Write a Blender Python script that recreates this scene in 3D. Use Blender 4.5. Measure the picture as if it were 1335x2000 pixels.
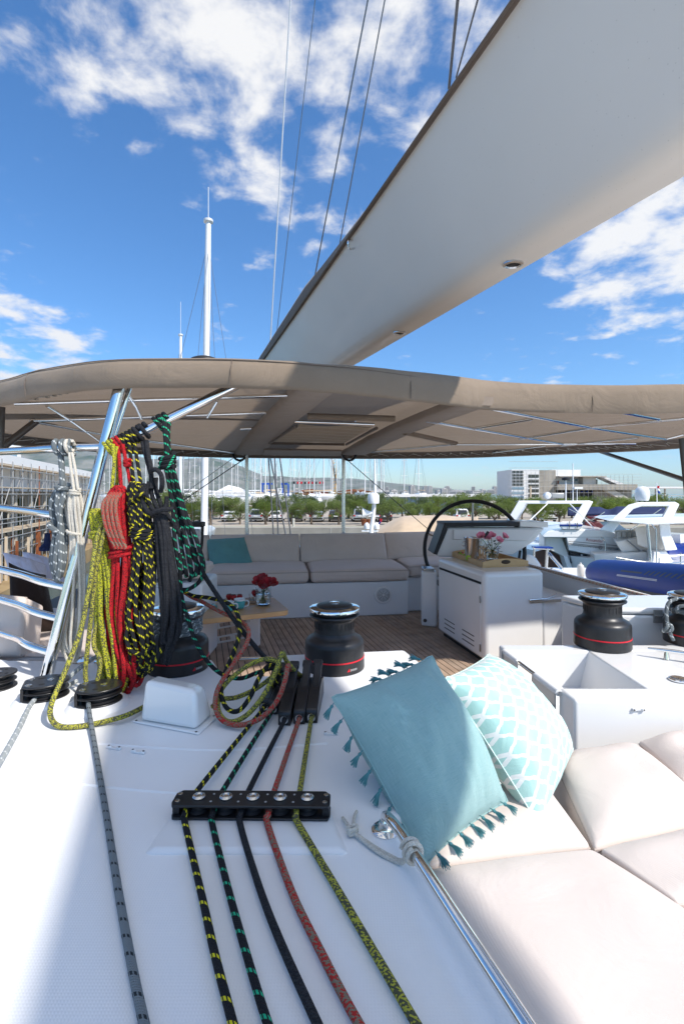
import bpy, math, random
from mathutils import Vector, Matrix, noise
V = Vector
R = random.Random(11)
scene = bpy.context.scene
for o in list(bpy.data.objects): bpy.data.objects.remove(o)

# ------------------------------------------------------------------ camera
F, CX, CY, CAMZ = 950.0, 667.5, 965.0, 1.2        # focal length and horizon in photo pixels; camera height above cockpit sole
cam = bpy.data.cameras.new('camera'); camo = bpy.data.objects.new('camera', cam)
scene.collection.objects.link(camo); scene.camera = camo
camo.location = (0, 0, CAMZ); camo.rotation_euler = (math.radians(90), 0, 0)
cam.sensor_width = 36; cam.sensor_fit = 'AUTO'; cam.lens = F / 2000 * 36
cam.shift_y = -(1000 - CY) / 2000; cam.clip_start = 0.05; cam.clip_end = 60000
scene.render.resolution_x, scene.render.resolution_y = 683, 1024

# ------------------------------------------------------------------ light
SUN = V((0.58, -0.46, 0.75)).normalized()
SUN_EL = math.asin(SUN.z); SUN_AZ = math.atan2(SUN.x, SUN.y)
sl = bpy.data.lights.new('sun', 'SUN'); so = bpy.data.objects.new('sun', sl); scene.collection.objects.link(so)
so.location = SUN * 40
so.rotation_euler = SUN.to_track_quat('Z', 'Y').to_euler()
sl.energy = 2.0; sl.angle = math.radians(1.2); sl.color = (1.0, 0.94, 0.86)
vs = scene.view_settings
vs.view_transform = 'Standard'; vs.look = 'None'; vs.gamma = 1.0; vs.use_curve_mapping = False
vs.exposure = 1.5
scene.display_settings.display_device = 'sRGB'

world = bpy.data.worlds.new('World'); scene.world = world; world.use_nodes = True
wn, wl = world.node_tree.nodes, world.node_tree.links
wn.clear()
def wnode(t, **kw):
    n = wn.new(t)
    for k, v in kw.items(): setattr(n, k, v)
    return n
def wmath(op, a, b=None, c=None, clamp=False):
    n = wnode('ShaderNodeMath', operation=op, use_clamp=clamp)
    for i, x in enumerate((a, b, c)):
        if x is None: continue
        if isinstance(x, (int, float)): n.inputs[i].default_value = x
        else: wl.new(x, n.inputs[i])
    return n.outputs[0]
sky = wnode('ShaderNodeTexSky', sky_type='NISHITA')
sky.sun_disc = False; sky.sun_elevation = SUN_EL; sky.sun_rotation = SUN_AZ
sky.air_density = 1.0; sky.dust_density = 0.6; sky.ozone_density = 2.5; sky.altitude = 0
hs = wnode('ShaderNodeHueSaturation'); hs.inputs['Saturation'].default_value = 1.2; hs.inputs['Value'].default_value = 0.455
tint = wnode('ShaderNodeMix', data_type='RGBA', blend_type='MULTIPLY'); tint.inputs[0].default_value = 1.0; tint.inputs[7].default_value = (.85, .98, 1.09, 1)
wl.new(sky.outputs[0], hs.inputs['Color']); wl.new(hs.outputs[0], tint.inputs[6])
tc = wnode('ShaderNodeTexCoord'); sep = wnode('ShaderNodeSeparateXYZ'); wl.new(tc.outputs['Generated'], sep.inputs[0])
den = wmath('ADD', wmath('MAXIMUM', sep.outputs[2], 0.0), 0.16)
comb = wnode('ShaderNodeCombineXYZ')
wl.new(wmath('DIVIDE', sep.outputs[0], den), comb.inputs[0]); wl.new(wmath('DIVIDE', sep.outputs[1], den), comb.inputs[1])
def wnoise(scale, detail, rough, off=0.0, dist=0.0):
    m = wnode('ShaderNodeMapping'); m.inputs['Location'].default_value = (off, off * 1.7, off * .3)
    wl.new(comb.outputs[0], m.inputs[0])
    n = wnode('ShaderNodeTexNoise'); n.inputs['Scale'].default_value = scale; n.inputs['Detail'].default_value = detail
    n.inputs['Roughness'].default_value = rough; n.inputs['Distortion'].default_value = dist
    wl.new(m.outputs[0], n.inputs['Vector']); return n.outputs[0]
n_small = wnoise(6.4, 9, 0.58, 3.1, .15)
n_mid = wnoise(1.7, 6, 0.55, 7.7)
n_big = wnoise(0.55, 3, 0.5, 1.3)
# banks of cloud, as directions (photo pixel) with an angular spread
def pdir(px, py): return V(((px - CX) / F, 1, (CY - py) / F)).normalized()
cov = wmath('ADD', wmath('MULTIPLY', wmath('SUBTRACT', n_big, 0.5), .8), wmath('ADD', wmath('MULTIPLY', wmath('SUBTRACT', sep.outputs[2], .60), .5), wmath('MULTIPLY', wmath('MAXIMUM', wmath('SUBTRACT', sep.outputs[2], .72), 0.0), 2.2)))  # cover thickens overhead, out of view, added to brighten the shaded deck
for (px, py, rad, amt) in ((560, 60, .42, .15), (700, 260, .30, .24), (330, 60, .24, .20), (80, 90, .34, .22), (1290, 480, .20, .62),
                           (250, 190, .16, .10), (30, 700, .13, .50), (180, 655, .08, .30), (90, 530, .12, .22), (180, 330, .28, -.30), (300, 480, .22, -.25), (900, 620, .2, -.2),  (640, 560, .16, -.2),
                           (960, 60, .2, .18), (380, 410, .05, .16)):
    d = pdir(px, py)
    dot = wnode('ShaderNodeVectorMath', operation='DOT_PRODUCT'); wl.new(tc.outputs['Generated'], dot.inputs[0]); dot.inputs[1].default_value = d
    mr = wnode('ShaderNodeMapRange', interpolation_type='SMOOTHSTEP')
    mr.inputs['From Min'].default_value = math.cos(rad); mr.inputs['From Max'].default_value = 1.0
    mr.inputs['To Min'].default_value = 0; mr.inputs['To Max'].default_value = amt
    wl.new(dot.outputs['Value'], mr.inputs['Value']); cov = wmath('ADD', cov, mr.outputs[0])
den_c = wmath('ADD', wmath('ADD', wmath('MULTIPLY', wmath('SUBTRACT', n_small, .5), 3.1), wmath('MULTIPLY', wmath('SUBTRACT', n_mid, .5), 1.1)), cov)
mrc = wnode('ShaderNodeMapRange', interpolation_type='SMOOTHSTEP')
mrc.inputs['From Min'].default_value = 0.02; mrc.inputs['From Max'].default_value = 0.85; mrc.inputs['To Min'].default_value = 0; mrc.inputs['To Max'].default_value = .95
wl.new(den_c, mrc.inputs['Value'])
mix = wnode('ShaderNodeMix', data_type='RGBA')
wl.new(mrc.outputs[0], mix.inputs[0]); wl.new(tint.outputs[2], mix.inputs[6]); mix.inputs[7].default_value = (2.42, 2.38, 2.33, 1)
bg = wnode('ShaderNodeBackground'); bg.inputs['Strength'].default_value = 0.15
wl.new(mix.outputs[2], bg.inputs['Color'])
wo = wnode('ShaderNodeOutputWorld'); wl.new(bg.outputs[0], wo.inputs['Surface'])

# ------------------------------------------------------------------ helpers
def P(px, py, Y): return V(((px - CX) / F * Y, Y, CAMZ - (py - CY) / F * Y))
def G(px, py, z):
    Y = F * (CAMZ - z) / (py - CY); return P(px, py, Y)
DZ = 0.47                                            # height of the coaming deck above the cockpit sole
AFT = V((-0.291, 1, 0)).normalized(); STB = V((AFT.y, -AFT.x, 0))   # boat's fore-aft line and its athwartships line

def cr(pts, n=6, closed=False):
    pts = [V(p) for p in pts]; N = len(pts); out = []
    rng = range(N) if closed else range(N - 1)
    for i in rng:
        if closed: a, b, c, d = pts[i - 1], pts[i], pts[(i + 1) % N], pts[(i + 2) % N]
        else: b, c = pts[i], pts[i + 1]; a = pts[i - 1] if i else b * 2 - c; d = pts[i + 2] if i + 2 < N else c * 2 - b
        for k in range(n):
            t = k / n
            out.append(0.5 * ((2 * b) + (c - a) * t + (2 * a - 5 * b + 4 * c - d) * t * t + (3 * b - a - 3 * c + d) * t ** 3))
    if not closed: out.append(pts[-1])
    return out

class MB:
    def __init__(s): s.v = []; s.f = []; s.uv = []; s.has_uv = False
    def add(s, vs, fs, uvs=None):
        b = len(s.v); s.v += [tuple(v) for v in vs]
        for i, f in enumerate(fs):
            s.f.append(tuple(b + k for k in f)); s.uv.append(uvs[i] if uvs else None)
        if uvs: s.has_uv = True
        return s
    def box(s, c, size, m=None):
        c = V(c); h = V(size) / 2; vs = []
        for x in (-1, 1):
            for y in (-1, 1):
                for z in (-1, 1):
                    p = V((x * h.x, y * h.y, z * h.z)); vs.append(c + (m @ p if m else p))
        return s.add(vs, [(0, 1, 3, 2), (4, 6, 7, 5), (0, 4, 5, 1), (2, 3, 7, 6), (0, 2, 6, 4), (1, 5, 7, 3)])
    def tube(s, pts, r, n=8, sm=0, closed=False, caps=True):
        pts = cr(pts, sm, closed) if sm else [V(p) for p in pts]
        N = len(pts); rs = r if isinstance(r, (list, tuple)) else None
        def rad(i):
            if not rs: return r
            t = i / max(1, N - 1) * (len(rs) - 1); k = min(int(t), len(rs) - 2); return rs[k] + (rs[k + 1] - rs[k]) * (t - k)
        tang = []
        for i in range(N):
            a = pts[i - 1] if (i or closed) else pts[0]; b = pts[(i + 1) % N] if (i < N - 1 or closed) else pts[-1]
            t = b - a; tang.append(t.normalized() if t.length > 1e-9 else (tang[-1] if tang else V((0, 0, 1))))
        up = V((0, 0, 1)) if abs(tang[0].z) < .9 else V((1, 0, 0))
        nrm = (up - tang[0] * up.dot(tang[0])).normalized()
        vs = []; L = 0; ls = []
        for i in range(N):
            t = tang[i]; q = nrm - t * nrm.dot(t)
            nrm = q.normalized() if q.length > 1e-6 else t.orthogonal().normalized()
            bn = t.cross(nrm)
            if i: L += (pts[i] - pts[i - 1]).length
            ls.append(L); rr = rad(i)
            for k in range(n):
                a = 2 * math.pi * k / n; vs.append(pts[i] + (nrm * math.cos(a) + bn * math.sin(a)) * rr)
        fs = []; uv = []
        for i in range(N if closed else N - 1):
            j = (i + 1) % N; l1 = ls[j] if j else L + (pts[0] - pts[-1]).length
            for k in range(n):
                k2 = (k + 1) % n
                fs.append((i * n + k, i * n + k2, j * n + k2, j * n + k))
                uv.append(((k / n, ls[i]), ((k + 1) / n, ls[i]), ((k + 1) / n, l1), (k / n, l1)))
        if caps and not closed:
            fs.append(tuple(reversed(range(n)))); uv.append([(0, 0)] * n)
            fs.append(tuple((N - 1) * n + k for k in range(n))); uv.append([(0, L)] * n)
        return s.add(vs, fs, uv)
    def lathe(s, prof, c=(0, 0, 0), n=28, m=None):
        c = V(c); vs = []; fs = []
        for (r, z) in prof:
            for k in range(n):
                a = 2 * math.pi * k / n; p = V((r * math.cos(a), r * math.sin(a), z)); vs.append(c + (m @ p if m else p))
        for i in range(len(prof) - 1):
            for k in range(n):
                k2 = (k + 1) % n; fs.append((i * n + k, i * n + k2, (i + 1) * n + k2, (i + 1) * n + k))
        if prof[0][0] > 1e-6: fs.append(tuple(reversed(range(n))))
        if prof[-1][0] > 1e-6: fs.append(tuple((len(prof) - 1) * n + k for k in range(n)))
        return s.add(vs, fs)
    def prism(s, poly, z0, z1):
        n = len(poly); vs = [V((p[0], p[1], z0)) for p in poly] + [V((p[0], p[1], z1)) for p in poly]
        ar = sum(poly[i][0] * poly[(i + 1) % n][1] - poly[(i + 1) % n][0] * poly[i][1] for i in range(n))
        fs = [tuple(range(n - 1, -1, -1)), tuple(range(n, 2 * n))] + [(i, (i + 1) % n, n + (i + 1) % n, n + i) for i in range(n)]
        if ar < 0: fs = [tuple(reversed(f)) for f in fs]
        return s.add(vs, fs)
    def extrude(s, poly, d):          # planar 3-D polygon pushed along d
        n = len(poly); vs = [V(p) for p in poly] + [V(p) + V(d) for p in poly]
        return s.add(vs, [tuple(range(n - 1, -1, -1)), tuple(range(n, 2 * n))] + [(i, (i + 1) % n, n + (i + 1) % n, n + i) for i in range(n)])
    def loft(s, rings, cap=True, closed=True):
        n = len(rings[0]); vs = [p for r in rings for p in r]; fs = []
        for i in range(len(rings) - 1):
            for k in range(n if closed else n - 1):
                k2 = (k + 1) % n; fs.append((i * n + k, i * n + k2, (i + 1) * n + k2, (i + 1) * n + k))
        if cap: fs.append(tuple(reversed(range(n)))); fs.append(tuple((len(rings) - 1) * n + k for k in range(n)))
        return s.add(vs, fs)
    def grid(s, fn, nu, nv, uv=False, closed_u=False):
        vs = [fn(i / nu, j / nv) for j in range(nv + 1) for i in range(nu + 1)]
        fs = [(j * (nu + 1) + i, j * (nu + 1) + i + 1, (j + 1) * (nu + 1) + i + 1, (j + 1) * (nu + 1) + i) for j in range(nv) for i in range(nu)]
        us = None
        if uv: us = [((i / nu, j / nv), ((i + 1) / nu, j / nv), ((i + 1) / nu, (j + 1) / nv), (i / nu, (j + 1) / nv)) for j in range(nv) for i in range(nu)]
        return s.add(vs, fs, us)
    def mesh(s, name, mat, angle=38, shift=None):
        me = bpy.data.meshes.new(name)
        vs = [(v[0] - shift.x, v[1] - shift.y, v[2] - shift.z) for v in s.v] if shift else s.v
        me.from_pydata(vs, [], s.f)
        if s.has_uv:
            l = me.uv_layers.new(name='UVMap'); k = 0
            for f, u in zip(s.f, s.uv):
                for i in range(len(f)):
                    if u: l.data[k].uv = u[i]
                    k += 1
        me.polygons.foreach_set('use_smooth', [angle > 0] * len(me.polygons))
        if angle > 0: me.set_sharp_from_angle(angle=math.radians(angle))
        if mat: me.materials.append(mat)
        me.update(); return me

COL = scene.collection
def tag(o, label=None, cat=None, group=None, kind=None):
    if label: o['label'] = label
    if cat: o['category'] = cat
    if group: o['group'] = group
    if kind: o['kind'] = kind
    return o
def wloc(o):
    l = V((0, 0, 0))
    while o: l = l + V(o.location); o = o.parent
    return l
def part(name, mb, mat, parent, bevel=0, angle=38, label=None, kind=None, seg=2):
    """a child mesh whose vertices are given in the frame in which the thing is built"""
    o = bpy.data.objects.new(name, mb.mesh(name, mat, angle)); COL.objects.link(o); o.parent = parent
    o.location = -wloc(parent)
    if bevel: bev(o, bevel, seg)
    return tag(o, label=label, kind=kind)
def bev(o, w, seg=2):
    m = o.modifiers.new('bevel', 'BEVEL'); m.width = w; m.segments = seg; m.limit_method = 'ANGLE'; m.angle_limit = math.radians(35)
    return o
def one(name, mb, mat, label=None, cat=None, group=None, kind=None, bevel=0, angle=38, seg=2):
    """a top-level thing that is a single mesh, origin at its base"""
    xs = [v[0] for v in mb.v]; ys = [v[1] for v in mb.v]; zs = [v[2] for v in mb.v]
    c = V(((min(xs) + max(xs)) / 2, (min(ys) + max(ys)) / 2, min(zs)))
    o = bpy.data.objects.new(name, mb.mesh(name, mat, angle, c)); COL.objects.link(o); o.location = c
    if bevel: bev(o, bevel, seg)
    return tag(o, label, cat, group, kind)
def thing(name, label, cat, loc=(0, 0, 0), group=None, rz=0):
    o = bpy.data.objects.new(name, None); COL.objects.link(o); o.location = loc; o.rotation_euler = (0, 0, rz); o.empty_display_size = .1
    return tag(o, label, cat, group)
def copy_tree(o, parent=None):
    c = o.copy(); COL.objects.link(c); c.parent = parent
    for ch in o.children: copy_tree(ch, c)
    return c
def recolor(root, name, mat):
    for ch in root.children:
        if ch.name.split('.')[0] == name:
            ch.data = ch.data.copy(); ch.data.materials.clear(); ch.data.materials.append(mat)
def rotz(a): return Matrix.Rotation(a, 3, 'Z')
def axes(x, z=None):
    """3x3 matrix whose X column is along x and Z column near z"""
    x = V(x).normalized(); z = V(z or (0, 0, 1)); z = (z - x * z.dot(x)).normalized(); y = z.cross(x)
    return Matrix((x, y, z)).transposed()

# ------------------------------------------------------------------ materials
def mat(name, col, rough=.5, metal=0, var=0, vscale=8, bump=0, bscale=60, coat=0, trans=0, ior=1.45, col2=None, spec=.5, sheen=0, bdet=4, alpha=1):
    m = bpy.data.materials.new(name); m.use_nodes = True; nt = m.node_tree; b = nt.nodes['Principled BSDF']
    b.inputs['Base Color'].default_value = (*col, 1); b.inputs['Roughness'].default_value = rough; b.inputs['Metallic'].default_value = metal
    b.inputs['Coat Weight'].default_value = coat; b.inputs['Transmission Weight'].default_value = trans; b.inputs['IOR'].default_value = ior
    b.inputs['Specular IOR Level'].default_value = spec; b.inputs['Sheen Weight'].default_value = sheen; b.inputs['Alpha'].default_value = alpha
    if var or col2 or bump:
        t = nt.nodes.new('ShaderNodeTexCoord')
    if var or col2:
        n = nt.nodes.new('ShaderNodeTexNoise'); n.inputs['Scale'].default_value = vscale; n.inputs['Detail'].default_value = 5
        nt.links.new(t.outputs['Object'], n.inputs['Vector'])
        rp = nt.nodes.new('ShaderNodeMapRange'); rp.inputs['From Min'].default_value = .3; rp.inputs['From Max'].default_value = .7
        nt.links.new(n.outputs[0], rp.inputs['Value'])
        mx = nt.nodes.new('ShaderNodeMix'); mx.data_type = 'RGBA'
        c2 = col2 if col2 else tuple(c * (1 - var) for c in col)
        mx.inputs[6].default_value = (*col, 1); mx.inputs[7].default_value = (*c2, 1)
        nt.links.new(rp.outputs[0], mx.inputs[0]); nt.links.new(mx.outputs[2], b.inputs['Base Color'])
    if bump:
        n2 = nt.nodes.new('ShaderNodeTexNoise'); n2.inputs['Scale'].default_value = bscale; n2.inputs['Detail'].default_value = bdet
        nt.links.new(t.outputs['Object'], n2.inputs['Vector'])
        bp = nt.nodes.new('ShaderNodeBump'); bp.inputs['Strength'].default_value = bump; bp.inputs['Distance'].default_value = .01
        nt.links.new(n2.outputs[0], bp.inputs['Height']); nt.links.new(bp.outputs[0], b.inputs['Normal'])
    return m
def fabric(name, col, scale=900, bump=.25, var=.1, wrinkle=.3, wscale=9, rough=.85):
    m = mat(name, col, rough, var=var, vscale=5, spec=.2, sheen=.15); nt = m.node_tree; b = nt.nodes['Principled BSDF']
    t = nt.nodes.new('ShaderNodeTexCoord')
    h = None
    for d in ('X', 'Y', 'Z'):
        w = nt.nodes.new('ShaderNodeTexWave'); w.bands_direction = d; w.inputs['Scale'].default_value = scale / 6.28; w.inputs['Distortion'].default_value = 2; w.inputs['Detail Scale'].default_value = 2
        nt.links.new(t.outputs['Object'], w.inputs['Vector'])
        if h is None: h = w.outputs['Fac']
        else:
            a = nt.nodes.new('ShaderNodeMath'); a.operation = 'ADD'; nt.links.new(h, a.inputs[0]); nt.links.new(w.outputs['Fac'], a.inputs[1]); h = a.outputs[0]
    b1 = nt.nodes.new('ShaderNodeBump'); b1.inputs['Strength'].default_value = bump; b1.inputs['Distance'].default_value = .0008; nt.links.new(h, b1.inputs['Height'])
    n = nt.nodes.new('ShaderNodeTexNoise'); n.inputs['Scale'].default_value = wscale; n.inputs['Detail'].default_value = 4; n.inputs['Distortion'].default_value = 1.2
    nt.links.new(t.outputs['Object'], n.inputs['Vector'])
    b2 = nt.nodes.new('ShaderNodeBump'); b2.inputs['Strength'].default_value = wrinkle; b2.inputs['Distance'].default_value = .03
    nt.links.new(n.outputs[0], b2.inputs['Height']); nt.links.new(b1.outputs[0], b2.inputs['Normal']); nt.links.new(b2.outputs[0], b.inputs['Normal'])
    return m
class NT:
    def __init__(s, m): s.t = m.node_tree; s.b = s.t.nodes['Principled BSDF']
    def n(s, t, **kw):
        x = s.t.nodes.new(t)
        for k, v in kw.items(): setattr(x, k, v)
        return x
    def l(s, a, b): s.t.links.new(a, b)
    def m(s, op, a, b=None, c=None):
        x = s.n('ShaderNodeMath', operation=op)
        for i, y in enumerate((a, b, c)):
            if y is None: continue
            if isinstance(y, (int, float)): x.inputs[i].default_value = y
            else: s.l(y, x.inputs[i])
        return x.outputs[0]
    def mix(s, f, a, b):
        x = s.n('ShaderNodeMix', data_type='RGBA'); s.l(f, x.inputs[0])
        for i, y in ((6, a), (7, b)):
            if isinstance(y, tuple): x.inputs[i].default_value = (*y, 1)
            else: s.l(y, x.inputs[i])
        return x.outputs[2]
def rope_mat(name, base, fleck, mode, density=.5):
    """braided rope from the tube's UV: u round the rope, v metres along it"""
    m = mat(name, base, .75, spec=.25); k = NT(m)
    uv = k.n('ShaderNodeTexCoord'); sp = k.n('ShaderNodeSeparateXYZ'); k.l(uv.outputs['UV'], sp.inputs[0]); u, v = sp.outputs[0], sp.outputs[1]
    if mode == 'tick':           # paired tracer ticks on two opposite helices
        hx = k.m('FRACT', k.m('ADD', u, k.m('MULTIPLY', v, 1 / .036)))
        band = k.m('LESS_THAN', hx, .20)
        gate = k.m('GREATER_THAN', k.m('FRACT', k.m('MULTIPLY', u, 7.0)), .35)
        fac = k.m('MULTIPLY', band, gate)
    else:                        # mottled cover: random picks
        cb = k.n('ShaderNodeCombineXYZ')
        k.l(k.m('FLOOR', k.m('ADD', k.m('MULTIPLY', u, 16.0), k.m('MULTIPLY', v, 220.))), cb.inputs[0]); k.l(k.m('FLOOR', k.m('MULTIPLY', v, 1 / .0030)), cb.inputs[1])
        wn_ = k.n('ShaderNodeTexWhiteNoise', noise_dimensions='2D'); k.l(cb.outputs[0], wn_.inputs['Vector'])
        fac = k.m('LESS_THAN', wn_.outputs['Value'], density)
    k.l(k.mix(fac, base, fleck), k.b.inputs['Base Color'])
    w = k.m('ADD', k.m('SINE', k.m('ADD', k.m('MULTIPLY', u, 50.3), k.m('MULTIPLY', v, 1400.))), k.m('SINE', k.m('SUBTRACT', k.m('MULTIPLY', u, 50.3), k.m('MULTIPLY', v, 1400.))))
    bp = k.n('ShaderNodeBump'); bp.inputs['Strength'].default_value = .5; bp.inputs['Distance'].default_value = .001; k.l(w, bp.inputs['Height']); k.l(bp.outputs[0], k.b.inputs['Normal'])
    return m

M = {}
def translucent(m, col, f):
    k = NT(m); tr_ = k.n('ShaderNodeBsdfTranslucent'); tr_.inputs['Color'].default_value = (*col, 1); mx_ = k.n('ShaderNodeMixShader'); mx_.inputs[0].default_value = f
    k.l(k.b.outputs[0], mx_.inputs[1]); k.l(tr_.outputs[0], mx_.inputs[2]); k.l(mx_.outputs[0], k.t.nodes['Material Output'].inputs['Surface'])
    return m
M['gel'] = mat('white_gelcoat', (.80, .80, .79), .22, coat=.4, var=.03, vscale=3)
M['gel2'] = mat('white_gelcoat_matt', (.79, .79, .79), .38, var=.04, vscale=4)
M['offwhite'] = mat('cream_gelcoat', (.74, .70, .64), .35, var=.06, vscale=1.5)
M['steel'] = mat('polished_stainless', (.78, .78, .77), .09, metal=1, bump=.02, bscale=30)
M['steel2'] = mat('brushed_stainless', (.62, .61, .59), .25, metal=1, bump=.04, bscale=80)
M['darksteel'] = mat('dark_grey_tube', (.10, .09, .085), .35, metal=.6)  # one dark grey metal for struts, screws, cradles and the crane jib
M['chrome'] = mat('chrome', (.86, .86, .86), .05, metal=1)
M['black'] = mat('black_anodised', (.018, .018, .02), .32, var=.3, vscale=20)
M['blackmatt'] = mat('black_plastic', (.016, .016, .018), .5, bump=.05, bscale=200)
M['winchblack'] = mat('winch_black', (.022, .022, .024), .38, var=.35, vscale=9, bump=.03, bscale=140)
M['red'] = mat('red_stripe', (.62, .01, .025), .35)
M['taupe'] = fabric('bimini_canvas', (.25, .195, .145), 700, .3, .12, .35, 5)
M['taupe_pad'] = fabric('padded_canvas', (.27, .215, .17), 700, .3, .1, .25, 6)
M['cover'] = fabric('sail_cover_canvas', (.16, .125, .10), 500, .3, .2, .5, 4)
M['cush'] = fabric('settee_leatherette', (.68, .585, .525), 500, .12, .06, .30, 7, .55)
M['sun'] = fabric('sunbed_fabric', (.68, .60, .55), 1500, .3, .04, .14, 5)
M['piping'] = fabric('piping', (.45, .38, .34), 900, .2, .05, .1, 6)
M['brown'] = fabric('dark_brown_cloth', (.028, .016, .012), 900, .3, .2, .3, 8)
M['lav'] = fabric('white_lavender_cloth', (.66, .64, .74), 900, .2, .1, .4, 12)
M['teak'] = mat('teak', (.50, .36, .265), .6, var=.35, vscale=7, bump=.2, bscale=150)
M['teak2'] = mat('teak_grey', (.45, .34, .26), .6, var=.4, vscale=9, bump=.2, bscale=150)
M['teak3'] = mat('teak_pale', (.55, .41, .305), .6, var=.3, vscale=6, bump=.2, bscale=150)
M['caulk'] = mat('black_caulk', (.012, .012, .012), .6)
M['oak'] = mat('table_oak', (.64, .41, .20), .38, var=.25, vscale=5, bump=.05, bscale=90)
M['bamboo'] = mat('bamboo', (.62, .40, .19), .4, var=.15, vscale=9)
M['glass'] = mat('clear_glass', (.96, .98, .98), .02, trans=1, ior=1.45)
M['water_in'] = mat('water_in_vase', (.95, .98, .98), .01, trans=1, ior=1.33)
M['rose_red'] = mat('red_petal', (.42, .004, .014), .55, var=.5, vscale=30, sheen=.2)
M['rose_pink'] = mat('pink_petal', (.86, .34, .43), .55, var=.25, vscale=25, sheen=.2, col2=(.80, .20, .34))
M['leaf'] = mat('leaf_green', (.035, .085, .022), .5, var=.5, vscale=40)
M['stem'] = mat('stem_green', (.09, .17, .04), .5)
M['lime'] = mat('lime_skin', (.36, .50, .05), .35, var=.3, vscale=15, bump=.1, bscale=120)
M['berry'] = mat('strawberry', (.50, .015, .015), .35, var=.3, vscale=60, bump=.3, bscale=200)
M['porcelain'] = mat('white_porcelain', (.80, .80, .78), .15, coat=.5)
M['turq'] = mat('turquoise_glaze', (.05, .36, .36), .2, col2=(.12, .46, .44), vscale=40, coat=.5)
M['blue'] = mat('blue_hypalon', (.003, .028, .22), .45, spec=.25, var=.15, vscale=3)
M['navy'] = mat('navy_canvas', (.01, .02, .075), .8, bump=.2, bscale=12)
M['greyhyp'] = mat('grey_hypalon', (.07, .07, .075), .6)
M['silver'] = mat('silver_print', (.55, .56, .60), .4)
M['darkglass'] = mat('dark_window_glass', (.02, .024, .028), .06, coat=.5)
M['bluegl'] = mat('blue_window_glass', (.20, .30, .38), .08, coat=.4)
M['beige'] = fabric('beige_boat_cover', (.55, .42, .29), 300, .2, .12, .5, 1.2)
M['steelalu'] = mat('mast_aluminium', (.70, .70, .69), .35, metal=.15)
M['wirem'] = mat('rigging_wire', (.20, .20, .21), .4, metal=.6)
M['white_rope'] = rope_mat('white_rope', (.66, .62, .54), (.55, .51, .44), 'mottle', .4)
M['grey_rope'] = rope_mat('grey_rope', (.135, .155, .165), (.55, .58, .58), 'tick')
M['grey_rope2'] = rope_mat('grey_rope_black_tick', (.17, .195, .21), (.02, .025, .03), 'tick')
M['ygreen_rope'] = rope_mat('yellow_green_rope', (.46, .46, .025), (.09, .09, .045), 'mottle', .42)
M['red_rope'] = rope_mat('red_rope', (.46, .012, .018), (.10, .012, .014), 'mottle', .28)
M['redgrey_rope'] = rope_mat('red_grey_rope', (.42, .03, .025), (.22, .17, .12), 'mottle', .5)
M['bk_yel_rope'] = rope_mat('black_yellow_rope', (.012, .013, .016), (.72, .64, .02), 'tick')
M['bk_grn_rope'] = rope_mat('black_green_rope', (.012, .013, .016), (.02, .42, .22), 'tick')
M['bk_rope'] = rope_mat('black_rope', (.013, .014, .018), (.025, .026, .03), 'mottle', .5)
M['coam_rope'] = rope_mat('cream_red_rope', (.50, .44, .36), (.50, .06, .05), 'tick')
M['concrete'] = mat('concrete', (.36, .33, .28), .85, var=.35, vscale=.5, bump=.3, bscale=6)
M['concrete_l'] = mat('pale_concrete', (.55, .52, .46), .85, var=.2, vscale=.3)
M['asph'] = mat('parking_paving', (.42, .37, .31), .9, var=.2, vscale=.15)
M['grass'] = mat('grass', (.10, .16, .035), .9, var=.4, vscale=1)
M['whitewall'] = mat('white_render', (.72, .71, .69), .8, var=.08, vscale=.4)
M['rust'] = mat('rusty_steel', (.30, .095, .035), .8, var=.5, vscale=3)
M['galv'] = mat('galvanised_tube', (.42, .42, .41), .5, metal=.4, var=.2, vscale=3)
M['board'] = mat('scaffold_board', (.60, .49, .36), .85, var=.3, vscale=2)
M['earth'] = mat('bare_earth', (.23, .15, .075), .95, col2=(.36, .26, .13), vscale=.7, bump=.6, bscale=2)
M['bark'] = mat('olive_bark', (.16, .12, .085), .9, var=.4, vscale=6)
M['roofcloth'] = translucent(fabric('bimini_roof_canvas', (.205, .155, .115), 700, .3, .12, .35, 5), (.46, .36, .27), .22)
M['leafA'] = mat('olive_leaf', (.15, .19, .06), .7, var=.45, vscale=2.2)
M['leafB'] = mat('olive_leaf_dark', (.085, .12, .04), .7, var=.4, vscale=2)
M['tyre'] = mat('tyre', (.02, .02, .02), .8)
M['skin_city'] = mat('city_render', (.55, .52, .50), .9, var=.3, vscale=.02)
M['hill'] = mat('limestone_hills', (.26, .245, .21), .95, col2=(.06, .085, .035), vscale=.0028)
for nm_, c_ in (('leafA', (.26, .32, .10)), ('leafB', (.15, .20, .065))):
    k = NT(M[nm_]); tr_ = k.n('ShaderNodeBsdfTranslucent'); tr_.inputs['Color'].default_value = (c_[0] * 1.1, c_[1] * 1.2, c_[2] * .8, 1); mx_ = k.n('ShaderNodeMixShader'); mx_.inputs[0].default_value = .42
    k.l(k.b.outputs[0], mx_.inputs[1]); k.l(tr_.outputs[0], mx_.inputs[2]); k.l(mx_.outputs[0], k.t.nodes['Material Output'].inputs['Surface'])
HAZE = 3.5e-5

# ================================================================== THE YACHT'S OWN DECK
def gxy(px, py, z): g = G(px, py, z); return (g.x, g.y)
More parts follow.
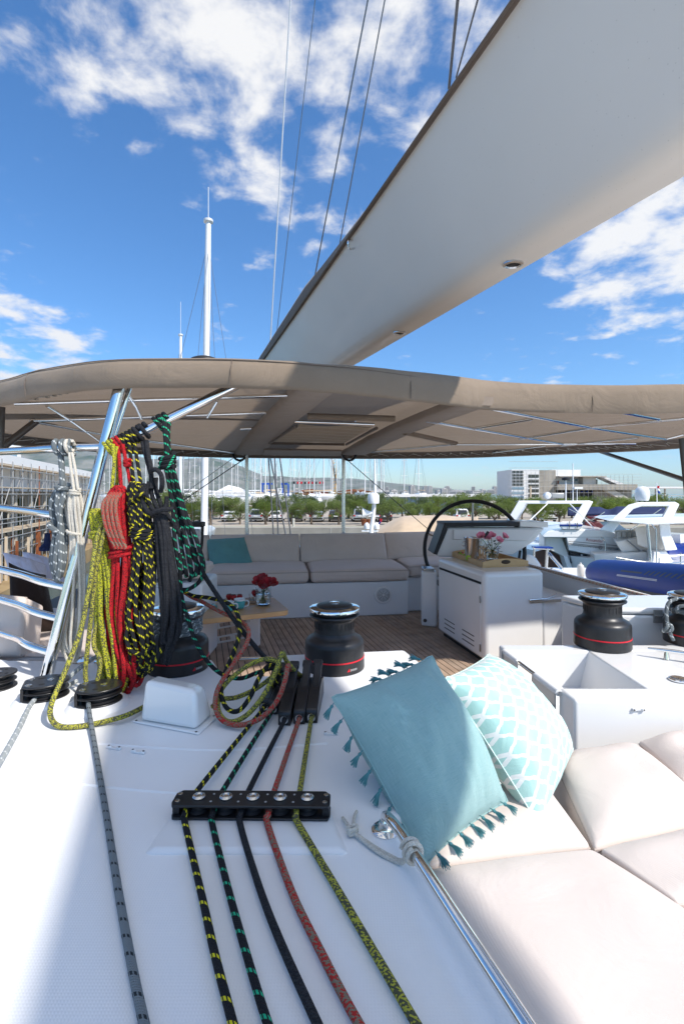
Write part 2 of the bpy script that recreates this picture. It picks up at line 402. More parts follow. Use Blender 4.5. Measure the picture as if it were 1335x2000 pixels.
# deck moulding: outline on the deck level, wrapped round the cockpit well and the sunbed well
ov = [gxy(*p, DZ) for p in ((20, 1288), (170, 1290), (300, 1287), (415, 1286), (438, 1318), (540, 1318), (546, 1278), (790, 1268), (838, 1306), (872, 1352), (905, 1410), (808, 1560), (770, 1612), (905, 1800), (1042, 2000))]
rail_a, rail_b = V((*ov[-2], 0)), V((*ov[-1], 0)); dd = (rail_b - rail_a).normalized()
tail = rail_b + dd * 3.2
outline = [(-4.2, 2.75), (-1.9, 2.30)] + ov + [(tail.x, tail.y), (-4.2, tail.y)]
deck_m = mat('non_skid_deck', (.80, .80, .80), .42, var=.035, vscale=2.5); k = NT(deck_m)
tco = k.n('ShaderNodeTexCoord'); hh = None
for d in ('X', 'Y'):
    w = k.n('ShaderNodeTexWave', bands_direction=d); w.inputs['Scale'].default_value = 62; k.l(tco.outputs['Object'], w.inputs['Vector'])
    hh = w.outputs['Fac'] if hh is None else k.m('MULTIPLY', hh, w.outputs['Fac'])
bp = k.n('ShaderNodeBump'); bp.inputs['Strength'].default_value = .22; bp.inputs['Distance'].default_value = .0012; k.l(hh, bp.inputs['Height']); k.l(bp.outputs[0], k.b.inputs['Normal'])
# scuffs and dried water marks
nz = k.n('ShaderNodeTexNoise'); nz.inputs['Scale'].default_value = 1.6; nz.inputs['Detail'].default_value = 8; nz.inputs['Distortion'].default_value = 1.5; k.l(tco.outputs['Object'], nz.inputs['Vector'])
k.l(k.mix(k.m('SMOOTH_MIN', k.m('MULTIPLY', k.m('SUBTRACT', nz.outputs[0], .42), 2.2), 1.0, .2), (.81, .81, .81), (.75, .755, .765)), k.b.inputs['Base Color'])
mb = MB(); mb.prism(outline, -0.25, DZ)
deck = one('coaming_deck', mb, deck_m, kind='structure', bevel=.018, seg=3)
# raised pads moulded into the deck (children of the deck)
def dpad(pts, h, inset, name='moulded_pad'):
    base = [V((*gxy(*p, DZ), DZ - .004)) for p in pts]; c = sum(base, V((0, 0, 0))) / len(base)
    top = [c + (b - c) * (1 - inset) + V((0, 0, h)) for b in base]
    m_ = MB(); m_.loft([base, top]); return part(name, m_, M['gel2'], deck, bevel=.008, seg=3)
dpad(((272, 1672), (330, 1588), (652, 1588), (690, 1672)), .012, .12)
# seams of the moulding: thin shallow ridges
for pts in (((0, 1508), (150, 1530), (330, 1548), (640, 1565)), ((180, 1452), (420, 1465), (640, 1452))):
    m_ = MB(); m_.tube([G(*p, DZ) + V((0, 0, -.0030)) for p in pts], .006, 6, 5); part('moulded_ridge', m_, M['gel2'], deck)
for (px, py, r_) in ((88, 1366, .105), (192, 1376, .105), (-12, 1350, .11)):
    g = G(px, py, DZ); m_ = MB(); m_.lathe([(r_, -.002), (r_ * .93, .007), (r_ * .8, .0125), (0, .0125)], g, 40); part('block_plinth', m_, M['gel2'], deck)

# cockpit sole: caulked teak planks
sole = MB(); corners = [V((-2.9, 2.0, -.022)), V((1.6, 2.0, -.022)), V((1.9, 6.2, -.022)), V((-3.4, 6.2, -.022))]
sole.prism([(c.x, c.y) for c in corners], -.06, -.006)
floor = one('teak_floor', sole, M['caulk'], kind='structure')
org = V((0, 2.2, 0)); PW = .0475
plank_meshes = []
for k_, mn in enumerate(('teak', 'teak2', 'teak3')):
    b_ = MB(); b_.box((0, 1.85, -.008), (PW - .0065, 3.9, .016)); plank_meshes.append(b_.mesh('plank', M[mn]))
ang = math.atan2(-AFT.x, AFT.y)
for i in range(-36, 40):
    o = bpy.data.objects.new('plank', plank_meshes[R.choice((0, 0, 1, 2))]); COL.objects.link(o)
    p = org + STB * (i * PW) + AFT * (-.02)
    o.parent = floor; o.location = p - V(floor.location); o.rotation_euler = (0, 0, ang)

# ---------------------------------------------------------------- cushions and pillows
def cushion(name, q, t, mt, parent, crown=.02, r=.03, n=14, pipe=True, seed=0, flop=.006):
    q = [V(x) for x in q]; nrm = (q[1] - q[0]).cross(q[3] - q[0]).normalized()
    def top(u, v):
        p = (q[0] * (1 - u) + q[1] * u) * (1 - v) + (q[3] * (1 - u) + q[2] * u) * v
        a, b = 2 * u - 1, 2 * v - 1
        wob = noise.noise(V((u * 3 + seed, v * 3, seed * 1.7))) * flop
        return p + nrm * (crown * (1 - a ** 4) * (1 - b ** 4) + wob * (1 - a ** 6) * (1 - b ** 6))
    m_ = MB(); nn = n + 1
    vs = [top(i / n, j / n) for j in range(nn) for i in range(nn)]
    fs = [(j * nn + i, j * nn + i + 1, (j + 1) * nn + i + 1, (j + 1) * nn + i) for j in range(n) for i in range(n)]
    rim = [i for i in range(n)] + [j * nn + n for j in range(n)] + [n * nn + i for i in range(n, 0, -1)] + [j * nn for j in range(n, 0, -1)]
    b0 = len(vs); ctr = sum(q, V((0, 0, 0))) / 4
    for i in rim: vs.append(ctr + (V(vs[i]) - ctr) * .985 - nrm * t)
    L = len(rim)
    for i in range(L): fs.append((rim[(i + 1) % L], rim[i], b0 + i, b0 + (i + 1) % L))
    fs.append(tuple(b0 + i for i in reversed(range(L))))
    m_.add(vs, fs)
    if parent is None: o = bpy.data.objects.new(name, m_.mesh(name, mt, 60)); COL.objects.link(o)
    else: o = part(name, m_, mt, parent, angle=60)
    bev(o, r, 4)
    if pipe:
        pp = MB(); pts = [V(vs[i]) for i in rim]; pts = [ctr + (p - ctr) * (1 - .012) - nrm * r * .28 for p in pts]
        pp.tube(pts, .0035, 6, 0, closed=True); part('piping', pp, M['piping'], o)
    return o
def puff(name, c, T, mt, parent=None, pinch=.06, n=22, seed=0, wr=.012, ex=.42):
    """scatter cushion through four corner points (bl, br, tr, tl)"""
    c = [V(x) for x in c]; nrm = (c[1] - c[0]).cross(c[3] - c[0]).normalized(); m_ = MB()
    for s in (1, -1):
        def fn(u, v, s=s):
            a, b = 2 * u - 1, 2 * v - 1
            a2 = a * (1 - pinch * (1 - b * b)); b2 = b * (1 - pinch * (1 - a * a)); uu, vv = (a2 + 1) / 2, (b2 + 1) / 2
            p = (c[0] * (1 - uu) + c[1] * uu) * (1 - vv) + (c[3] * (1 - uu) + c[2] * uu) * vv
            e = max(0, (1 - a * a)) * max(0, (1 - b * b))
            h = T / 2 * e ** ex + wr * min(1, e * 3) * (noise.noise(V((a * 2.2 + seed, b * 2.2, s + seed))) + .5 * noise.noise(V((a * 6 + seed, b * 2.5, s))))
            # soft creases running in from the corners
            h -= wr * .8 * max(0, abs(a * b) - .45) * math.sin((abs(a) - abs(b)) * 22 + seed) * (1 - max(abs(a), abs(b)) ** 4)
            return p + nrm * (s * max(0, h))
        k0 = len(m_.v); m_.grid(fn, n, n, uv=True)
        if s < 0: m_.f[-n * n:] = [tuple(reversed(f)) for f in m_.f[-n * n:]]; m_.uv[-n * n:] = [tuple(reversed(x)) for x in m_.uv[-n * n:]]
    return m_

# ---------------------------------------------------------------- main settee aft
A_, B_ = G(405, 1214, 0), G(797, 1200, 0); sx = (B_ - A_).normalized(); sy = V((-sx.y, sx.x, 0))
def S(a, b, z): return A_ + sx * a + sy * b + V((0, 0, z))
LEN = (B_ - A_).length
set_ = thing('settee', 'long taupe cushioned settee on a white moulded base behind the wooden table', 'sofa', S(LEN / 2, .3, 0))
m_ = MB(); z1 = .335
m_.prism([tuple(S(-.9, 0, 0).xy), tuple(S(LEN, 0, 0).xy), tuple(S(LEN, .95, 0).xy), tuple(S(-.9, .95, 0).xy)], 0, z1)
part('base', m_, M['gel2'], set_, bevel=.012)
m_ = MB(); m_.prism([tuple(S(LEN + .004, .12, 0).xy), tuple(S(LEN + 1.0, .12, 0).xy), tuple(S(LEN + 1.0, 1.25, 0).xy), tuple(S(LEN + .004, 1.25, 0).xy)], 0, .35)
part('corner_base', m_, M['gel2'], set_, bevel=.012)
m_ = MB(); m_.prism([tuple(S(-.95, .78, 0).xy), tuple(S(LEN, .80, 0).xy), tuple(S(LEN + 1.0, .98, 0).xy), tuple(S(LEN + 1.0, 1.08, 0).xy), tuple(S(-.95, .98, 0).xy)], .338, .60)
part('back_coaming', m_, M['gel2'], set_, bevel=.02)
cuts = [-.88, -.02, .96, LEN + .01]
for i in range(3):
    a, b = cuts[i] + .004, cuts[i + 1] - .004
    cushion('seat_cushion', (S(a, -.05, .46), S(b, -.05, .46), S(b, .62, .475), S(a, .62, .475)), .12, M['cush'], set_, .022, .042, seed=i, flop=.012)
bc = [-.9, -.06, .90, 1.86]
for i in range(3):
    a, b = bc[i] + .003, bc[i + 1] - .003
    cushion('back_cushion', (S(a, .50, .475), S(b, .50, .475), S(b, .68, .765), S(a, .68, .765)), .14, M['cush'], set_, .035, .045, seed=5 + i, flop=.02)
cushion('seat_cushion', (S(LEN + .02, .05, .475), S(LEN + .9, .10, .475), S(LEN + .9, .78, .48), S(LEN + .02, .66, .48)), .12, M['cush'], set_, .02, .04, seed=9)
cushion('back_cushion', (S(1.863, .56, .48), S(LEN + .9, .66, .48), S(LEN + .9, .84, .765), S(1.863, .72, .765)), .13, M['cush'], set_, .03, .045, seed=12)
sp = G(741, 1168, 0); d_ = V((sp.x, sp.y, 0)) ; spc = S(((741 - 405) / 392) * LEN + .02, -.002, .205); ms = axes(sx, sy * -1) @ Matrix.Identity(3)
ms = Matrix((sx, V((0, 0, 1)), -sy)).transposed()
m_ = MB(); m_.lathe([(.09, 0), (.09, .008), (.084, .014), (.066, .014), (.064, .008), (.05, .012), (.02, .016), (0, .017)], spc, 40, ms)
spk = part('speaker', m_, M['gel'], set_)
m_ = MB()
for rr in (.02, .034, .048, .06): m_.tube([spc + ms @ V((rr * math.cos(t * .2618), rr * math.sin(t * .2618), .0155)) for t in range(24)], .0022, 5, 0, closed=True)
for t in range(8): a = t * math.pi / 4; m_.tube([spc + ms @ V((.012 * math.cos(a), .012 * math.sin(a), .016)), spc + ms @ V((.064 * math.cos(a), .064 * math.sin(a), .0145))], .002, 5)
part('grille', m_, M['galv'], spk)
# teal cushion on the settee
def tealmat():
    m = fabric('teal_linen', (.15, .36, .37), 1100, .5, .14, .25, 10); return m
M['teal'] = tealmat()
c_ = (P(411, 1117, 5.05), P(497, 1108, 5.05), P(478, 1049, 5.24), P(399, 1053, 5.24))
m_ = puff('x', c_, .17, None, pinch=.04, seed=3)
tp = one('scatter_cushion', m_, M['teal'], 'dusky teal square cushion propped in the corner of the taupe settee', 'pillow', angle=80)
m_ = MB()
for i in range(16):
    t = i / 15; b = c_[0].lerp(c_[1], t); m_.tube([b, b + V((R.uniform(-.004, .004), -.01, -.022))], [.004, .006], 5)
    b = c_[0].lerp(c_[3], t); m_.tube([b, b + V((-.018, -.008, -.008))], [.004, .005], 5)
part('fringe', m_, M['teal'], tp)

# ---------------------------------------------------------------- left settee (behind the guard rails)
ls = thing('side_settee', 'taupe side settee behind the curved steel guard rails', 'sofa', G(60, 1290, DZ - .15))
q = [G(-160, 1300, DZ - .02), G(300, 1286, DZ - .02), P(300, 1238, 2.9), P(-160, 1238, 2.9)]
for p in q: p.z = DZ - .01
q = [V((-2.6, 2.34, .455)), V((-.82, 2.20, .455)), V((-.95, 3.15, .455)), V((-2.8, 3.25, .455))]
m_ = MB(); m_.prism([(p.x, p.y) for p in (V((-2.62, 2.30, 0)), V((-.86, 2.215, 0)), V((-.99, 3.2, 0)), V((-2.85, 3.3, 0)))], 0, .345); part('base', m_, M['gel2'], ls, bevel=.01)
cushion('seat_cushion', q, .10, M['cush'], ls, .015, .03, seed=21)
bq = [P(-190, 1288, 2.22), P(38, 1282, 2.22), P(50, 1165, 2.30), P(-190, 1140, 2.38)]
cushion('back_cushion', bq, .17, M['cush'], ls, .045, .06, seed=22)
def scatter(name, c, T, mt, lab, seed):
    return one(name, puff('x', c, T, None, seed=seed), mt, lab, 'pillow', angle=80)
scatter('scatter_cushion', (P(18, 1245, 2.5), P(118, 1238, 2.62), P(90, 1123, 2.75), P(17, 1098, 2.62)), .14, M['brown'], 'dark brown cushion leaning on the side settee behind the rails', 31)
scatter('scatter_cushion', (P(22, 1140, 2.80), P(95, 1150, 2.86), P(92, 1103, 2.98), P(5, 1078, 2.9)), .13, M['lav'], 'white and lavender cushion behind the dark brown one', 32)
scatter('scatter_cushion', (P(52, 1130, 3.0), P(130, 1140, 3.1), P(120, 1098, 3.2), P(43, 1077, 3.1)), .12, M['lav'], 'white and lavender cushion slumped beside the grey rope coil', 33)

# ---------------------------------------------------------------- sunbed
SZ = .375
well = MB(); well.prism([(.02, -2.6), (2.6, -2.6), (2.6, 1.715), (.60, 1.715), (.30, 1.62), (.02, 1.2)], -.2, .20)
one('sunbed_well', well, M['gel2'], kind='structure', bevel=.01)
def quadG(*pts): return [V((*gxy(*p, SZ), SZ)) for p in pts]
def sun_cushion(lab, pts, crown, seed, n=20):
    q = quadG(*pts); o = cushion('sunbed_cushion', q, .17, M['sun'], None, crown, .045, n, True, seed, .012)
    c = sum(q, V((0, 0, 0))) / 4 - V((0, 0, .17)); o.data.transform(Matrix.Translation(-c)); o.location = c
    for ch in o.children: ch.location = -c
    tag(o, lab, 'cushion', 'cream sunbed cushions')
sun_cushion('broad flat cream sunbed cushion running alongside the steel grab rail', ((1060, 2140), (1900, 2140), (1155, 1652), (834, 1692)), .028, 41)
sun_cushion('cream sunbed cushion with both turquoise pillows lying on it', ((836, 1688), (1153, 1648), (1066, 1530), (760, 1535)), .022, 42)
sun_cushion('plump cream sunbed cushion beside the patterned pillow', ((1160, 1652), (1420, 1600), (1238, 1448), (1078, 1474)), .045, 43)
sun_cushion('cream sunbed cushion tucked against the white winch locker', ((1340, 1535), (1520, 1500), (1430, 1415), (1246, 1446)), .04, 44)
sun_cushion('cream sunbed cushion abutting the broad flat one and the plump one', ((1320, 1760), (1900, 1700), (1430, 1598), (1172, 1656)), .035, 45)

# ---------------------------------------------------------------- two foreground pillows
def rim_pt(c, side, t, pinch):
    a, b = ((2 * t - 1, -1), (1, 2 * t - 1), (1 - 2 * t, 1), (-1, 1 - 2 * t))[side]
    a2 = a * (1 - pinch * (1 - b * b)); b2 = b * (1 - pinch * (1 - a * a)); uu, vv = (a2 + 1) / 2, (b2 + 1) / 2
    return (c[0] * (1 - uu) + c[1] * uu) * (1 - vv) + (c[3] * (1 - uu) + c[2] * uu) * vv
def rim_seam(c, pinch, mt, par):
    m_ = MB(); m_.tube([rim_pt(c, s, t / 10, pinch) for s in range(4) for t in range(10)], .0022, 6, 2, closed=True); part('seam', m_, mt, par)
c1 = (P(828, 1690, 1.058), P(990, 1564, 1.225), P(843, 1281, 1.42), P(648, 1362, 1.26))
M['teal_l'] = fabric('light_teal_linen', (.20, .45, .475), 1300, .7, .16, .12, 9)
k = NT(M['teal_l'])   # slubby linen weave: long thin thread noise both ways
t_ = k.n('ShaderNodeTexCoord'); fac = None
for s_ in ((14, 420, 1), (420, 14, 1)):
    mp = k.n('ShaderNodeMapping'); mp.inputs['Scale'].default_value = s_; k.l(t_.outputs['UV'], mp.inputs[0])
    n_ = k.n('ShaderNodeTexNoise'); n_.inputs['Scale'].default_value = 1; n_.inputs['Detail'].default_value = 3; k.l(mp.outputs[0], n_.inputs['Vector'])
    fac = n_.outputs[0] if fac is None else k.m('MULTIPLY', k.m('ADD', fac, n_.outputs[0]), .5)
k.l(k.mix(k.m('MULTIPLY', k.m('SUBTRACT', fac, .32), 2.8), (.25, .45, .445), (.41, .60, .59)), k.b.inputs['Base Color'])
pl = one('scatter_cushion', puff('x', c1, .25, None, pinch=.045, n=44, seed=1.3, wr=.016, ex=.58), M['teal_l'], 'plain light teal linen pillow edged with tassels', 'pillow', angle=80)
M['tassel'] = mat('teal_yarn', (.07, .22, .24), .8)
def tassel(p, d, size=.036):
    m_ = MB(); d = V(d).normalized(); s = size
    m_.tube([p, p + d * s * .35], [.0012, .0015], 5)
    m_.tube([p + d * s * .25, p + d * s * .33, p + d * s * .45, p + d * s * .5], [.001, .0042, .0042, .0028], 7)
    o = V((1, 0, 0)).cross(d).normalized(); q_ = d.cross(o)
    for j in range(18):
        a = j * 2.4; rr = .0040 * math.sqrt((j + 1) / 18); e = (o * math.cos(a) + q_ * math.sin(a))
        m_.tube([p + d * s * .48 + e * rr * .5, p + d * s * .8 + e * rr * 1.4, p + d * s * R.uniform(1.08, 1.24) + e * rr * R.uniform(2.2, 3.0) + V((0, 0, -.004))], [.0012, .0013, .0010], 4)
    return m_
tas = []
for i in range(9): tas.append((rim_pt(c1, 3, .03 + i * .108, .045), V((-.55 + R.uniform(-.15, .15), -.30, -.75))))
for i in range(7): tas.append((rim_pt(c1, 0, .12 + i * .13, .045) + V((0, -.004, .012)), V((.55 + R.uniform(-.2, .2), -.75, -.10))))
for i in range(6): tas.append((rim_pt(c1, 2, .10 + i * .085, .045), V((-.55 + R.uniform(-.2, .2), .25, .05 + R.uniform(-.2, .2)))))
ce = sum(c1, V((0, 0, 0))) / 4
for p, d in tas:
    part('tassel', tassel(p, d), M['tassel'], pl)
rim_seam(c1, .045, M['teal_l'], pl)
# patterned pillow
pm = fabric('trellis_cotton', (.34, .60, .57), 1500, .3, .08, .15, 10); k = NT(pm)
t_ = k.n('ShaderNodeTexCoord'); s_ = k.n('ShaderNodeSeparateXYZ'); k.l(t_.outputs['UV'], s_.inputs[0])
NXY = 7.2
U = k.m('MULTIPLY', k.m('ADD', s_.outputs[0], s_.outputs[1]), NXY); W_ = k.m('MULTIPLY', k.m('ADD', k.m('SUBTRACT', s_.outputs[0], s_.outputs[1]), 2.03), NXY)
def trell(a, b):   # a line at every whole a, jogging in steps along b
    st = k.m('MULTIPLY', k.m('ROUND', k.m('MULTIPLY', k.m('SINE', k.m('MULTIPLY', b, 6.2832)), 1.5)), .045)
    ph = k.m('ABSOLUTE', k.m('SUBTRACT', k.m('FRACT', k.m('ADD', k.m('ADD', a, st), .5)), .5))
    return k.m('LESS_THAN', ph, .10)
f_ = k.m('MAXIMUM', trell(U, W_), trell(W_, U))
k.l(k.mix(f_, (.42, .66, .62), (.83, .83, .81)), k.b.inputs['Base Color'])
c2 = (P(1050, 1610, 1.225), P(1118, 1462, 1.50), P(955, 1278, 1.66), P(868, 1326, 1.40))
pp2 = one('scatter_cushion', puff('x', c2, .23, None, pinch=.03, n=40, seed=7.1, wr=.012, ex=.5), pm, 'mint green pillow with a white trellis pattern', 'pillow', angle=80)
rim_seam(c2, .03, pm, pp2)

# ================================================================== DECK HARDWARE
# ---------------------------------------------------------------- winches
def winch(label, loc, s=1.0, rz=0, rope=None):
    w = thing('winch', label, 'winch', (0, 0, 0), 'black deck winches')
    m_ = MB(); m_.lathe([(.1255, 0), (.1265, .004), (.1255, .046), (.1250, .0465)], n=48); part('base', m_, M['winchblack'], w)
    m_ = MB(); m_.lathe([(.1256, .0467), (.1266, .0475), (.1266, .0515), (.1256, .0523)], n=48); part('red_stripe', m_, M['red'], w)
    m_ = MB(); m_.lathe([(.1248, .0524), (.1246, .10), (.1225, .112), (.115, .123), (.100, .131), (.089, .139), (.0845, .150)], n=48); part('skirt', m_, M['winchblack'], w)
    m_ = MB(); m_.lathe([(.0843, .1502), (.0825, .165), (.0825, .195), (.0850, .203), (.094, .211), (.1035, .216), (.1055, .220), (.1035, .224), (.092, .2265)], n=48)
    dr = part('drum', m_, M['winchblack'], w)
    m_ = MB()
    for t in range(30):
        a = t / 30 * 2 * math.pi; m_.box((.0828 * math.cos(a), .0828 * math.sin(a), .181), (.003, .0035, .028), rotz(a))
    part('drum_ribs', m_, M['winchblack'], dr)
    m_ = MB(); m_.lathe([(.090, .2267), (.0925, .229), (.0925, .2325), (.099, .2345), (.104, .2365)], n=48); part('self_tailer_jaw', m_, M['blackmatt'], w)
    m_ = MB(); m_.lathe([(.104, .2367), (.1075, .240), (.1080, .247), (.1055, .252), (.098, .2555), (.078, .2575)], n=56); part('chrome_ring', m_, M['chrome'], w)
    m_ = MB(); m_.lathe([(.077, .2577), (.075, .2615), (.060, .2655), (.030, .2675), (.0215, .268)], n=40); part('cap', m_, M['winchblack'], w)
    m_ = MB(); m_.lathe([(.021, .2682), (.021, .2715), (.016, .2735), (.009, .2735), (.008, .268), (0, .268)], n=24); part('handle_socket', m_, M['chrome'], w)
    # small maker's mark on the base: red sail and a pale bar of lettering
    m_ = MB(); a0 = -.75
    for a_, h0, h1, wd in ((a0, .016, .030, .006),): m_.add([V((.1276 * math.cos(a_ - .05), .1276 * math.sin(a_ - .05), h0)), V((.1276 * math.cos(a_ + .05), .1276 * math.sin(a_ + .05), h0)), V((.1276 * math.cos(a_ + .04), .1276 * math.sin(a_ + .04), h1))], [(0, 1, 2)])
    part('maker_mark', m_, M['red'], w, angle=0)
    m_ = MB()
    for t in range(6):
        a_ = a0 + .09 + t * .045; m_.box((.1274 * math.cos(a_), .1274 * math.sin(a_), .021), (.0012, .0042, .007 if t % 2 else .009), rotz(a_))
    part('maker_lettering', m_, M['galv'], w)
    w.location = loc; w.scale = (s, s, s); w.rotation_euler = (0, 0, rz)
    return w
winch('bare black winch with red stripe standing on the white ledge before the teak floor', G(653, 1301, DZ), 1.0, -.35)
w2 = winch('black winch wrapped in grey rope behind the hanging rope coils', G(348, 1303, DZ), 1.0, 0.0)
winch('black winch with red stripe on the white locker beside the open rope bin', G(1175, 1260, DZ), 1.0, .2)
W4 = V((1.72, 2.40, DZ)); winch('black winch with a knotted grey rope led round it', W4, .93, .1)
# grey sheet wrapped on the left winch, and the one knotted on the right winch
def coilpts(c, r, z0, z1, turns, a0=0, n=20):
    N = int(turns * n); return [V((c.x + r * math.cos(a0 + 2 * math.pi * t / n), c.y + r * math.sin(a0 + 2 * math.pi * t / n), z0 + (z1 - z0) * t / N)) for t in range(N + 1)]
c_ = V(w2.location); m_ = MB()
pts = coilpts(c_, .0935, DZ + .150, DZ + .215, 4.2, 2.5) ; m_.tube(pts, .0078, 8)
m_.tube(coilpts(c_, .103, DZ + .231, DZ + .233, 1.0, 2.2), .0085, 8)
st = G(130, 1342, DZ) + V((0, 0, .012))
m_.tube([G(262, 1330, DZ) + V((0, 0, .03)), G(268, 1290, DZ) + V((0, 0, .07)), c_ + V((-.105, .0, .135)), pts[0]], .0078, 8, 6)
m_.tube([c_ + V((-.14, -.06, .012)), c_ + V((-.135, -.055, .09)), c_ + V((-.125, -.03, .15)), c_ + V((-.098, -.02, .20))], .011, 8, 5)
one('rope', m_, M['grey_rope'], 'grey rope wound in turns round the winch behind the rope coils', 'rope')
m_ = MB(); c_ = W4; m_.tube(coilpts(c_, .086, DZ + .150, DZ + .172, 2.3, 1.0), .008, 8)
m_.tube([c_ + V((-.085, -.035, .225)), c_ + V((-.135, -.04, .205)), c_ + V((-.152, -.045, .16)), c_ + V((-.150, -.05, .10)), c_ + V((-.152, -.055, .085))], .0085, 8, 6)
m_.tube([c_ + V((-.06, -.07, .198)), c_ + V((-.095, -.06, .190)), c_ + V((-.105, -.045, .172)), c_ + V((-.085, -.035, .160))], .0085, 8, 6)
kc = c_ + V((-.158, -.062, .085))
m_.tube([kc + V((.022 * math.cos(t * 1.05) * (1 - t * .02), .014 * math.sin(t * 2.1), .018 * math.sin(t * 1.05 + .6))) for t in range(13)], .0082, 8, 4)
m_.tube([kc + V((.004, -.006, -.008)), kc + V((.012, -.010, -.035)), kc + V((.022, -.010, -.055))], .0085, 8, 4)
one('rope', m_, M['grey_rope'], 'short grey rope with a stopper knot hanging at the winch by the coaming', 'rope')

# ---------------------------------------------------------------- foot blocks on deck
def foot_block(label, px, py, a):
    g = G(px, py, DZ) + V((0, 0, .011)); b = thing('deck_block', label, 'pulley block', (0, 0, 0), 'black deck blocks')
    def oval(s=1.0): return [(.078 * s * math.cos(t * math.pi / 16) * (1.0), .064 * s * math.sin(t * math.pi / 16)) for t in range(32)]
    pl_ = oval(); cut = [(max(x, -.066), y) for x, y in pl_]
    m_ = MB(); m_.prism(cut, 0, .007); part('base_plate', m_, M['black'], b, bevel=.002)
    for z in (.0075, .0300):
        m_ = MB(); m_.lathe([(.056, z), (.058, z + .002), (.047, z + .0065), (.047, z + .0115), (.058, z + .016), (.056, z + .018)], (.006, 0, 0), 30); part('sheave', m_, M['blackmatt'], b)
    m_ = MB(); m_.prism([(x * .98, y * .98) for x, y in cut], .0258, .0297); part('middle_plate', m_, M['black'], b, bevel=.0015)
    m_ = MB(); m_.prism(cut, .0482, .0555); tp_ = part('top_plate', m_, M['black'], b, bevel=.0025)
    m_ = MB(); m_.box((-.064, 0, .026), (.010, .075, .044)); part('cheek', m_, M['black'], b, bevel=.002)
    for (x, y) in ((-.045, .030), (-.045, -.030), (.018, .002)):
        m_ = MB(); m_.lathe([(.0115, .0556), (.0115, .0575), (.006, .0582), (.004, .0568), (0, .0568)], (x, y, 0), 18); part('bolt', m_, M['steel2'], tp_)
    for (x, y, rr) in ((-.012, .030, 2.2), (.040, .026, 1.0), (.045, -.022, 1.0), (-.005, -.034, 1.6)):
        m_ = MB(); m_.lathe([(.0105, .0556), (.0095, .0560), (0, .0560)], (0, 0, 0), 16, Matrix.Diagonal((rr * .6, .75, 1)))
        m_.v = [(v[0] + x, v[1] + y, v[2]) for v in m_.v]; part('lightening_hole', m_, M['caulk'], tp_)
    b.location = g; b.rotation_euler = (0, 0, a)
    return b
foot_block('black double deck block at the foot of the leaning steel pole', 88, 1366, .42)
foot_block('black double deck block between the pole and the white cowl', 192, 1376, .36)
foot_block('black double deck block cut off by the edge of the white deck', -14, 1350, .5)
# the two sheets that leave them
m_ = MB(); zb = V((0, 0, .020)); m_.tube([G(150, 1345, DZ) + V((0, 0, .028)), G(118, 1360, DZ) + V((0, 0, .025)), G(68, 1378, DZ) + zb, G(35, 1440, DZ) + zb, G(-15, 1530, DZ) + zb, G(-130, 1720, DZ) + zb], .0082, 10, 5)
m_.tube([G(118, 1352, DZ) + V((0, 0, .02)), G(150, 1335, DZ) + V((0, 0, .05)), G(190, 1310, DZ) + V((0, 0, .06)), G(240, 1292, DZ) + V((0, 0, .07))], .0085, 8, 5)
M['grey_rope_pale'] = rope_mat('pale_grey_rope', (.34, .37, .38), (.62, .64, .64), 'tick')
one('rope', m_, M['grey_rope_pale'], 'pale grey sheet running from the block at the pole foot', 'rope')
m_ = MB(); z8 = V((0, 0, .0095)); m_.tube([G(178, 1375, DZ) + V((0, 0, .03)), G(173, 1392, DZ) + V((0, 0, .028)), G(185, 1460, DZ) + z8, G(208, 1600, DZ) + z8, G(233, 1760, DZ) + z8, G(262, 1920, DZ) + z8, G(290, 2060, DZ) + z8, G(318, 2300, DZ) + z8], .0071, 12, 6)
one('rope', m_, M['grey_rope2'], 'slate grey sheet with black ticks lying straight down the white deck', 'rope')
# small white deck fairleads
def padeye(label, c, a):
    m_ = MB(); pr = [(-.022, 0), (-.022, .007), (-.012, .0085), (-.008, .0045), (.008, .0045), (.012, .0085), (.022, .007), (.022, 0)]
    m_.extrude([V((x, -.005, z)) for x, z in pr], (0, .010, 0)); t = thing('pad_eye', label, 'deck fitting', (0, 0, 0), 'small white pad eyes'); part('bridge', m_, M['gel'], t, bevel=.0015)
    for x in (-.017, .017):
        m_ = MB(); m_.lathe([(.0032, .0076), (.0026, .0086), (0, .0087)], (x, 0, 0), 10); part('screw', m_, M['darksteel'], t)
    t.location = c; t.rotation_euler = (0, 0, a)
    return t
z0 = V((0, 0, .0005))
padeye('small white pad eye on the open deck beside the slate grey sheet', G(223, 1463, DZ) + z0, -.25); padeye('small white pad eye on the open deck in front of the white cowl', G(270, 1471, DZ) + z0, -.25)
padeye('small white pad eye beside the rope clutches and the tasselled pillow', G(646, 1435, DZ) + z0, -.05)

# ---------------------------------------------------------------- white cowl
cw = thing('cowl', 'white moulded cowl on a thin screwed flange beside the rope coils', 'deck cover', G(345, 1415, DZ))
fl = [G(258, 1412, DZ), G(388, 1437, DZ), G(426, 1402, DZ), G(300, 1380, DZ)]
m_ = MB(); m_.prism([(p.x, p.y) for p in fl], DZ + .0005, DZ + .007); part('flange', m_, M['gel'], cw, bevel=.004)
bt = [G(272, 1413, DZ), G(383, 1432, DZ), G(417, 1402, DZ), G(312, 1384, DZ)]
tpz = [P(286, 1328, 1.545), P(383, 1349, 1.515), P(394, 1336, 1.60), P(304, 1318, 1.65)]
m_ = MB(); rings = [[V((p.x, p.y, DZ + .0072)) for p in bt]]
for f_ in (.5, .78): rings.append([V((*(a.xy.lerp(b.xy, f_ * .8)), DZ + .0072 + (b.z - DZ) * f_)) for a, b in zip(bt, tpz)])
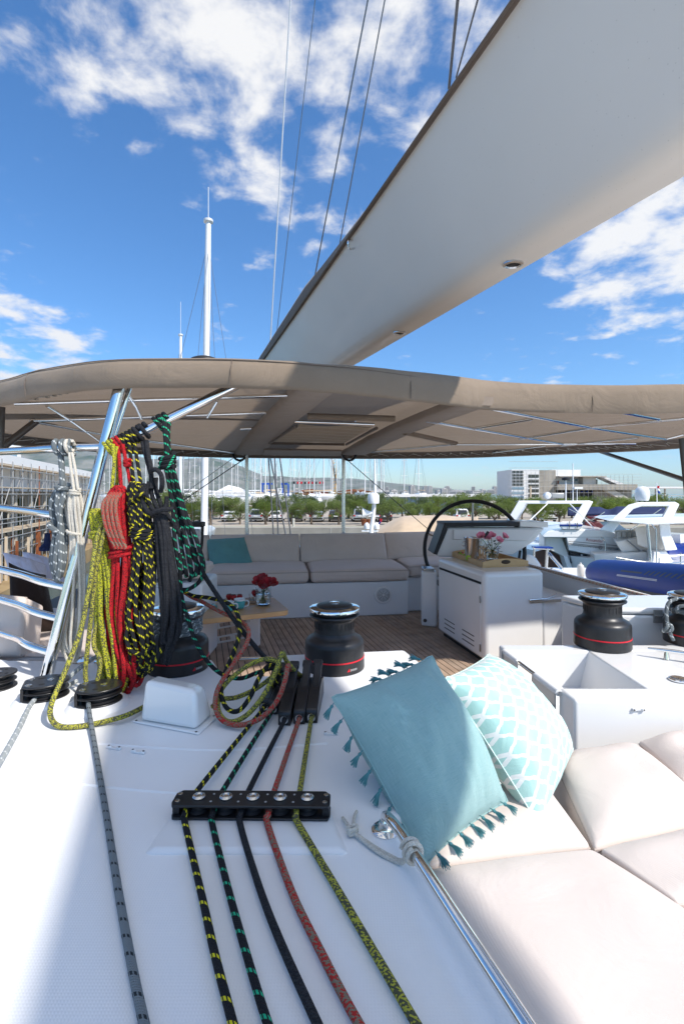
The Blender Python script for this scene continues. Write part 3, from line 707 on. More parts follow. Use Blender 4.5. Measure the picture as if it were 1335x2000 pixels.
rings.append(tpz); m_.loft(rings); part('hood', m_, M['gel'], cw, bevel=.016, seg=4)
for p in fl:
    c_ = sum(fl, V((0, 0, 0))) / 4; q_ = c_ + (p - c_) * .90
    m_ = MB(); m_.lathe([(.004, .007), (.0035, .0082), (0, .0082)], V((q_.x, q_.y, DZ)), 10); part('screw', m_, M['darksteel'], cw)

# ---------------------------------------------------------------- line organiser
ol, orr = G(331, 1610, DZ), G(644, 1613, DZ); ox = (orr - ol).normalized(); oy = V((-ox.y, ox.x, 0)); OLN = (orr - ol).length
og = thing('line_organizer', 'black five sheave line organiser bolted across the white deck', 'deck organizer', ol + ox * OLN / 2)
OZ = DZ + .009
def O(a, b, z): return ol + ox * a + oy * b + V((0, 0, OZ - DZ + z))
def opoly(a0, a1, b0, b1, ch): return [O(a0, b0 + ch, 0), O(a0 + ch * .4, b0, 0), O(a1 - ch * .4, b0, 0), O(a1, b0 + ch, 0), O(a1, b1 - ch, 0), O(a1 - ch, b1, 0), O(a0 + ch, b1, 0), O(a0, b1 - ch, 0)]
for nm, z0_, z1_ in (('bottom_plate', 0, .005), ('top_plate', .0265, .0325)):
    m_ = MB(); m_.prism([(p.x, p.y) for p in opoly(0, OLN, 0, .058, .012)], OZ + z0_, OZ + z1_); tpl = part(nm, m_, M['black'], og, bevel=.002)
for a in (.006, OLN - .006):
    m_ = MB(); m_.box(O(a + (.004 if a < .1 else -.004), .029, .0158), (.015, .036, .0212), axes(ox)); part('end_block', m_, M['black'], og)
SH = []
for i in range(5):
    a = (379 - 331 + i * 54.3) / 313 * OLN + .002; SH.append(a); c_ = O(a, .030, 0)
    m_ = MB(); m_.lathe([(.022, .006), (.024, .008), (.017, .013), (.017, .018), (.024, .023), (.022, .026)], c_, 30); part('sheave', m_, M['blackmatt'], og)
    m_ = MB(); m_.lathe([(.0135, .0327), (.0145, .034), (.0145, .036), (.0115, .0385), (.0075, .0390), (.005, .037), (0, .037)], c_, 28); part('bolt', m_, M['steel2'], tpl)
for a, b in [(.012, .016), (.010, .042), (OLN - .012, .016), (OLN - .010, .042)]:
    m_ = MB(); m_.lathe([(.0055, .0327), (.0055, .034), (.003, .0345), (0, .0345)], O(a, b, 0), 14); part('screw', m_, M['steel2'], tpl)
for i in range(4):
    for b in (.016, .043):
        m_ = MB(); m_.lathe([(.0028, .0326), (.0025, .0331), (0, .0331)], O((SH[i] + SH[i + 1]) / 2, b, 0), 10); part('screw', m_, M['galv'], tpl)

# ---------------------------------------------------------------- rope clutches
def clutch(label, front_px, front_py, w, back, raise_=0, L=.235, H=.062):
    f = G(front_px, front_py, DZ); t = thing('rope_clutch', label, 'rope clutch', f, 'black rope clutches')
    ax = V((.05, 1, 0)).normalized(); m3 = axes(V((ax.y, -ax.x, 0)))   # x right, y back
    f = f + V((0, 0, .0005)) + ax * back
    prof = [(0, 0), (-.0, .036), (.006, .044), (.10, H + .012), (.17, H + .020), (L, H), (L, 0)]
    m_ = MB(); m_.extrude([f + m3 @ V((-w / 2, y, z)) for y, z in prof], m3 @ V((w, 0, 0))); part('body', m_, M['black'], t, bevel=.003)
    m_ = MB(); hp = [(.085, H + .008), (.155, H + .022), (.185, H + .046), (.205, H + .062), (.222, H + .058), (.212, H + .034), (.185, H + .016)]
    m_.extrude([f + m3 @ V((-w * .36, y, z)) for y, z in hp], m3 @ V((w * .72, 0, 0))); part('lever', m_, M['blackmatt'], t, bevel=.004)
    m_ = MB(); m_.box(f + m3 @ V((0, .213, H + .055)), (w * .86, .026, .018), m3 @ Matrix.Rotation(.5, 3, 'X')); part('lever_tip', m_, M['blackmatt'], t, bevel=.004)
    rm = m3 @ Matrix.Rotation(math.pi / 2, 3, 'X')
    m_ = MB(); m_.lathe([(.0085, 0), (.0085, .0035), (.0125, .0040), (.0130, 0), (.0125, -.001)], f + m3 @ V((0, -.0005, .020)), 24, rm); part('steel_eye', m_, M['steel2'], t)
    m_ = MB(); m_.lathe([(.008, 0), (0, 0.0004)], f + m3 @ V((0, -.0008, .020)), 18, rm); part('eye_hole', m_, M['caulk'], t)
    return t, f + m3 @ V((0, 0, .020)), f + m3 @ V((0, L + .004, .035))
CL = {}
CL['bk'] = clutch('black rope clutch holding the plain black line', 555, 1418, .040, 0)
CL['red'] = clutch('black rope clutch holding the red line', 584, 1415, .038, 0)
CL['yg'] = clutch('black rope clutch holding the yellow green line', 608, 1413, .038, 0)
CL['grn'] = clutch('low black rope clutch holding the green ticked line', 530, 1404, .034, .03, H=.030, L=.13)
CL['yel'] = clutch('low black rope clutch holding the yellow ticked line', 511, 1402, .034, .04, H=.028, L=.12)

# ---------------------------------------------------------------- grab rail and cord
gr = thing('grab_rail', 'polished steel grab rail bordering the cream sunbed', 'rail', G(750, 1618, DZ))
g0 = G(752, 1622, DZ)
m_ = MB(); m_.lathe([(.030, .0005), (.030, .003), (.026, .006), (.016, .007), (.014, .012), (.0135, .02)], g0, 30); part('foot', m_, M['steel'], gr)
H_ = V((0, 0, .058))
RH = DZ + .050
rail_pts = [g0 + V((0, 0, .012)), g0 + V((.001, .001, .030)), G(762, 1601, RH - .003), G(781, 1624, RH), G(800, 1653, RH), G(850, 1730, RH), G(920, 1838, RH), G(990, 1945, RH), G(1130, 2160, RH)]
m_ = MB(); m_.tube(rail_pts, .0108, 16, 8); part('tube', m_, M['steel'], gr)
m_ = MB(); rp = G(803, 1660, DZ + .050)
rd = (G(850, 1730, .52) - G(781, 1624, .52)).normalized(); u1 = rd.cross(V((0, 0, 1))).normalized(); u2 = u1.cross(rd)
m_.tube([rp + rd * ((t - 9) * .0011) + (u1 * math.cos(t * .55) + u2 * math.sin(t * .55)) * .0165 for t in range(26)], .0045, 8, 2)
kn = G(688, 1632, DZ) + V((0, 0, .008))
for off in (0, .006):
    m_.tube([rp + V((-.012, -.004, -.012)), G(780, 1692, DZ) + V((0, off, .007)), G(735, 1668, DZ) + V((0, off * 1.4, .006)), kn], .0042, 8, 6)
m_.tube([kn + V((.010 * math.cos(t * 1.3), .008 * math.sin(t * 1.3 + .5), .004 + .006 * math.sin(t * 2.1))) for t in range(14)], .0042, 8, 3)
m_.tube([kn, G(672, 1612, DZ) + V((0, 0, .012)), G(669, 1603, DZ) + V((0, 0, .006))], .0038, 8, 5); m_.tube([kn, G(692, 1606, DZ) + V((0, 0, .012)), G(696, 1592, DZ) + V((0, 0, .008))], .0038, 8, 5)
one('cord', m_, M['white_rope'], 'knotted white cord looped round the steel grab rail', 'cord')

# ================================================================== POLE, RAILS, ROPES
pb = G(88, 1336, DZ); ptop = P(237, 742, 1.99); pbar = None
pole = thing('support_pole', 'thick leaning polished steel pole carrying the canopy over the guard rails', 'pole', pb)
m_ = MB(); m_.tube([pb + V((0, 0, .004)), ptop], .0225, 20); part('tube', m_, M['steel'], pole)
m_ = MB(); m_.lathe([(.050, .0005), (.050, .004), (.044, .008), (.030, .010), (.0285, .018), (.026, .020)], pb, 30); part('foot', m_, M['steel'], pole)
m_ = MB(); m_.tube([P(256, 750, 2.06), P(218, 870, 2.03)], .010, 12); part('brace', m_, M['steel'], pole)
# hanging bar
ba, bb = P(208, 879, 1.88), P(462, 752, 2.04); bd = (bb - ba).normalized()
m_ = MB(); m_.tube([ba, bb], .0195, 18); hb = part('hanging_bar', m_, M['steel'], pole)
# guard rails
rails = thing('guard_rail', 'five curved polished steel guard rails joined to the leaning pole', 'rail', V((-1.5, 2.1, DZ)))
for (y0, y1, x1, rr) in ((882, 872, 190, .0165), (992, 1011, 158, .0165), (1112, 1147, 128, .0165), (1171, 1209, 112, .015), (1235, 1276, 94, .015)):
    tt_ = [pb.lerp(ptop, i / 300) for i in range(301)]; e = min(tt_, key=lambda p: abs(CY - F * (p.z - CAMZ) / p.y - y1))
    pts = [e, P(x1 * .62, y1 + (y0 - y1) * .36, 1.96), P(x1 * .25, y1 + (y0 - y1) * .78, 2.10), P(-40, y0 - (y1 - y0) * .2, 2.28), P(-150, y0 - (y1 - y0) * .5, 2.6)]
    m_ = MB(); m_.tube(pts, rr, 14, 8); part('rail', m_, M['steel'], rails)
m_ = MB(); m_.tube([P(95, 868, 2.02), P(100, 890, 2.02)], .001, 5)

def barpt(px):   # point of the hanging bar seen at photo column px
    best = min((abs((CX + F * p.x / p.y) - px), i) for i, p in enumerate([ba.lerp(bb, t / 400) for t in range(401)]))
    return ba.lerp(bb, best[1] / 400)
bu = V((0, 0, 1)); bu = (bu - bd * bu.dot(bd)).normalized(); bv = bd.cross(bu)
def barwrap(mb, px, turns, r, rad=.0195, step=None):
    c = barpt(px); N = int(turns * 16); step = step or r * 2.05
    mb.tube([c + bd * ((t / 16 - turns / 2) * step) + (bu * math.cos(t * math.pi / 8) + bv * math.sin(t * math.pi / 8)) * (rad + r) for t in range(N + 1)], r, 8)
    return c
def hank(mb, path, Y, loops, r, seed, flat=.8, close_top=True, vary=.10):
    rg = random.Random(seed); k0 = 0
    for k_ in range(loops):
        a1 = (k_ + rg.uniform(-.2, .2)) / loops * math.pi * 2; a2 = a1 + math.pi * rg.uniform(.35, 1.25)
        drop = rg.uniform(-vary, .02) * (path[-1][1] - path[0][1])
        side = []
        for a in (a1, a2):
            col = []; fr = rg.uniform(.62, 1.0)
            for i, (px, py, hw) in enumerate(path):
                t = i / (len(path) - 1); sw = a + .5 * math.sin(t * 3 + seed + k_)
                yy = py + drop * max(0, (t - .5) * 2)
                col.append(P(px + math.cos(sw) * hw * fr, yy, Y + math.sin(sw) * hw * fr * flat / F * Y))
            side.append(col)
        b1, b2 = side[0][-1], side[1][-1]; mid = (b1 + b2) / 2; mid.z -= .035 + .4 * (b1 - b2).length
        t1, t2 = side[0][0], side[1][0]; tm = (t1 + t2) / 2; tm.z += .012
        pts = side[0] + [mid] + list(reversed(side[1])) + ([tm] if close_top else [])
        mb.tube(pts, r, 7, 4, closed=close_top)
def wraps(mb, px, py, hw, Y, turns, r, seed=0, tilt=0, flat=.8, pitch=1.9):
    N = int(turns * 14); m2 = hw / F * Y
    mb.tube([P(px, py, Y) + V((m2 * math.cos(t * .4488), m2 * flat * math.sin(t * .4488), -(t / 14 - turns / 2) * r * pitch + tilt * m2 * math.cos(t * .4488))) for t in range(N + 1)], r, 7)
def line(mb, pts, r, n=8, sm=6): mb.tube([P(*p) for p in pts], r, n, sm)

def deckrun(mb, cl, sheave, near, r, lift=.0115):
    e = cl[1]; a = SH[sheave]; s_ = -.0235
    pts = [e + V((0, .02, 0)), e + V((0, -.012, -.001)), e.lerp(O(a + s_, .09, .016), .5) + V((0, 0, -.004)), O(a + s_ * .95, .066, .0165), O(a + s_, .030, .0155), O(a + s_ * .95, -.004, .014)]
    pts += [G(x, y, DZ) + V((0, 0, max(lift, r + .0008) if i else .017)) for i, (x, y) in enumerate(near)]
    mb.tube(pts, r, 10, 6)
def rope_thing(label): return thing('rope', label, 'rope', P(300, 1300, 1.8))
Y0 = 1.80
# yellow green
rt = rope_thing('yellow green flecked rope, coiled on the bar and led across deck'); m_ = MB()
c_ = barwrap(m_, 218, 2.2, .0075); line(m_, [(221, 868, 1.84), (223, 905, 1.815), (219, 950, Y0), (212, 985, Y0), (200, 1006, Y0)], .0068)
line(m_, [(228, 872, 1.84), (230, 930, 1.83), (220, 980, 1.83), (205, 1004, 1.82)], .0066)
hank(m_, [(188, 1003, 12), (196, 1020, 19), (200, 1060, 16), (208, 1130, 20), (210, 1210, 24), (218, 1280, 28), (226, 1322, 30)], 1.80, 11, .0078, 3, vary=.07)
wraps(m_, 198, 1040, 20, 1.80, 2.2, .0075, tilt=.3)
part('hanging_coil', m_, M['ygreen_rope'], rt); m_ = MB()
M['ygd_rope'] = rope_mat('yellow_green_dark_rope', (.40, .38, .05), (.085, .085, .05), 'mottle', .55)
line(m_, [(200, 1022, 1.76), (188, 1060, 1.74), (176, 1140, 1.71), (158, 1230, 1.68), (128, 1310, 1.62), (102, 1372, 1.55), (100, 1402, 1.52), (118, 1419, 1.505), (160, 1418, 1.51), (210, 1408, 1.535), (250, 1396, 1.56), (290, 1376, 1.66)], .0082, 10)
line(m_, [(206, 1030, 1.75), (190, 1100, 1.74), (180, 1190, 1.735), (171, 1270, 1.73), (167, 1320, 1.73), (176, 1343, 1.73), (190, 1330, 1.735), (196, 1290, 1.745), (184, 1262, 1.76), (186, 1232, 1.78), (200, 1200, 1.79)], .0078, 10)
# loops thrown on deck by the clutches, ending in the clutch
e = CL['yg'][2]; ye = CL['yg'][2]
m_.tube([ye, P(585, 1318, 1.75), P(560, 1292, 1.66), P(551, 1275, 1.62), P(538, 1312, 1.58), P(512, 1362, 1.545), P(480, 1398, 1.53), P(448, 1410, 1.525), P(428, 1392, 1.55), P(427, 1360, 1.60), P(446, 1330, 1.64), P(484, 1300, 1.66), P(520, 1287, 1.66), P(546, 1296, 1.65), P(535, 1318, 1.68), P(500, 1345, 1.68), P(462, 1362, 1.66), P(432, 1366, 1.65), P(415, 1380, 1.66)], .0078, 10, 6)
part('tail', m_, M['ygd_rope'], rt); m_ = MB()
deckrun(m_, CL['yg'], 4, [(578, 1616), (606, 1660), (660, 1752), (725, 1865), (800, 1995), (900, 2170)], .0068); part('deck_run', m_, M['ygd_rope'], rt)
# red
rt = rope_thing('red flecked rope, coiled on the bar and led across deck'); m_ = MB()
barwrap(m_, 234, 2.0, .0075); line(m_, [(231, 870, 1.85), (234, 910, 1.82), (237, 955, 1.80), (238, 985, 1.79)], .007); line(m_, [(240, 868, 1.84), (246, 900, 1.83), (252, 930, 1.82), (256, 960, 1.81), (246, 990, 1.8)], .007)
kc = P(249, 904, 1.82)
m_.tube([kc + V((.010 * math.cos(t * 1.4), .009 * math.sin(t * 1.4), .011 * math.sin(t * .9))) for t in range(14)], .0065, 7, 3)
hank(m_, [(232, 958, 16), (226, 985, 24), (226, 1030, 26), (236, 1075, 22), (236, 1130, 24), (232, 1200, 26), (238, 1262, 26), (250, 1312, 34)], 1.79, 13, .0080, 8, vary=.09)
wraps(m_, 240, 1078, 24, 1.79, 2.2, .0078, tilt=.25); line(m_, [(212, 1040, 1.77), (228, 1062, 1.755), (250, 1070, 1.755), (264, 1060, 1.78)], .0078)
part('hanging_coil', m_, M['red_rope'], rt); m_ = MB()
for i, dx in enumerate((-14, -6, 2, 10)): line(m_, [(230 + dx * .7, 962, 1.765), (216 + dx, 985, 1.745), (222 + dx, 1030, 1.74), (238 + dx * .8, 1072, 1.75)], .0072)
for i in range(3): line(m_, [(262 + i * 7, 1100, 1.83), (268 + i * 9, 1180, 1.83), (268 + i * 8, 1250, 1.83)], .0075)
re_ = CL['red'][2]
m_.tube([re_, P(570, 1312, 1.74), P(562, 1300, 1.60), P(556, 1330, 1.53), P(540, 1370, 1.51), P(510, 1402, 1.505), P(470, 1416, 1.50), P(436, 1408, 1.52), P(421, 1384, 1.55), P(424, 1350, 1.59), P(440, 1320, 1.64), P(462, 1288, 1.70), P(482, 1255, 1.75), P(485, 1230, 1.80), P(468, 1212, 1.85), P(432, 1196, 1.9), P(392, 1174, 1.92), P(368, 1162, 1.92), P(330, 1130, 1.9), P(300, 1080, 1.88)], .0078, 10, 6)
part('tail', m_, M['redgrey_rope'], rt); m_ = MB()
deckrun(m_, CL['red'], 3, [(520, 1616), (538, 1668), (574, 1765), (622, 1865), (690, 1998), (790, 2170)], .0068); part('deck_run', m_, M['redgrey_rope'], rt)
# black with yellow ticks
rt = rope_thing('black rope with yellow ticks, coiled on the bar and led across deck'); m_ = MB()
barwrap(m_, 246, 2.0, .0075); barwrap(m_, 259, 1.6, .0075)
line(m_, [(252, 866, 1.86), (257, 905, 1.83), (262, 950, 1.80)], .0072); line(m_, [(263, 868, 1.86), (269, 905, 1.83), (276, 950, 1.80)], .0072)
hank(m_, [(266, 950, 14), (270, 978, 20), (274, 1020, 21), (279, 1045, 17), (280, 1100, 22), (274, 1170, 27), (268, 1230, 30), (274, 1290, 32)], 1.775, 13, .0072, 14, vary=.14)
wraps(m_, 277, 1040, 21, 1.775, 3.2, .0074, tilt=-.15); line(m_, [(252, 985, 1.75), (268, 968, 1.735), (285, 966, 1.745), (292, 985, 1.76)], .0074)
part('hanging_coil', m_, M['bk_yel_rope'], rt); m_ = MB()
ke = CL['yel'][2]
m_.tube([P(300, 1060, 1.82), P(318, 1105, 1.86), P(345, 1142, 1.9), P(372, 1162, 1.92), P(410, 1168, 1.90), P(445, 1178, 1.86), P(464, 1200, 1.82), P(468, 1235, 1.78), P(456, 1275, 1.73), P(438, 1318, 1.66), P(432, 1355, 1.6), P(444, 1384, 1.56), P(466, 1388, 1.555), P(488, 1362, 1.58), P(504, 1328, 1.63), P(522, 1302, 1.68), P(545, 1300, 1.70), P(541, 1330, 1.72), ke], .0076, 10, 6)
line(m_, [(268, 1290, 1.76), (285, 1308, 1.75), (305, 1288, 1.75), (318, 1262, 1.755)], .0074); line(m_, [(256, 1210, 1.74), (247, 1240, 1.735), (254, 1268, 1.735), (275, 1276, 1.735), (300, 1262, 1.74)], .0074)
part('tail', m_, M['bk_yel_rope'], rt); m_ = MB()
deckrun(m_, CL['yel'], 0, [(360, 1616), (372, 1665), (396, 1770), (420, 1880), (450, 1998), (494, 2170)], .0066); part('deck_run', m_, M['bk_yel_rope'], rt)
# plain black
rt = rope_thing('plain black rope, coiled on the bar and led across deck'); m_ = MB()
barwrap(m_, 272, 1.2, .0085); barwrap(m_, 284, 1.2, .0085)
line(m_, [(286, 862, 1.86), (290, 890, 1.82), (295, 915, 1.79), (296, 955, 1.77)], .0090); line(m_, [(278, 864, 1.86), (286, 895, 1.83), (294, 925, 1.81)], .008)
line(m_, [(294, 920, 1.77), (304, 917, 1.755), (314, 926, 1.75), (317, 945, 1.75), (314, 960, 1.77)], .0088)
for i in range(4): line(m_, [(284 + i * 7, 945 - i * 4, 1.77 + .008 * i), (278 + i * 9, 975 - i * 6, 1.755 + .012 * i), (292 + i * 8, 1002 - i * 4, 1.755 + .01 * i), (312 + i * 4, 1004 + i * 2, 1.76 + .01 * i), (326, 985 - i * 5, 1.78)], .0086)
line(m_, [(294, 1004, 1.745), (315, 996, 1.735), (338, 994, 1.745)], .0088)
hank(m_, [(312, 1004, 10), (318, 1040, 14), (324, 1100, 18), (332, 1170, 22), (334, 1230, 20), (326, 1266, 14)], 1.775, 8, .0092, 27, vary=.16)
part('hanging_coil', m_, M['bk_rope'], rt); m_ = MB()
m_.tube([P(322, 1000, 1.78), P(338, 1020, 1.79), P(362, 1060, 1.82), P(398, 1122, 1.86), P(436, 1180, 1.84), P(476, 1236, 1.8), P(520, 1287, 1.79), P(548, 1312, 1.8), CL['bk'][2]], .0088, 10, 6)
part('tail', m_, M['bk_rope'], rt); m_ = MB()
deckrun(m_, CL['bk'], 2, [(467, 1616), (482, 1668), (513, 1765), (550, 1860), (612, 2000), (690, 2170)], .0068); part('deck_run', m_, M['bk_rope'], rt)
# black with green ticks
rt = rope_thing('black rope with green ticks, knotted on the bar and led across deck'); m_ = MB()
barwrap(m_, 312, 1.3, .0085); barwrap(m_, 323, 1.3, .0085)
line(m_, [(320, 822, 1.87), (324, 850, 1.84), (326, 880, 1.82), (328, 905, 1.81)], [.010, .011, .010, .010]); line(m_, [(330, 826, 1.88), (328, 850, 1.85), (330, 885, 1.83)], .0085)
wraps(m_, 327, 902, 13, 1.81, 3.2, .0092, tilt=.3, flat=.9, pitch=1.7)
for i in range(5): line(m_, [(322 + i * 3.5, 905, 1.80 + .012 * (i % 2)), (330 + i * 4, 945, 1.795 + .014 * (i % 2)), (338 + i * 6, 1000, 1.79 + .012 * (i % 3)), (342 + i * 11, 1060, 1.79 + .015 * (i % 2)), (352 + i * 11, 1115, 1.79), (358 + i * 6, 1135 - 9 * abs(i - 2), 1.80)], .0078)
line(m_, [(378, 1040, 1.80), (394, 1085, 1.81), (398, 1112, 1.81), (390, 1135, 1.81), (370, 1150, 1.81), (352, 1152, 1.80)], .0076); line(m_, [(362, 1050, 1.79), (370, 1100, 1.79), (376, 1124, 1.79), (384, 1110, 1.80), (380, 1070, 1.81)], .0076)
line(m_, [(345, 990, 1.80), (342, 1040, 1.80), (334, 1075, 1.80), (330, 1110, 1.80)], .0076)
part('hanging_coil', m_, M['bk_grn_rope'], rt); m_ = MB()
m_.tube([P(352, 1080, 1.79), P(352, 1130, 1.79), P(356, 1170, 1.78), P(366, 1205, 1.77), P(380, 1248, 1.76), P(402, 1288, 1.74), P(432, 1316, 1.72), P(468, 1325, 1.72), P(502, 1314, 1.74), P(536, 1305, 1.76), P(556, 1320, 1.77), P(546, 1338, 1.74), CL['grn'][2]], .0076, 10, 6)
part('tail', m_, M['bk_grn_rope'], rt); m_ = MB()
deckrun(m_, CL['grn'], 1, [(413, 1616), (425, 1665), (450, 1765), (479, 1870), (517, 1998), (575, 2170)], .0066); part('deck_run', m_, M['bk_grn_rope'], rt)
# grey and white hanks on the guard rail
m_ = MB(); rc = P(118, 874, 1.935)
m_.tube([rc + V((-.022 + t * .0019, .027 * math.cos(t * .45), .027 * math.sin(t * .45))) for t in range(40)], .0098, 9)
line(m_, [(119, 886, 1.93), (121, 915, 1.92), (123, 950, 1.91)], .0115); wraps(m_, 122, 953, 11, 1.91, 1.5, .009, flat=.9)
hank(m_, [(120, 955, 9), (114, 975, 16), (112, 1000, 15), (116, 1035, 13), (114, 1070, 15), (112, 1105, 16)], 1.92, 5, .0105, 51, vary=.06); wraps(m_, 112, 1032, 14, 1.915, 1.4, .0105, tilt=-.5)
one('rope', m_, M['grey_rope'], 'thick grey rope coil hanging from the top guard rail', 'rope')
m_ = MB(); rc = P(133, 872, 1.92)
m_.tube([rc + V((-.006 + t * .0012, .0235 * math.cos(t * .45), .0235 * math.sin(t * .45))) for t in range(18)], .0068, 8)
line(m_, [(136, 884, 1.91), (139, 915, 1.90), (145, 957, 1.89)], .0055); line(m_, [(141, 884, 1.91), (147, 915, 1.90), (153, 957, 1.89)], .0055)
hank(m_, [(146, 958, 8), (144, 976, 17), (146, 1005, 16), (150, 1050, 13), (150, 1120, 16), (146, 1200, 20), (140, 1260, 22)], 1.915, 12, .0052, 63, vary=.08); wraps(m_, 146, 1040, 14, 1.91, 1.5, .0055, tilt=-.2); wraps(m_, 147, 960, 9, 1.90, 2, .0052)
one('rope', m_, M['white_rope'], 'thin white rope coil hanging behind the leaning pole', 'rope')
# recessed lamp / cup rings on the ledge behind the pole
for px, lab in ((158, 'polished oval deck ring behind the leaning pole'), (205, 'polished oval deck ring behind the yellow green coil')):
    g = G(px, 1291, DZ); m_ = MB(); m_.lathe([(.045, .0005), (.046, .004), (.040, .007), (.034, .0055), (.032, .001), (0, .001)], g, 30); one('deck_ring', m_, M['steel'], lab, 'deck fitting', 'polished deck rings')

# ================================================================== LOCKERS, HELM
# winch locker on the right, with an open rope bin closed by a clear canvas panel
lk = thing('winch_locker', 'white moulded winch locker with an open rope bin at its side', 'locker', V((1.3, 2.0, 0)))
xl0, xl1 = G(1122, 1367, DZ), G(975, 1261, DZ)      # near-left and far-left top corners
y0, y1 = xl0.y, xl1.y
def LX(y): return xl0.x + (xl1.x - xl0.x) * (y - y0) / (y1 - y0)
bin_y0, bin_y1, bin_x = 1.835, 2.27, .36              # rope bin: from y0 to y1, this deep in x
XR = 2.7
def lprism(name, pts, z0, z1, bevel=.012, mt='gel'):
    m_ = MB(); m_.prism(pts, z0, z1); return part(name, m_, M[mt], lk, bevel=bevel, seg=3)
lprism('front_block', [(xl0.x, y0), (XR, y0), (XR, bin_y0), (LX(bin_y0), bin_y0)], -.05, DZ)
lprism('back_block', [(LX(bin_y1), bin_y1), (XR, bin_y1), (XR, y1 + .02), (xl1.x, y1 + .02)], -.05, DZ - .0015)
m_ = MB()   # body beside the bin with sloping inner face
a0, a1 = bin_y0 - .006, bin_y1 + .006; xi = LX(2.05) + bin_x
m_.loft([[V((xi, a0, DZ - .003)), V((XR, a0, DZ - .003)), V((XR, a0, -.05)), V((xi - .13, a0, -.05))], [V((xi, a1, DZ - .003)), V((XR, a1, DZ - .003)), V((XR, a1, -.05)), V((xi - .13, a1, -.05))]])
part('bin_side', m_, M['gel'], lk, bevel=.006)
m_ = MB(); m_.box((LX(2.05) + .17, 2.05, .285), (.42, .446, .03)); part('bin_floor', m_, M['gel2'], lk)
# bar and canvas
zb = DZ - .012
ba_, bb_ = V((LX(bin_y0) - .004, bin_y0 - .03, zb)), V((LX(bin_y1) - .004, bin_y1 + .03, zb))
m_ = MB(); m_.tube([ba_, bb_], .009, 12); part('bar', m_, M['steel'], lk)
canv = mat('clear_vinyl_panel', (.70, .66, .60), .3, var=.05, vscale=4, trans=.12, spec=.5)
m_ = MB(); NC = 26
def cv(u, v):
    y = bin_y0 - .01 + u * (bin_y1 - bin_y0 + .02); x = LX(y) - .0145; z = zb + .008 - v * .42
    return V((x - .010 * math.sin(v * math.pi) * math.sin(u * math.pi) + .003 * math.sin(u * 9), y, z))
def hole(u, v): return .40 < u < .66 and v < .13
for j in range(NC):
    for i in range(NC):
        if hole((i + .5) / NC, (j + .5) / NC): continue
        m_.add([cv(i / NC, j / NC), cv((i + 1) / NC, j / NC), cv((i + 1) / NC, (j + 1) / NC), cv(i / NC, (j + 1) / NC)], [(0, 1, 2, 3)])
cp = part('canvas_panel', m_, canv, lk); sm = cp.modifiers.new('weld', 'WELD'); sm.merge_threshold = .0004; sd = cp.modifiers.new('thick', 'SOLIDIFY'); sd.thickness = .002
m_ = MB()
for seq in ([(.0, 0), (.0, 1)], [(1, 0), (1, 1)], [(0.02, .16), (.4, .16), (.42, .14), (.66, .14), (.68, .16), (.98, .16)]):
    m_.tube([cv(*s_) + V((-.002, 0, 0)) for s_ in seq], .0028, 6)
part('binding', m_, M['galv'], cp)
for (u0, u1) in ((.02, .37), (.69, .98)):
    p0, p1 = ba_.lerp(bb_, u0), ba_.lerp(bb_, u1); m_ = MB(); m_.tube([p0, p1], .0135, 10); part('canvas_sleeve', m_, M['gel2'], cp)
t = padeye('small white pad eye on the front of the winch locker', (0, 0, 0), 0); t.location = P(1245, 1385, y0 - .001); t.rotation_euler = (math.radians(90), 0, 0)
m_ = MB(); m_.lathe([(.036, .0005), (.036, .004), (.030, .007), (.022, .004), (0, .003)], G(1325, 1328, DZ), 28); one('deck_ring', m_, M['chrome'], 'chrome round cap on the winch locker top by the cleat', 'deck fitting', 'polished deck rings')
# cleat
cl_ = thing('cleat', 'polished steel horn cleat on the winch locker', 'cleat', G(1320, 1283, DZ))
c0, c1_ = G(1264, 1282, DZ), G(1400, 1302, DZ); up = V((0, 0, .034))
m_ = MB(); m_.tube([c0 + up + V((0, 0, .002)), c0.lerp(c1_, .3) + up + V((0, 0, .004)), c0.lerp(c1_, .7) + up + V((0, 0, .004)), c1_ + up], [.0055, .009, .009, .0055], 10, 4); part('horns', m_, M['steel'], cl_)
for f_ in (.28, .62): m_ = MB(); m_.tube([c0.lerp(c1_, f_) + V((0, 0, .001)), c0.lerp(c1_, f_) + up], [.013, .008], 10); part('leg', m_, M['steel'], cl_)
# raised side locker behind it
m_ = MB(); a_, b_ = G(1095, 1163, .60), G(1190, 1188, .60)
sl_ = thing('side_locker', 'white raised side locker with a steel hinge under the coaming', 'locker', V((1.6, 2.9, 0)))
pl_ = [(b_.x, b_.y), (b_.x + 1.3, b_.y - .10), (b_.x + 1.3, a_.y + .02), (a_.x, a_.y)]
m_.prism(pl_, .0, .565); part('body', m_, M['gel'], sl_, bevel=.012)
c_ = sum((V((*p, 0)) for p in pl_), V((0, 0, 0))) / 4
m_ = MB(); m_.prism([tuple((c_ + (V((*p, 0)) - c_) * 1.008).xy) for p in pl_], .569, .602); lid = part('lid', m_, M['gel'], sl_, bevel=.014, seg=3)
hn = V((b_.x + .235, b_.y - .026, .555))
m_ = MB(); m_.box(hn + V((0, 0, .029)), (.046, .006, .028)); m_.box(hn + V((0, 0, -.008)), (.046, .006, .034)); m_.tube([hn + V((-.023, -.004, .012)), hn + V((.023, -.004, .012))], .004, 8); part('hinge', m_, M['galv'], sl_, bevel=.001)
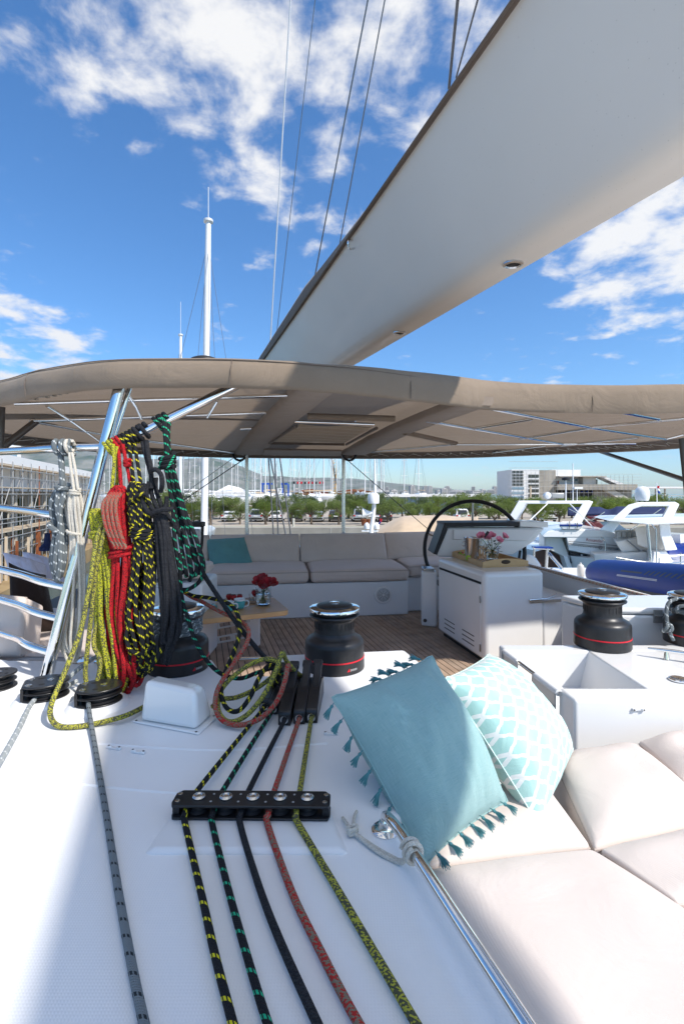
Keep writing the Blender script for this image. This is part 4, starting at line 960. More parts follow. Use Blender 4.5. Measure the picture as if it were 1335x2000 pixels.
# coaming wall outboard
m_ = MB(); ca, cb = V((1.64, 4.6, 0)), V((2.10, 1.8, 0)); cn = V((cb.y - ca.y, ca.x - cb.x, 0)).normalized() * -1
pts = [ca, cb, cb + V((.14, .02, 0)), ca + V((.14, .02, 0))]
m_.prism([(p.x, p.y) for p in pts], -.2, .545)
one('side_coaming', m_, M['gel2'], 'white side coaming wall beyond the helm console', 'coaming', bevel=.02, seg=3)
m_ = MB(); m_.tube([V((1.66, 4.5, .560)), V((1.74, 3.9, .560)), V((1.88, 3.2, .560)), V((2.0, 2.6, .560)), V((2.12, 2.0, .560))], .010, 10, 6)
m_.tube([V((1.69, 4.5, .556)), V((1.80, 3.75, .556)), V((1.93, 3.05, .556)), V((2.07, 2.4, .556))], .008, 8, 6)
one('rope', m_, M['coam_rope'], 'cream rope with red flecks lying along the side coaming', 'rope')

# helm cabinet
K0 = G(945, 1303, 0); K1 = V((.815, 4.16, 0)); kd = (K1 - K0); kl = kd.length; kd.normalize(); kx = V((kd.y, -kd.x, 0))
def KK(a, b, z): return K0 + kx * a + kd * b + V((0, 0, z))
KW, KH = .47, .655
hc = thing('helm_cabinet', 'white helm cabinet with a louvred door facing the teak floor', 'cabinet', KK(KW / 2, kl / 2, 0))
m_ = MB(); m_.prism([tuple(KK(*p, 0).xy) for p in ((0, 0), (KW, 0), (KW, kl), (0, kl))], .035, KH); part('body', m_, M['gel'], hc, bevel=.035, seg=5)
m_ = MB(); m_.prism([tuple(KK(*p, 0).xy) for p in ((.04, .04), (KW - .04, .04), (KW - .04, kl - .04), (.04, kl - .04))], .001, .034); part('plinth', m_, M['caulk'], hc)
dm = Matrix((kd, V((0, 0, 1)), -kx)).transposed() if False else axes(kd)
m_ = MB(); m_.box(KK(-.002, kl / 2, .315), (kl - .09, .010, .50), axes(kd)); door = part('door', m_, M['gel2'], hc, bevel=.004)
m_ = MB(); m_.box(KK(.001, kl / 2, .574), (kl - .09, .010, .016), axes(kd)); part('shadow_gap', m_, M['caulk'], hc)
for b0 in (.10, .42):
    for i in range(3):
        m_ = MB(); m_.box(KK(-.0062, b0 + .13, .175 - i * .035), (.19, .003, .007), axes(kd)); part('louvre_slot', m_, M['caulk'], door)
for b0, z0_ in ((.045, .46), (.045, .12), (kl - .045, .46), (kl - .045, .12)):
    m_ = MB(); m_.box(KK(-.008, b0, z0_), (.012, .006, .05), axes(kd)); part('hinge', m_, M['steel2'], door)
m_ = MB(); m_.prism([tuple(KK(*p, 0).xy) for p in ((KW + .004, .02), (KW + .30, .06), (KW + .30, .5), (KW + .004, .5))], 0, .445); part('side_step', m_, M['gel'], hc, bevel=.015)
m_ = MB(); m_.tube([KK(KW - .13, -.012, .452), KK(KW + .02, -.004, .455), KK(KW + .13, .05, .47)], .006, 8); m_.box(KK(KW + .0, -.006, .437), (.25, .012, .018), axes(kx)); part('recess_handle', m_, M['steel2'], hc)
# seat-side pedestal left of the cabinet
m_ = MB(); f0 = G(832, 1222, 0); m_.prism([(f0.x - .05, f0.y - .02), (f0.x + .085, f0.y - .08), (f0.x + .12, f0.y + .22), (f0.x - .01, f0.y + .22)], .002, .50)
ped = one('steering_pedestal', m_, M['gel'], 'narrow white steering pedestal beside the helm cabinet', 'pedestal', bevel=.02, seg=3)
m_ = MB(); m_.box((f0.x + .02, f0.y + .06, .512), (.10, .16, .022)); part('cap', m_, M['steel2'], ped, bevel=.004)
m_ = MB(); m_.lathe([(.016, 0), (.016, .006), (0, .007)], V((f0.x - .02, f0.y - .045, .06)), 14, Matrix.Rotation(math.pi / 2, 3, 'X')); part('bolt', m_, M['darksteel'], ped)

# helm pod with its dark dash strip
YP = 4.30
pod = thing('helm_pod', 'white helm pod with a recessed face and dark dash strip behind the cabinet', 'helm pod', P(950, 1085, YP))
def pp_(px, py, dy=0): return P(px, py, YP + dy)
outer = [pp_(872, 1031), pp_(1064, 1031), pp_(1042, 1058), pp_(1003, 1083), pp_(962, 1090), pp_(856, 1088), pp_(849, 1078)]
m_ = MB(); m_.loft([[p for p in outer], [V((p.x, p.y + .34, p.z)) for p in outer]]); part('shell', m_, M['gel'], pod, bevel=.018, seg=3)
rec = [pp_(884, 1034, -.004), pp_(1050, 1034, -.004), pp_(1030, 1056, -.004), pp_(884, 1054, -.004)]
m_ = MB(); m_.loft([rec, [p + V((0, -.012, 0)) for p in rec]]); part('face_panel', m_, M['gel2'], pod, bevel=.008)
m_ = MB(); m_.extrude([pp_(867, 1021, -.02), pp_(1014, 1020, -.02), pp_(1014, 1028, -.02), pp_(868, 1029, -.02)], (0, .36, 0)); part('dash_strip', m_, M['blackmatt'], pod, bevel=.004)
m_ = MB(); m_.extrude([pp_(1014.5, 1018, -.02), pp_(1070, 1020, -.02), pp_(1070, 1030, -.02), pp_(1014.5, 1029, -.02)], (0, .36, 0)); part('dash_top', m_, M['gel'], pod, bevel=.006)
m_ = MB(); m_.loft([[pp_(846, 1082, -.03), pp_(853, 1084, -.03), pp_(874, 1034, -.03), pp_(867, 1024, -.03)], [p + V((0, .3, 0)) for p in (pp_(846, 1082), pp_(853, 1084), pp_(874, 1034), pp_(867, 1024))]]); part('side_trim', m_, M['blackmatt'], pod, bevel=.004)
m_ = MB(); m_.prism([(V(pp_(930, 1090)).x - .16, YP + .06), (pp_(930, 1090).x + .30, YP + .06), (pp_(930, 1090).x + .30, YP + .30), (pp_(930, 1090).x - .16, YP + .30)], 0, pp_(930, 1088).z); part('column', m_, M['gel'], pod, bevel=.02)
m_ = MB(); m_.tube([pp_(1015, 1075, .05), pp_(1010, 1110, .05)], .012, 8); part('throttle', m_, M['blackmatt'], pod)
# wheel
wc = P(921, 1076, 4.72); wr = .485
fx = V((.86, -.51, 0)).normalized(); fz = V((0, -.06, 1)).normalized()
m_ = MB(); m_.tube([wc + fx * (wr * math.cos(t * math.pi / 24)) + fz * (wr * math.sin(t * math.pi / 24)) for t in range(48)], .0185, 12, 0, closed=True); wh = part('steering_wheel', m_, M['blackmatt'], pod, label='large black leather rimmed steering wheel')
for i in range(5):
    a = math.pi / 2 + i * 2 * math.pi / 5; m_ = MB(); m_.tube([wc, wc + (fx * math.cos(a) + fz * math.sin(a)) * (wr - .01)], .010, 8); part('spoke', m_, M['steel2'], wh)
m_ = MB(); m_.lathe([(.05, -.03), (.055, 0), (.04, .025), (0, .03)], wc, 20, axes(fx, fx.cross(fz) if False else (0, 0, 1)) @ Matrix.Rotation(math.pi / 2, 3, 'X')); part('hub', m_, M['steel'], wh)
m_ = MB(); m_.tube([wc + V((.03, -.02, 0)), wc + V((.10, -.28, -.02))], .03, 10); part('shaft', m_, M['steel2'], wh)

# ---------------------------------------------------------------- tray and its things on the cabinet
TZ = KH + .001
t0 = G(942, 1109, TZ); t1 = G(1031, 1106, TZ); t3 = G(882, 1087, TZ); tx = (t1 - t0); TW = tx.length; tx.normalize(); ty = (t3 - t0); TD = ty.length; ty.normalize()
def TT(a, b, z): return t0 + tx * a + ty * b + V((0, 0, z))
tr = thing('serving_tray', 'pale bamboo serving tray on top of the helm cabinet', 'tray', TT(TW / 2, TD / 2, 0))
m_ = MB(); m_.prism([tuple(TT(*p, 0).xy) for p in ((0, 0), (TW, 0), (TW, TD), (0, TD))], TZ, TZ + .008); part('base', m_, M['bamboo'], tr)
def tside(fn, L, arch, nm, th):
    prof = [(0, .009), (L, .009), (L, .042)] + [(L * (1 - i / 10), .042 + arch * math.sin(math.pi * i / 10)) for i in range(1, 10)] + [(0, .042)]
    m_ = MB(); m_.extrude([fn(a, 0, z) for a, z in prof], th); return part(nm, m_, M['bamboo'], tr, bevel=.002)
s1 = tside(lambda a, b, z: TT(a, b, z), TW, .022, 'end_board', ty * .010); tside(lambda a, b, z: TT(a, TD - .010, z), TW, .022, 'end_board', ty * .010)
tside(lambda a, b, z: TT(.001, a + .011, z) , TD - .022, 0, 'side_board', tx * .009); tside(lambda a, b, z: TT(TW - .010, a + .011, z), TD - .022, 0, 'side_board', tx * .009)
mO = Matrix((tx * 1.9, V((0, 0, 1)) * .8, -ty)).transposed()
m_ = MB(); m_.lathe([(.020, 0), (.0185, .0008), (0, .0008)], TT(TW * .5, -.0006, .038), 24, mO); part('handle_hole', m_, mat('tray_hole', (.05, .03, .015), .7), s1)
ib = thing('ice_bucket', 'brushed steel ice bucket standing in the serving tray', 'ice bucket', TT(.06, TD * .42, .0085))
bc_ = TT(.05, TD * .50, .009)
m_ = MB(); m_.lathe([(.048, 0), (.050, .004), (.062, .175), (.066, .182), (.066, .186), (.062, .186), (.058, .175), (.047, .008), (0, .008)], bc_, 40); part('body', m_, M['steel2'], ib)
for s_ in (-1, 1):
    m_ = MB(); m_.tube([bc_ + V((s_ * .058, 0, .150)), bc_ + V((s_ * .078, 0, .145)), bc_ + V((s_ * .075, 0, .118)), bc_ + V((s_ * .056, 0, .118))], .0035, 8, 4); part('handle', m_, M['steel2'], ib)
def wine_glass(lab, c, s=1):
    m_ = MB(); m_.lathe([(.030 * s, 0), (.030 * s, .002), (.006, .006), (.0038, .015), (.0036, .075), (.008, .085), (.026 * s, .11), (.032 * s, .14), (.027 * s, .185), (.0262 * s, .185), (.031 * s, .14), (.025 * s, .111), (.006, .088), (0, .087)], c, 26)
    one('wine_glass', m_, M['glass'], lab, 'wine glass', 'glasses on the serving tray')
wine_glass('clear wine glass in the serving tray in front of the ice bucket', TT(.115, TD * .35, .009)); wine_glass('clear wine glass in the serving tray nestled by the pink roses', TT(.15, TD * .55, .009), .95)
for a, b, r_ in ((.045, .62, .024), (.025, .47, .025), (.012 + .03, .78, .022)):
    m_ = MB(); c_ = TT(a - .012 if b < .6 else a - .02, TD * b, .009 + r_)
    m_.lathe([(0, -r_ * .98)] + [(r_ * math.cos(x), r_ * math.sin(x)) for x in [(-1.35 + i * .27) for i in range(11)]] + [(.003, r_ * 1.1), (0, r_ * 1.1)], c_, 18); one('lime', m_, M['lime'], 'green lime in the tray in front of the steel bucket', 'fruit', 'limes in the serving tray')
bw = thing('fruit_bowl', 'shallow glass bowl of red and green berries in the serving tray', 'bowl', TT(.03, TD * .88, .009)); bcn = TT(.05, TD * .86, .009)
m_ = MB(); m_.lathe([(.02, 0), (.045, .016), (.048, .022), (.045, .021), (.02, .004), (0, .004)], bcn, 24); part('dish', m_, M['porcelain'], bw)
for i in range(14):
    a = R.uniform(0, 6.28); rr = R.uniform(0, .034); r_ = R.uniform(.008, .011); m_ = MB(); m_.lathe([(0, -r_)] + [(r_ * math.cos(x), r_ * math.sin(x)) for x in (-1, -.4, .2, .8)] + [(0, r_)], bcn + V((rr * math.cos(a), rr * math.sin(a), .024 + R.uniform(0, .008))), 10); part('berry', m_, M['berry'] if R.random() < .6 else M['leaf'], bw)

def rose(mb, c, r, up, seed):
    rg = random.Random(seed); m3 = axes(V(up).cross(V((.3, .9, .1))), up)
    for ring, (n, tilt, rad, sz) in enumerate(((3, .12, .16, .62), (4, .30, .30, .78), (5, .55, .42, .92), (6, .95, .50, 1.0))):
        for i in range(n):
            a = i * 2 * math.pi / n + ring * .9 + rg.uniform(-.15, .15)
            def fn(u, v, a=a, tilt=tilt, rad=rad, sz=sz):
                w = (u - .5) * 1.9 * math.sin(.35 + v * 2.2) ; h = v * sz
                ang_ = a + w * .75; rr = rad * (.25 + .75 * v ** .6) + math.sin(tilt) * h * .55 * v + .10 * max(0, v - .75) * 2
                return V(c) + m3 @ V((math.cos(ang_) * rr * r, math.sin(ang_) * rr * r, (-.55 + h * math.cos(tilt * .7) * 1.15 - .25 * abs(u - .5) * v) * r))
            mb.grid(fn, 5, 5)
def flowers(lab, base, top_r, h, water, blooms, mt, rr, band=False):
    t = thing('flower_vase', lab, 'vase', base)
    m_ = MB(); m_.lathe([(.0, 0), (top_r * .72, 0), (top_r * .92, .010), (top_r, .03), (top_r, h), (top_r * .955, h), (top_r * .95, .032), (top_r * .85, .014), (0, .010)], base, 32); part('glass', m_, M['glass'], t)
    m_ = MB(); m_.lathe([(0, .0112), (top_r * .84, .0150), (top_r * .935, .033), (top_r * .94, water), (0, water)], base, 32); part('water', m_, M['water_in'], t)
    for i, (dx, dy, dz) in enumerate(blooms):
        c = base + V((dx, dy, dz)); m_ = MB(); rose(m_, c, rr * R.uniform(.92, 1.08), V((dx * 2.5, dy * 2.5 - .25, .16)).normalized() + V((0, -.1, .5)), i * 7 + 3); fl_ = part('rose', m_, mt, t, angle=80)
        m_ = MB(); m_.tube([c + V((0, 0, -rr * .5)), base + V((dx * .35, dy * .35, h * .9)), base + V((-dx * .4, -dy * .4, .018))], .0026, 6, 5); part('stem', m_, M['stem'], fl_)
    m_ = MB()
    for i in range(46):
        a = R.uniform(0, 6.28); q_ = base + V((math.cos(a) * top_r * R.uniform(.2, .95), math.sin(a) * top_r * R.uniform(.2, .95), R.uniform(h * .42, h * 1.2)))
        d = V((math.cos(a), math.sin(a), R.uniform(-.3, .7))).normalized(); s_ = d.cross(V((0, 0, 1))).normalized(); L_ = R.uniform(.025, .042)
        m_.add([q_, q_ + d * L_ * .5 + s_ * L_ * .3 + V((0, 0, .003)), q_ + d * L_, q_ + d * L_ * .5 - s_ * L_ * .3 + V((0, 0, .003))], [(0, 1, 2, 3)])
    part('leaves', m_, M['leaf'], t, angle=0)
    return t
vb = TT(.215, TD * .45, .009)
flowers('glass vase of pink roses in the serving tray', vb, .050, .125, .06, [(-.095, -.01, .20), (.0, .03, .20), (.045, -.035, .17), (.105, .01, .195), (-.04, .0, .185)], M['rose_pink'], .036)
m_ = MB(); q_ = vb + V((-.045, .0, .215)); m_.tube([q_ + V((-.02, 0, -.03)), q_ + V((0, 0, 0)), q_ + V((.012, 0, .018))], [.010, .012, .011], 10); one('bottle_neck', m_, M['blackmatt'], 'black foil bottle neck among the pink roses', 'bottle')

# ---------------------------------------------------------------- low table
TBZ = .36
n0, n1, n2 = G(566, 1192, TBZ), G(352, 1214, TBZ), G(534, 1166, TBZ); n3 = n1 + (n2 - n0)
tb = thing('low_table', 'low oak topped table on a grey folding leg in front of the settee', 'table', V(((n0.x + n1.x) / 2, (n0.y + n2.y) / 2, 0)))
def rounded(ps, r, k=5):
    out = []
    for i in range(len(ps)):
        p, a, b = ps[i], ps[i - 1], ps[(i + 1) % len(ps)]; da, db = (a - p).normalized() * r, (b - p).normalized() * r
        for j in range(k + 1):
            t = j / k; out.append((p + da) * (1 - t) ** 2 + p * 2 * t * (1 - t) + (p + db) * t * t)
    return out
m_ = MB(); m_.prism([(p.x, p.y) for p in rounded([V((p.x, p.y, 0)) for p in (n0, n1, n3, n2)], .06)], TBZ - .036, TBZ); top_ = part('top', m_, M['oak'], tb, bevel=.005)
lg = G(494, 1262, 0); m_ = MB(); m_.box((lg.x, lg.y + .02, .162), (.10, .05, .318)); part('leg', m_, M['gel2'], tb, bevel=.006)
m_ = MB(); m_.box((lg.x - .62, lg.y + .05, .162), (.20, .05, .318)); part('leg', m_, M['gel2'], tb, bevel=.006)
for z0_, z1_ in ((.14, .215), (.03, .10)):
    a_ = V((lg.x - .40, lg.y - .02, z0_)); b_ = V((lg.x - .03, lg.y - .02, z1_)); d_ = (b_ - a_)
    m_ = MB(); mx_ = axes(d_)
    for s_ in (-.021, .021): m_.box((a_ + b_) / 2 + mx_ @ V((0, 0, s_)), (d_.length, .020, .010), mx_)
    for f_ in (0, .33, .66, 1): m_.box(a_.lerp(b_, f_), (.035, .021, .034), mx_)
    part('strut', m_, M['steelalu'], tb, bevel=.002)
m_ = MB(); m_.tube([P(446, 1288, 2.42), P(532, 1285, 2.42)], .010, 12); one('step_rail', m_, M['steel'], 'short steel tube at the edge of the deck hatch before the table', 'rail')
zt = TBZ + .0006
def cup(lab, c, a):
    t = thing('cup', lab, 'cup', c, 'turquoise cups'); m_ = MB()
    m_.lathe([(.0, .004), (.022, .004), (.026, 0), (.030, .006), (.038, .012), (.0405, .058)], c, 28); part('body', m_, M['turq'], t)
    m_ = MB(); m_.lathe([(.0406, .0582), (.0415, .070), (.0400, .070), (.0385, .055), (.036, .014), (0, .010)], c, 28); part('rim', m_, M['porcelain'], t)
    d = V((math.cos(a), math.sin(a), 0)); m_ = MB(); m_.tube([c + d * .040 + V((0, 0, .056)), c + d * .062 + V((0, 0, .058)), c + d * .070 + V((0, 0, .040)), c + d * .058 + V((0, 0, .020)), c + d * .037 + V((0, 0, .016))], .0052, 8, 5); part('handle', m_, M['porcelain'], t)
def tcup(lab, px, py, a): c = G(px, py, zt); cup(lab, c, a)
tcup('turquoise and white cup in front of the fruit plate beside the vase', 468, 1188, -.15); tcup('turquoise and white cup crossed by the yellow ticked rope', 446, 1194, -.2)
vr = G(514, 1182, zt)
flowers('round glass vase of dark red roses on the oak table', vr, .058, .135, .085, [(-.035, -.01, .185), (.03, -.02, .175), (.062, .02, .168), (-.01, .03, .20), (.01, -.035, .160)], M['rose_red'], .045)
m_ = MB(); m_.lathe([(.056, .116), (.0565, .116), (.0565, .130), (.056, .130)], vr, 32)
pt = thing('fruit_plate', 'wooden plate of strawberries and pastries on the oak table', 'plate', G(478, 1178, zt)); pc = G(480, 1176, zt)
m_ = MB(); m_.box(pc + V((0, .02, .008)), (.36, .15, .014)); part('board', m_, M['teak'], pt, bevel=.004)
for dx, dy, r_ in ((-.13, .0, .026), (-.09, -.02, .026), (-.05, .01, .024), (.075, -.03, .028)):
    m_ = MB(); c_ = pc + V((dx, dy, .016 + r_ + (.035 if dx > 0 else 0))); m_.lathe([(0, -r_ * 1.2), (r_ * .5, -r_ * .8), (r_ * .95, 0), (r_ * .8, r_ * .6), (0, r_ * .8)], c_, 14); b_ = part('strawberry', m_, M['berry'], pt)
    m_ = MB()
    for i in range(6): a = i * 1.05; m_.add([c_ + V((0, 0, r_ * .8)), c_ + V((math.cos(a - .3) * r_ * .5, math.sin(a - .3) * r_ * .5, r_ * .85)), c_ + V((math.cos(a) * r_ * 1.05, math.sin(a) * r_ * 1.05, r_ * .7)), c_ + V((math.cos(a + .3) * r_ * .5, math.sin(a + .3) * r_ * .5, r_ * .85))], [(0, 1, 2, 3)])
    part('calyx', m_, M['leaf'], b_, angle=0)
m_ = MB(); c_ = pc + V((.06, -.01, .0155)); m_.lathe([(.03, 0), (.034, .05), (.032, .05), (.028, .004), (0, .004)], c_, 20); part('dessert_glass', m_, M['glass'], pt)
for i in range(5): m_ = MB(); m_.box(pc + V((R.uniform(-.02, .14), R.uniform(-.05, .06), .024)), (.035, .022, .014), rotz(R.uniform(0, 3))); part('pastry', m_, M['bamboo'], pt, bevel=.005)
m_ = MB(); c_ = G(402, 1186, zt)
for i in range(3): m_.box(c_ + V((0, 0, .003 + i * .005)), (.16 - i * .01, .10 - i * .006, .004), rotz(.3 + .05 * i))
one('napkin', m_, M['turq'], 'folded turquoise napkin on the oak table beside the left winch', 'napkin')

# hatch edge between deck and table (white recessed rim)
# ================================================================== BIMINI
BZ = CAMZ + .42
fr = [(-330, 838), (-160, 812), (0, 790), (60, 777), (130, 766), (235, 757), (455, 757), (600, 764), (700, 771), (800, 782), (900, 794), (1000, 803), (1150, 807), (1335, 806), (1500, 812)]
bk = [(1760, 822), (1640, 838), (1480, 850), (1335, 861), (1250, 871), (1150, 878), (1050, 884), (950, 891), (850, 894), (700, 894), (460, 891), (300, 887), (190, 877), (100, 860), (40, 838), (-60, 838), (-260, 846)]
def bz(p, z=BZ): g = G(*p, z); return V((g.x, g.y, 0))
FR = [bz(p) for p in fr]
BK = [V((-.29 * 0 + x, y, 0)) for x, y in ((3.3, 2.9), (3.35, 3.4), (3.3, 3.9), (3.05, 4.6), (2.75, 4.85), (2.45, 5.05), (2.05, 5.3), (1.55, 5.6), (1.05, 5.75), (.2, 5.78), (-1.3, 5.62), (-2.0, 5.3), (-2.55, 4.7), (-2.85, 4.0), (-2.92, 3.35), (-2.85, 2.9))]
loop = cr(FR + BK, 4, True)
bim = thing('bimini_canopy', 'wide taupe canvas bimini stretched over the cockpit', 'canopy', V((0, 3.6, BZ - .1)))
cen = V((.1, 3.7, 0)); NL = len(loop)
def ringz(f, z, wob=0): return [V((*(cen + (p - cen) * f).xy, z + max(0, min(1, (z - BZ - .06) / .05)) * .028 * max(0, min(1, (p.x + .1) / .7)) + (wob * noise.noise(V((i * .35, f * 5, 0)))))) for i, p in enumerate(loop)]
# edge roll and valance: outer skin
m_ = MB(); m_.loft([ringz(.985, BZ + .004, .006), ringz(.998, BZ - .002, .006), ringz(1.004, BZ + .012, .008), ringz(1.008, BZ + .045, .008), ringz(1.008, BZ + .085, .007), ringz(1.000, BZ + .112, .006), ringz(.985, BZ + .122, .004), ringz(.955, BZ + .112), ringz(.93, BZ + .078)], cap=False)
part('edge_canvas', m_, M['taupe'], bim, angle=80)
m_ = MB(); m_.loft([ringz(.9845, BZ + .004, .006), ringz(.975, BZ + .030, .004), ringz(.955, BZ + .058), ringz(.9, BZ + .072), ringz(.7, BZ + .10), ringz(.35, BZ + .118), ringz(.02, BZ + .12)], cap=False)
m_.f = [tuple(reversed(f)) for f in m_.f]; part('roof_canvas', m_, M['roofcloth'], bim, angle=80)
for i in range(0, NL, 12):
    m_ = MB(); p = loop[i]; a_ = cen + (p - cen) * 1.0085; m_.tube([V((a_.x, a_.y, BZ + .006)), V((*(cen + (p - cen) * 1.0105).xy, BZ + .060)), V((*(cen + (p - cen) * 1.0035).xy, BZ + .110))], .0018, 4, 3); part('seam', m_, M['cover'], bim)
m_ = MB(); m_.tube([V((*(cen + (p - cen) * 1.0035).xy, BZ + .108)) for p in loop], .0022, 4, 0, closed=True); part('edge_stitching', m_, M['cover'], bim)
# padded fore-and-aft sleeves
def uz(p): return BZ + .04
def sleeve(a, b, w0, w1, bow):
    m_ = MB(); N = 18; rings = []
    for i in range(N + 1):
        t = i / N; c = a.lerp(b, t); c.z += bow * math.sin(math.pi * t) + .006 * noise.noise(V((t * 9, a.x, 0))); d = (b - a).normalized(); s_ = V((d.y, -d.x, 0)); w = w0 + (w1 - w0) * t + .008 * noise.noise(V((t * 11, 5, a.x)))
        rings.append([c - s_ * w / 2 + V((0, 0, .03)), c - s_ * w / 2, c - s_ * w * .44 - V((0, 0, .012)), c + s_ * w * .44 - V((0, 0, .012)), c + s_ * w / 2, c + s_ * w / 2 + V((0, 0, .03))])
    m_.loft(rings); part('padded_sleeve', m_, M['taupe_pad'], bim, angle=60)
SZ_ = BZ + .028
sleeve(V((-1.06, 5.55, SZ_ + .01)), V((-.10, 2.05, SZ_)), .30, .17, .028); sleeve(V((.14, 5.58, SZ_ + .01)), V((.66, 2.38, SZ_)), .30, .17, .028)
# frame tubes
TZ_ = BZ + .045
def bt_(p, dz=0): return G(p[0], p[1], TZ_ + dz)
for a_, b_, r_ in (((30, 788), (580, 772), .0105), ((60, 822), (520, 806), .0105), ((75, 825), (200, 848), .010), ((200, 848), (455, 884), .0125), ((92, 792), (142, 824), .010), ((142, 824), (195, 862), .0105), ((245, 762), (265, 793), .0105), ((265, 793), (276, 817), .0105), ((424, 782), (405, 814), .0095), ((470, 838), (492, 837), .011),
                   ((575, 823), (730, 829), .012), ((945, 795), (1160, 836), .0125), ((1160, 836), (1300, 857), .0125), ((830, 821), (1105, 868), .0125), ((1038, 818), (922, 837), .011), ((1150, 836), (1013, 857), .011), ((1245, 854), (1095, 870), .011), ((690, 885), (880, 868), .011), ((880, 868), (1240, 866), .011), ((1190, 800), (1285, 818), .013), ((1155, 834), (1335, 817), .010), ((1300, 857), (1335, 848), .010), ((930, 888), (1065, 870), .0105)):
    m_ = MB(); m_.tube([bt_(a_), bt_(b_)], r_ * .95, 10); part('frame_tube', m_, M['steel'], bim)
# sleeves of cloth that hug some tubes
for a_, b_ in (((600, 813), (770, 818)), ((790, 845), (890, 866))):
    m_ = MB(); m_.tube([bt_(a_, .010), bt_(b_, .010)], .020, 10); part('tube_sleeve', m_, M['taupe'], bim)
# gathered sun-hatch panel between the sleeves
h0, h1, h2, h3 = bt_((585, 831)), bt_((725, 835)), bt_((672, 866)), bt_((528, 864))
def hp(u, v):
    p = (h0 * (1 - u) + h1 * u) * (1 - v) + (h3 * (1 - u) + h2 * u) * v
    return p + V((0, 0, .012 - .018 * abs(math.sin(v * 19 + .8 * math.sin(u * 5))) * (1 - .3 * v)))
M['canvas_l'] = fabric('translucent_canvas', (.36, .28, .19), 700, .2, .1, .2, 7)
m_ = MB(); m_.grid(hp, 16, 60); part('sun_hatch', m_, M['canvas_l'], bim, angle=80)
m_ = MB(); m_.extrude([bt_((515, 875)), bt_((668, 878)), bt_((665, 889)), bt_((512, 886))], (0, 0, -.02)); part('hatch_flap', m_, M['taupe_pad'], bim, bevel=.01)
m_ = MB(); m_.tube([bt_((528, 866)), bt_((672, 868))], .012, 8); m_.tube([bt_((735, 836)), bt_((676, 868))], .012, 8); m_.tube([bt_((578, 832)), bt_((526, 866))], .010, 8); part('hatch_binding', m_, M['cover'], bim)
# lacing
m_ = MB(); idx = list(range(NL)); pts = []
for i in range(0, NL * 2):
    t = i / 2; a_ = loop[int(t) % NL].lerp(loop[(int(t) + 1) % NL], t % 1); f_ = .985 if i % 2 else .935
    pts.append(V((*(cen + (a_ - cen) * f_).xy, BZ + (.022 if i % 2 else .045))))
keep = [p for p in pts]
m_.tube(keep, .0030, 5, 0, closed=True); part('lacing_cord', m_, M['white_rope'], bim)
for i in range(0, len(pts), 2): 
    m_ = MB(); m_.box(pts[i], (.018, .018, .010)); part('lacing_hook', m_, M['steel2'], bim)
# posts
def post(lab, a, b, r, mt, name='canopy_post', grp=None):
    m_ = MB(); m_.tube([a, b], r, 14); return one(name, m_, mt, lab, 'pole', grp)
pz = BZ + .03
post('upright steel canopy post behind the settee at the teal cushion', P(482, 1085, 5.55), P(482, 889, 5.55), .021, M['steel2']); post('upright steel canopy post behind the middle of the settee', P(670, 1085, 5.62), P(670.5, 892, 5.62), .021, M['steel2'])
post('dark slanting canopy strut over the helm toward the open sky', bt_((1165, 880)), P(1345, 940, 3.5), .017, M['darksteel']); post('dark canopy post at the outer helm side', P(1330, 856, 3.1), P(1342, 975, 3.1), .018, M['darksteel'])
post('dark slanting canopy strut over the top guard rail', P(5, 874, 3.0), P(72, 822, 3.1), .022, M['darksteel']); post('dark canopy post beyond the guard rails', P(3, 795, 2.7), P(0, 880, 2.7), .020, M['darksteel'])
def cable(lab, pts, r, mt, cat='cable', name='cable', sm=0):
    m_ = MB(); m_.tube(pts, r, 6, sm); return one(name, m_, mt, lab, cat)
cable('thin black lashing from the post down to the port quarter', [P(478, 896, 5.55), P(445, 918, 5.7), P(340, 990, 6.3)], .006, M['blackmatt'])
cable('pale slack line crossing behind the black lashing', [P(462, 890, 5.6), P(330, 985, 6.6)], .005, M['white_rope'])
cable('thin black lashing from the post toward the helm', [P(675, 896, 5.62), P(735, 948, 5.9), P(850, 1046, 6.6)], .005, M['blackmatt'])
for cx_, lab in ((468, 'black shackle lashed to the canopy post above the teal cushion'), (682, 'black shackle lashed to the middle canopy post')):
    m_ = MB(); c_ = P(cx_, 890, 5.56); m_.tube([c_ + V((-.075 + .0 * t, 0, .02)) + V((.075 * (1 - math.cos(t * .5)), 0, -.075 * math.sin(t * .5))) for t in range(7)], .013, 8); one('shackle', m_, M['blackmatt'], lab, 'shackle', 'shackles on the canopy posts')
# speaker-like black dome that peeps over the canopy
m_ = MB(); m_.lathe([(.062, -.02), (.062, .004), (.056, .012), (.040, .019), (0, .022)], P(400, 708, 2.02), 30); one('dome', m_, M['blackmatt'], 'low black dome on the canopy edge before the tall mast', 'antenna dome')

# ================================================================== BOOM
dB = V((-.2995, 1, .079)); s0 = V((0, 1.64, 0))
sec = [(.6335, 1.75), (.70, 1.60), (.79, 1.39), (.875, 1.19), (.900, 1.125), (.925, 1.08), (.965, 1.052), (1.01, 1.046), (1.11, 1.048), (1.146, 1.07), (1.175, 1.12), (1.30, 1.40), (1.447, 1.75)]
BS = .95
def bpt(x, z, t): return V((x * BS, 1.64 * BS, z * BS + CAMZ)) + dB * (t * BS)
bo = thing('boom', 'huge pale boom slanting over the canopy into the sky', 'boom', bpt(1.04, 1.05, 0))
m_ = MB(); TS = [-4.2 + i * .4 for i in range(29)]
m_.loft([[bpt(x, z, t) for x, z in sec] for t in TS]); m_.f = [tuple(reversed(f)) for f in m_.f]
boomm = mat('boom_gelcoat', (.70, .65, .585), .42, coat=.1, var=.05, vscale=1.2, bump=.015, bscale=3)
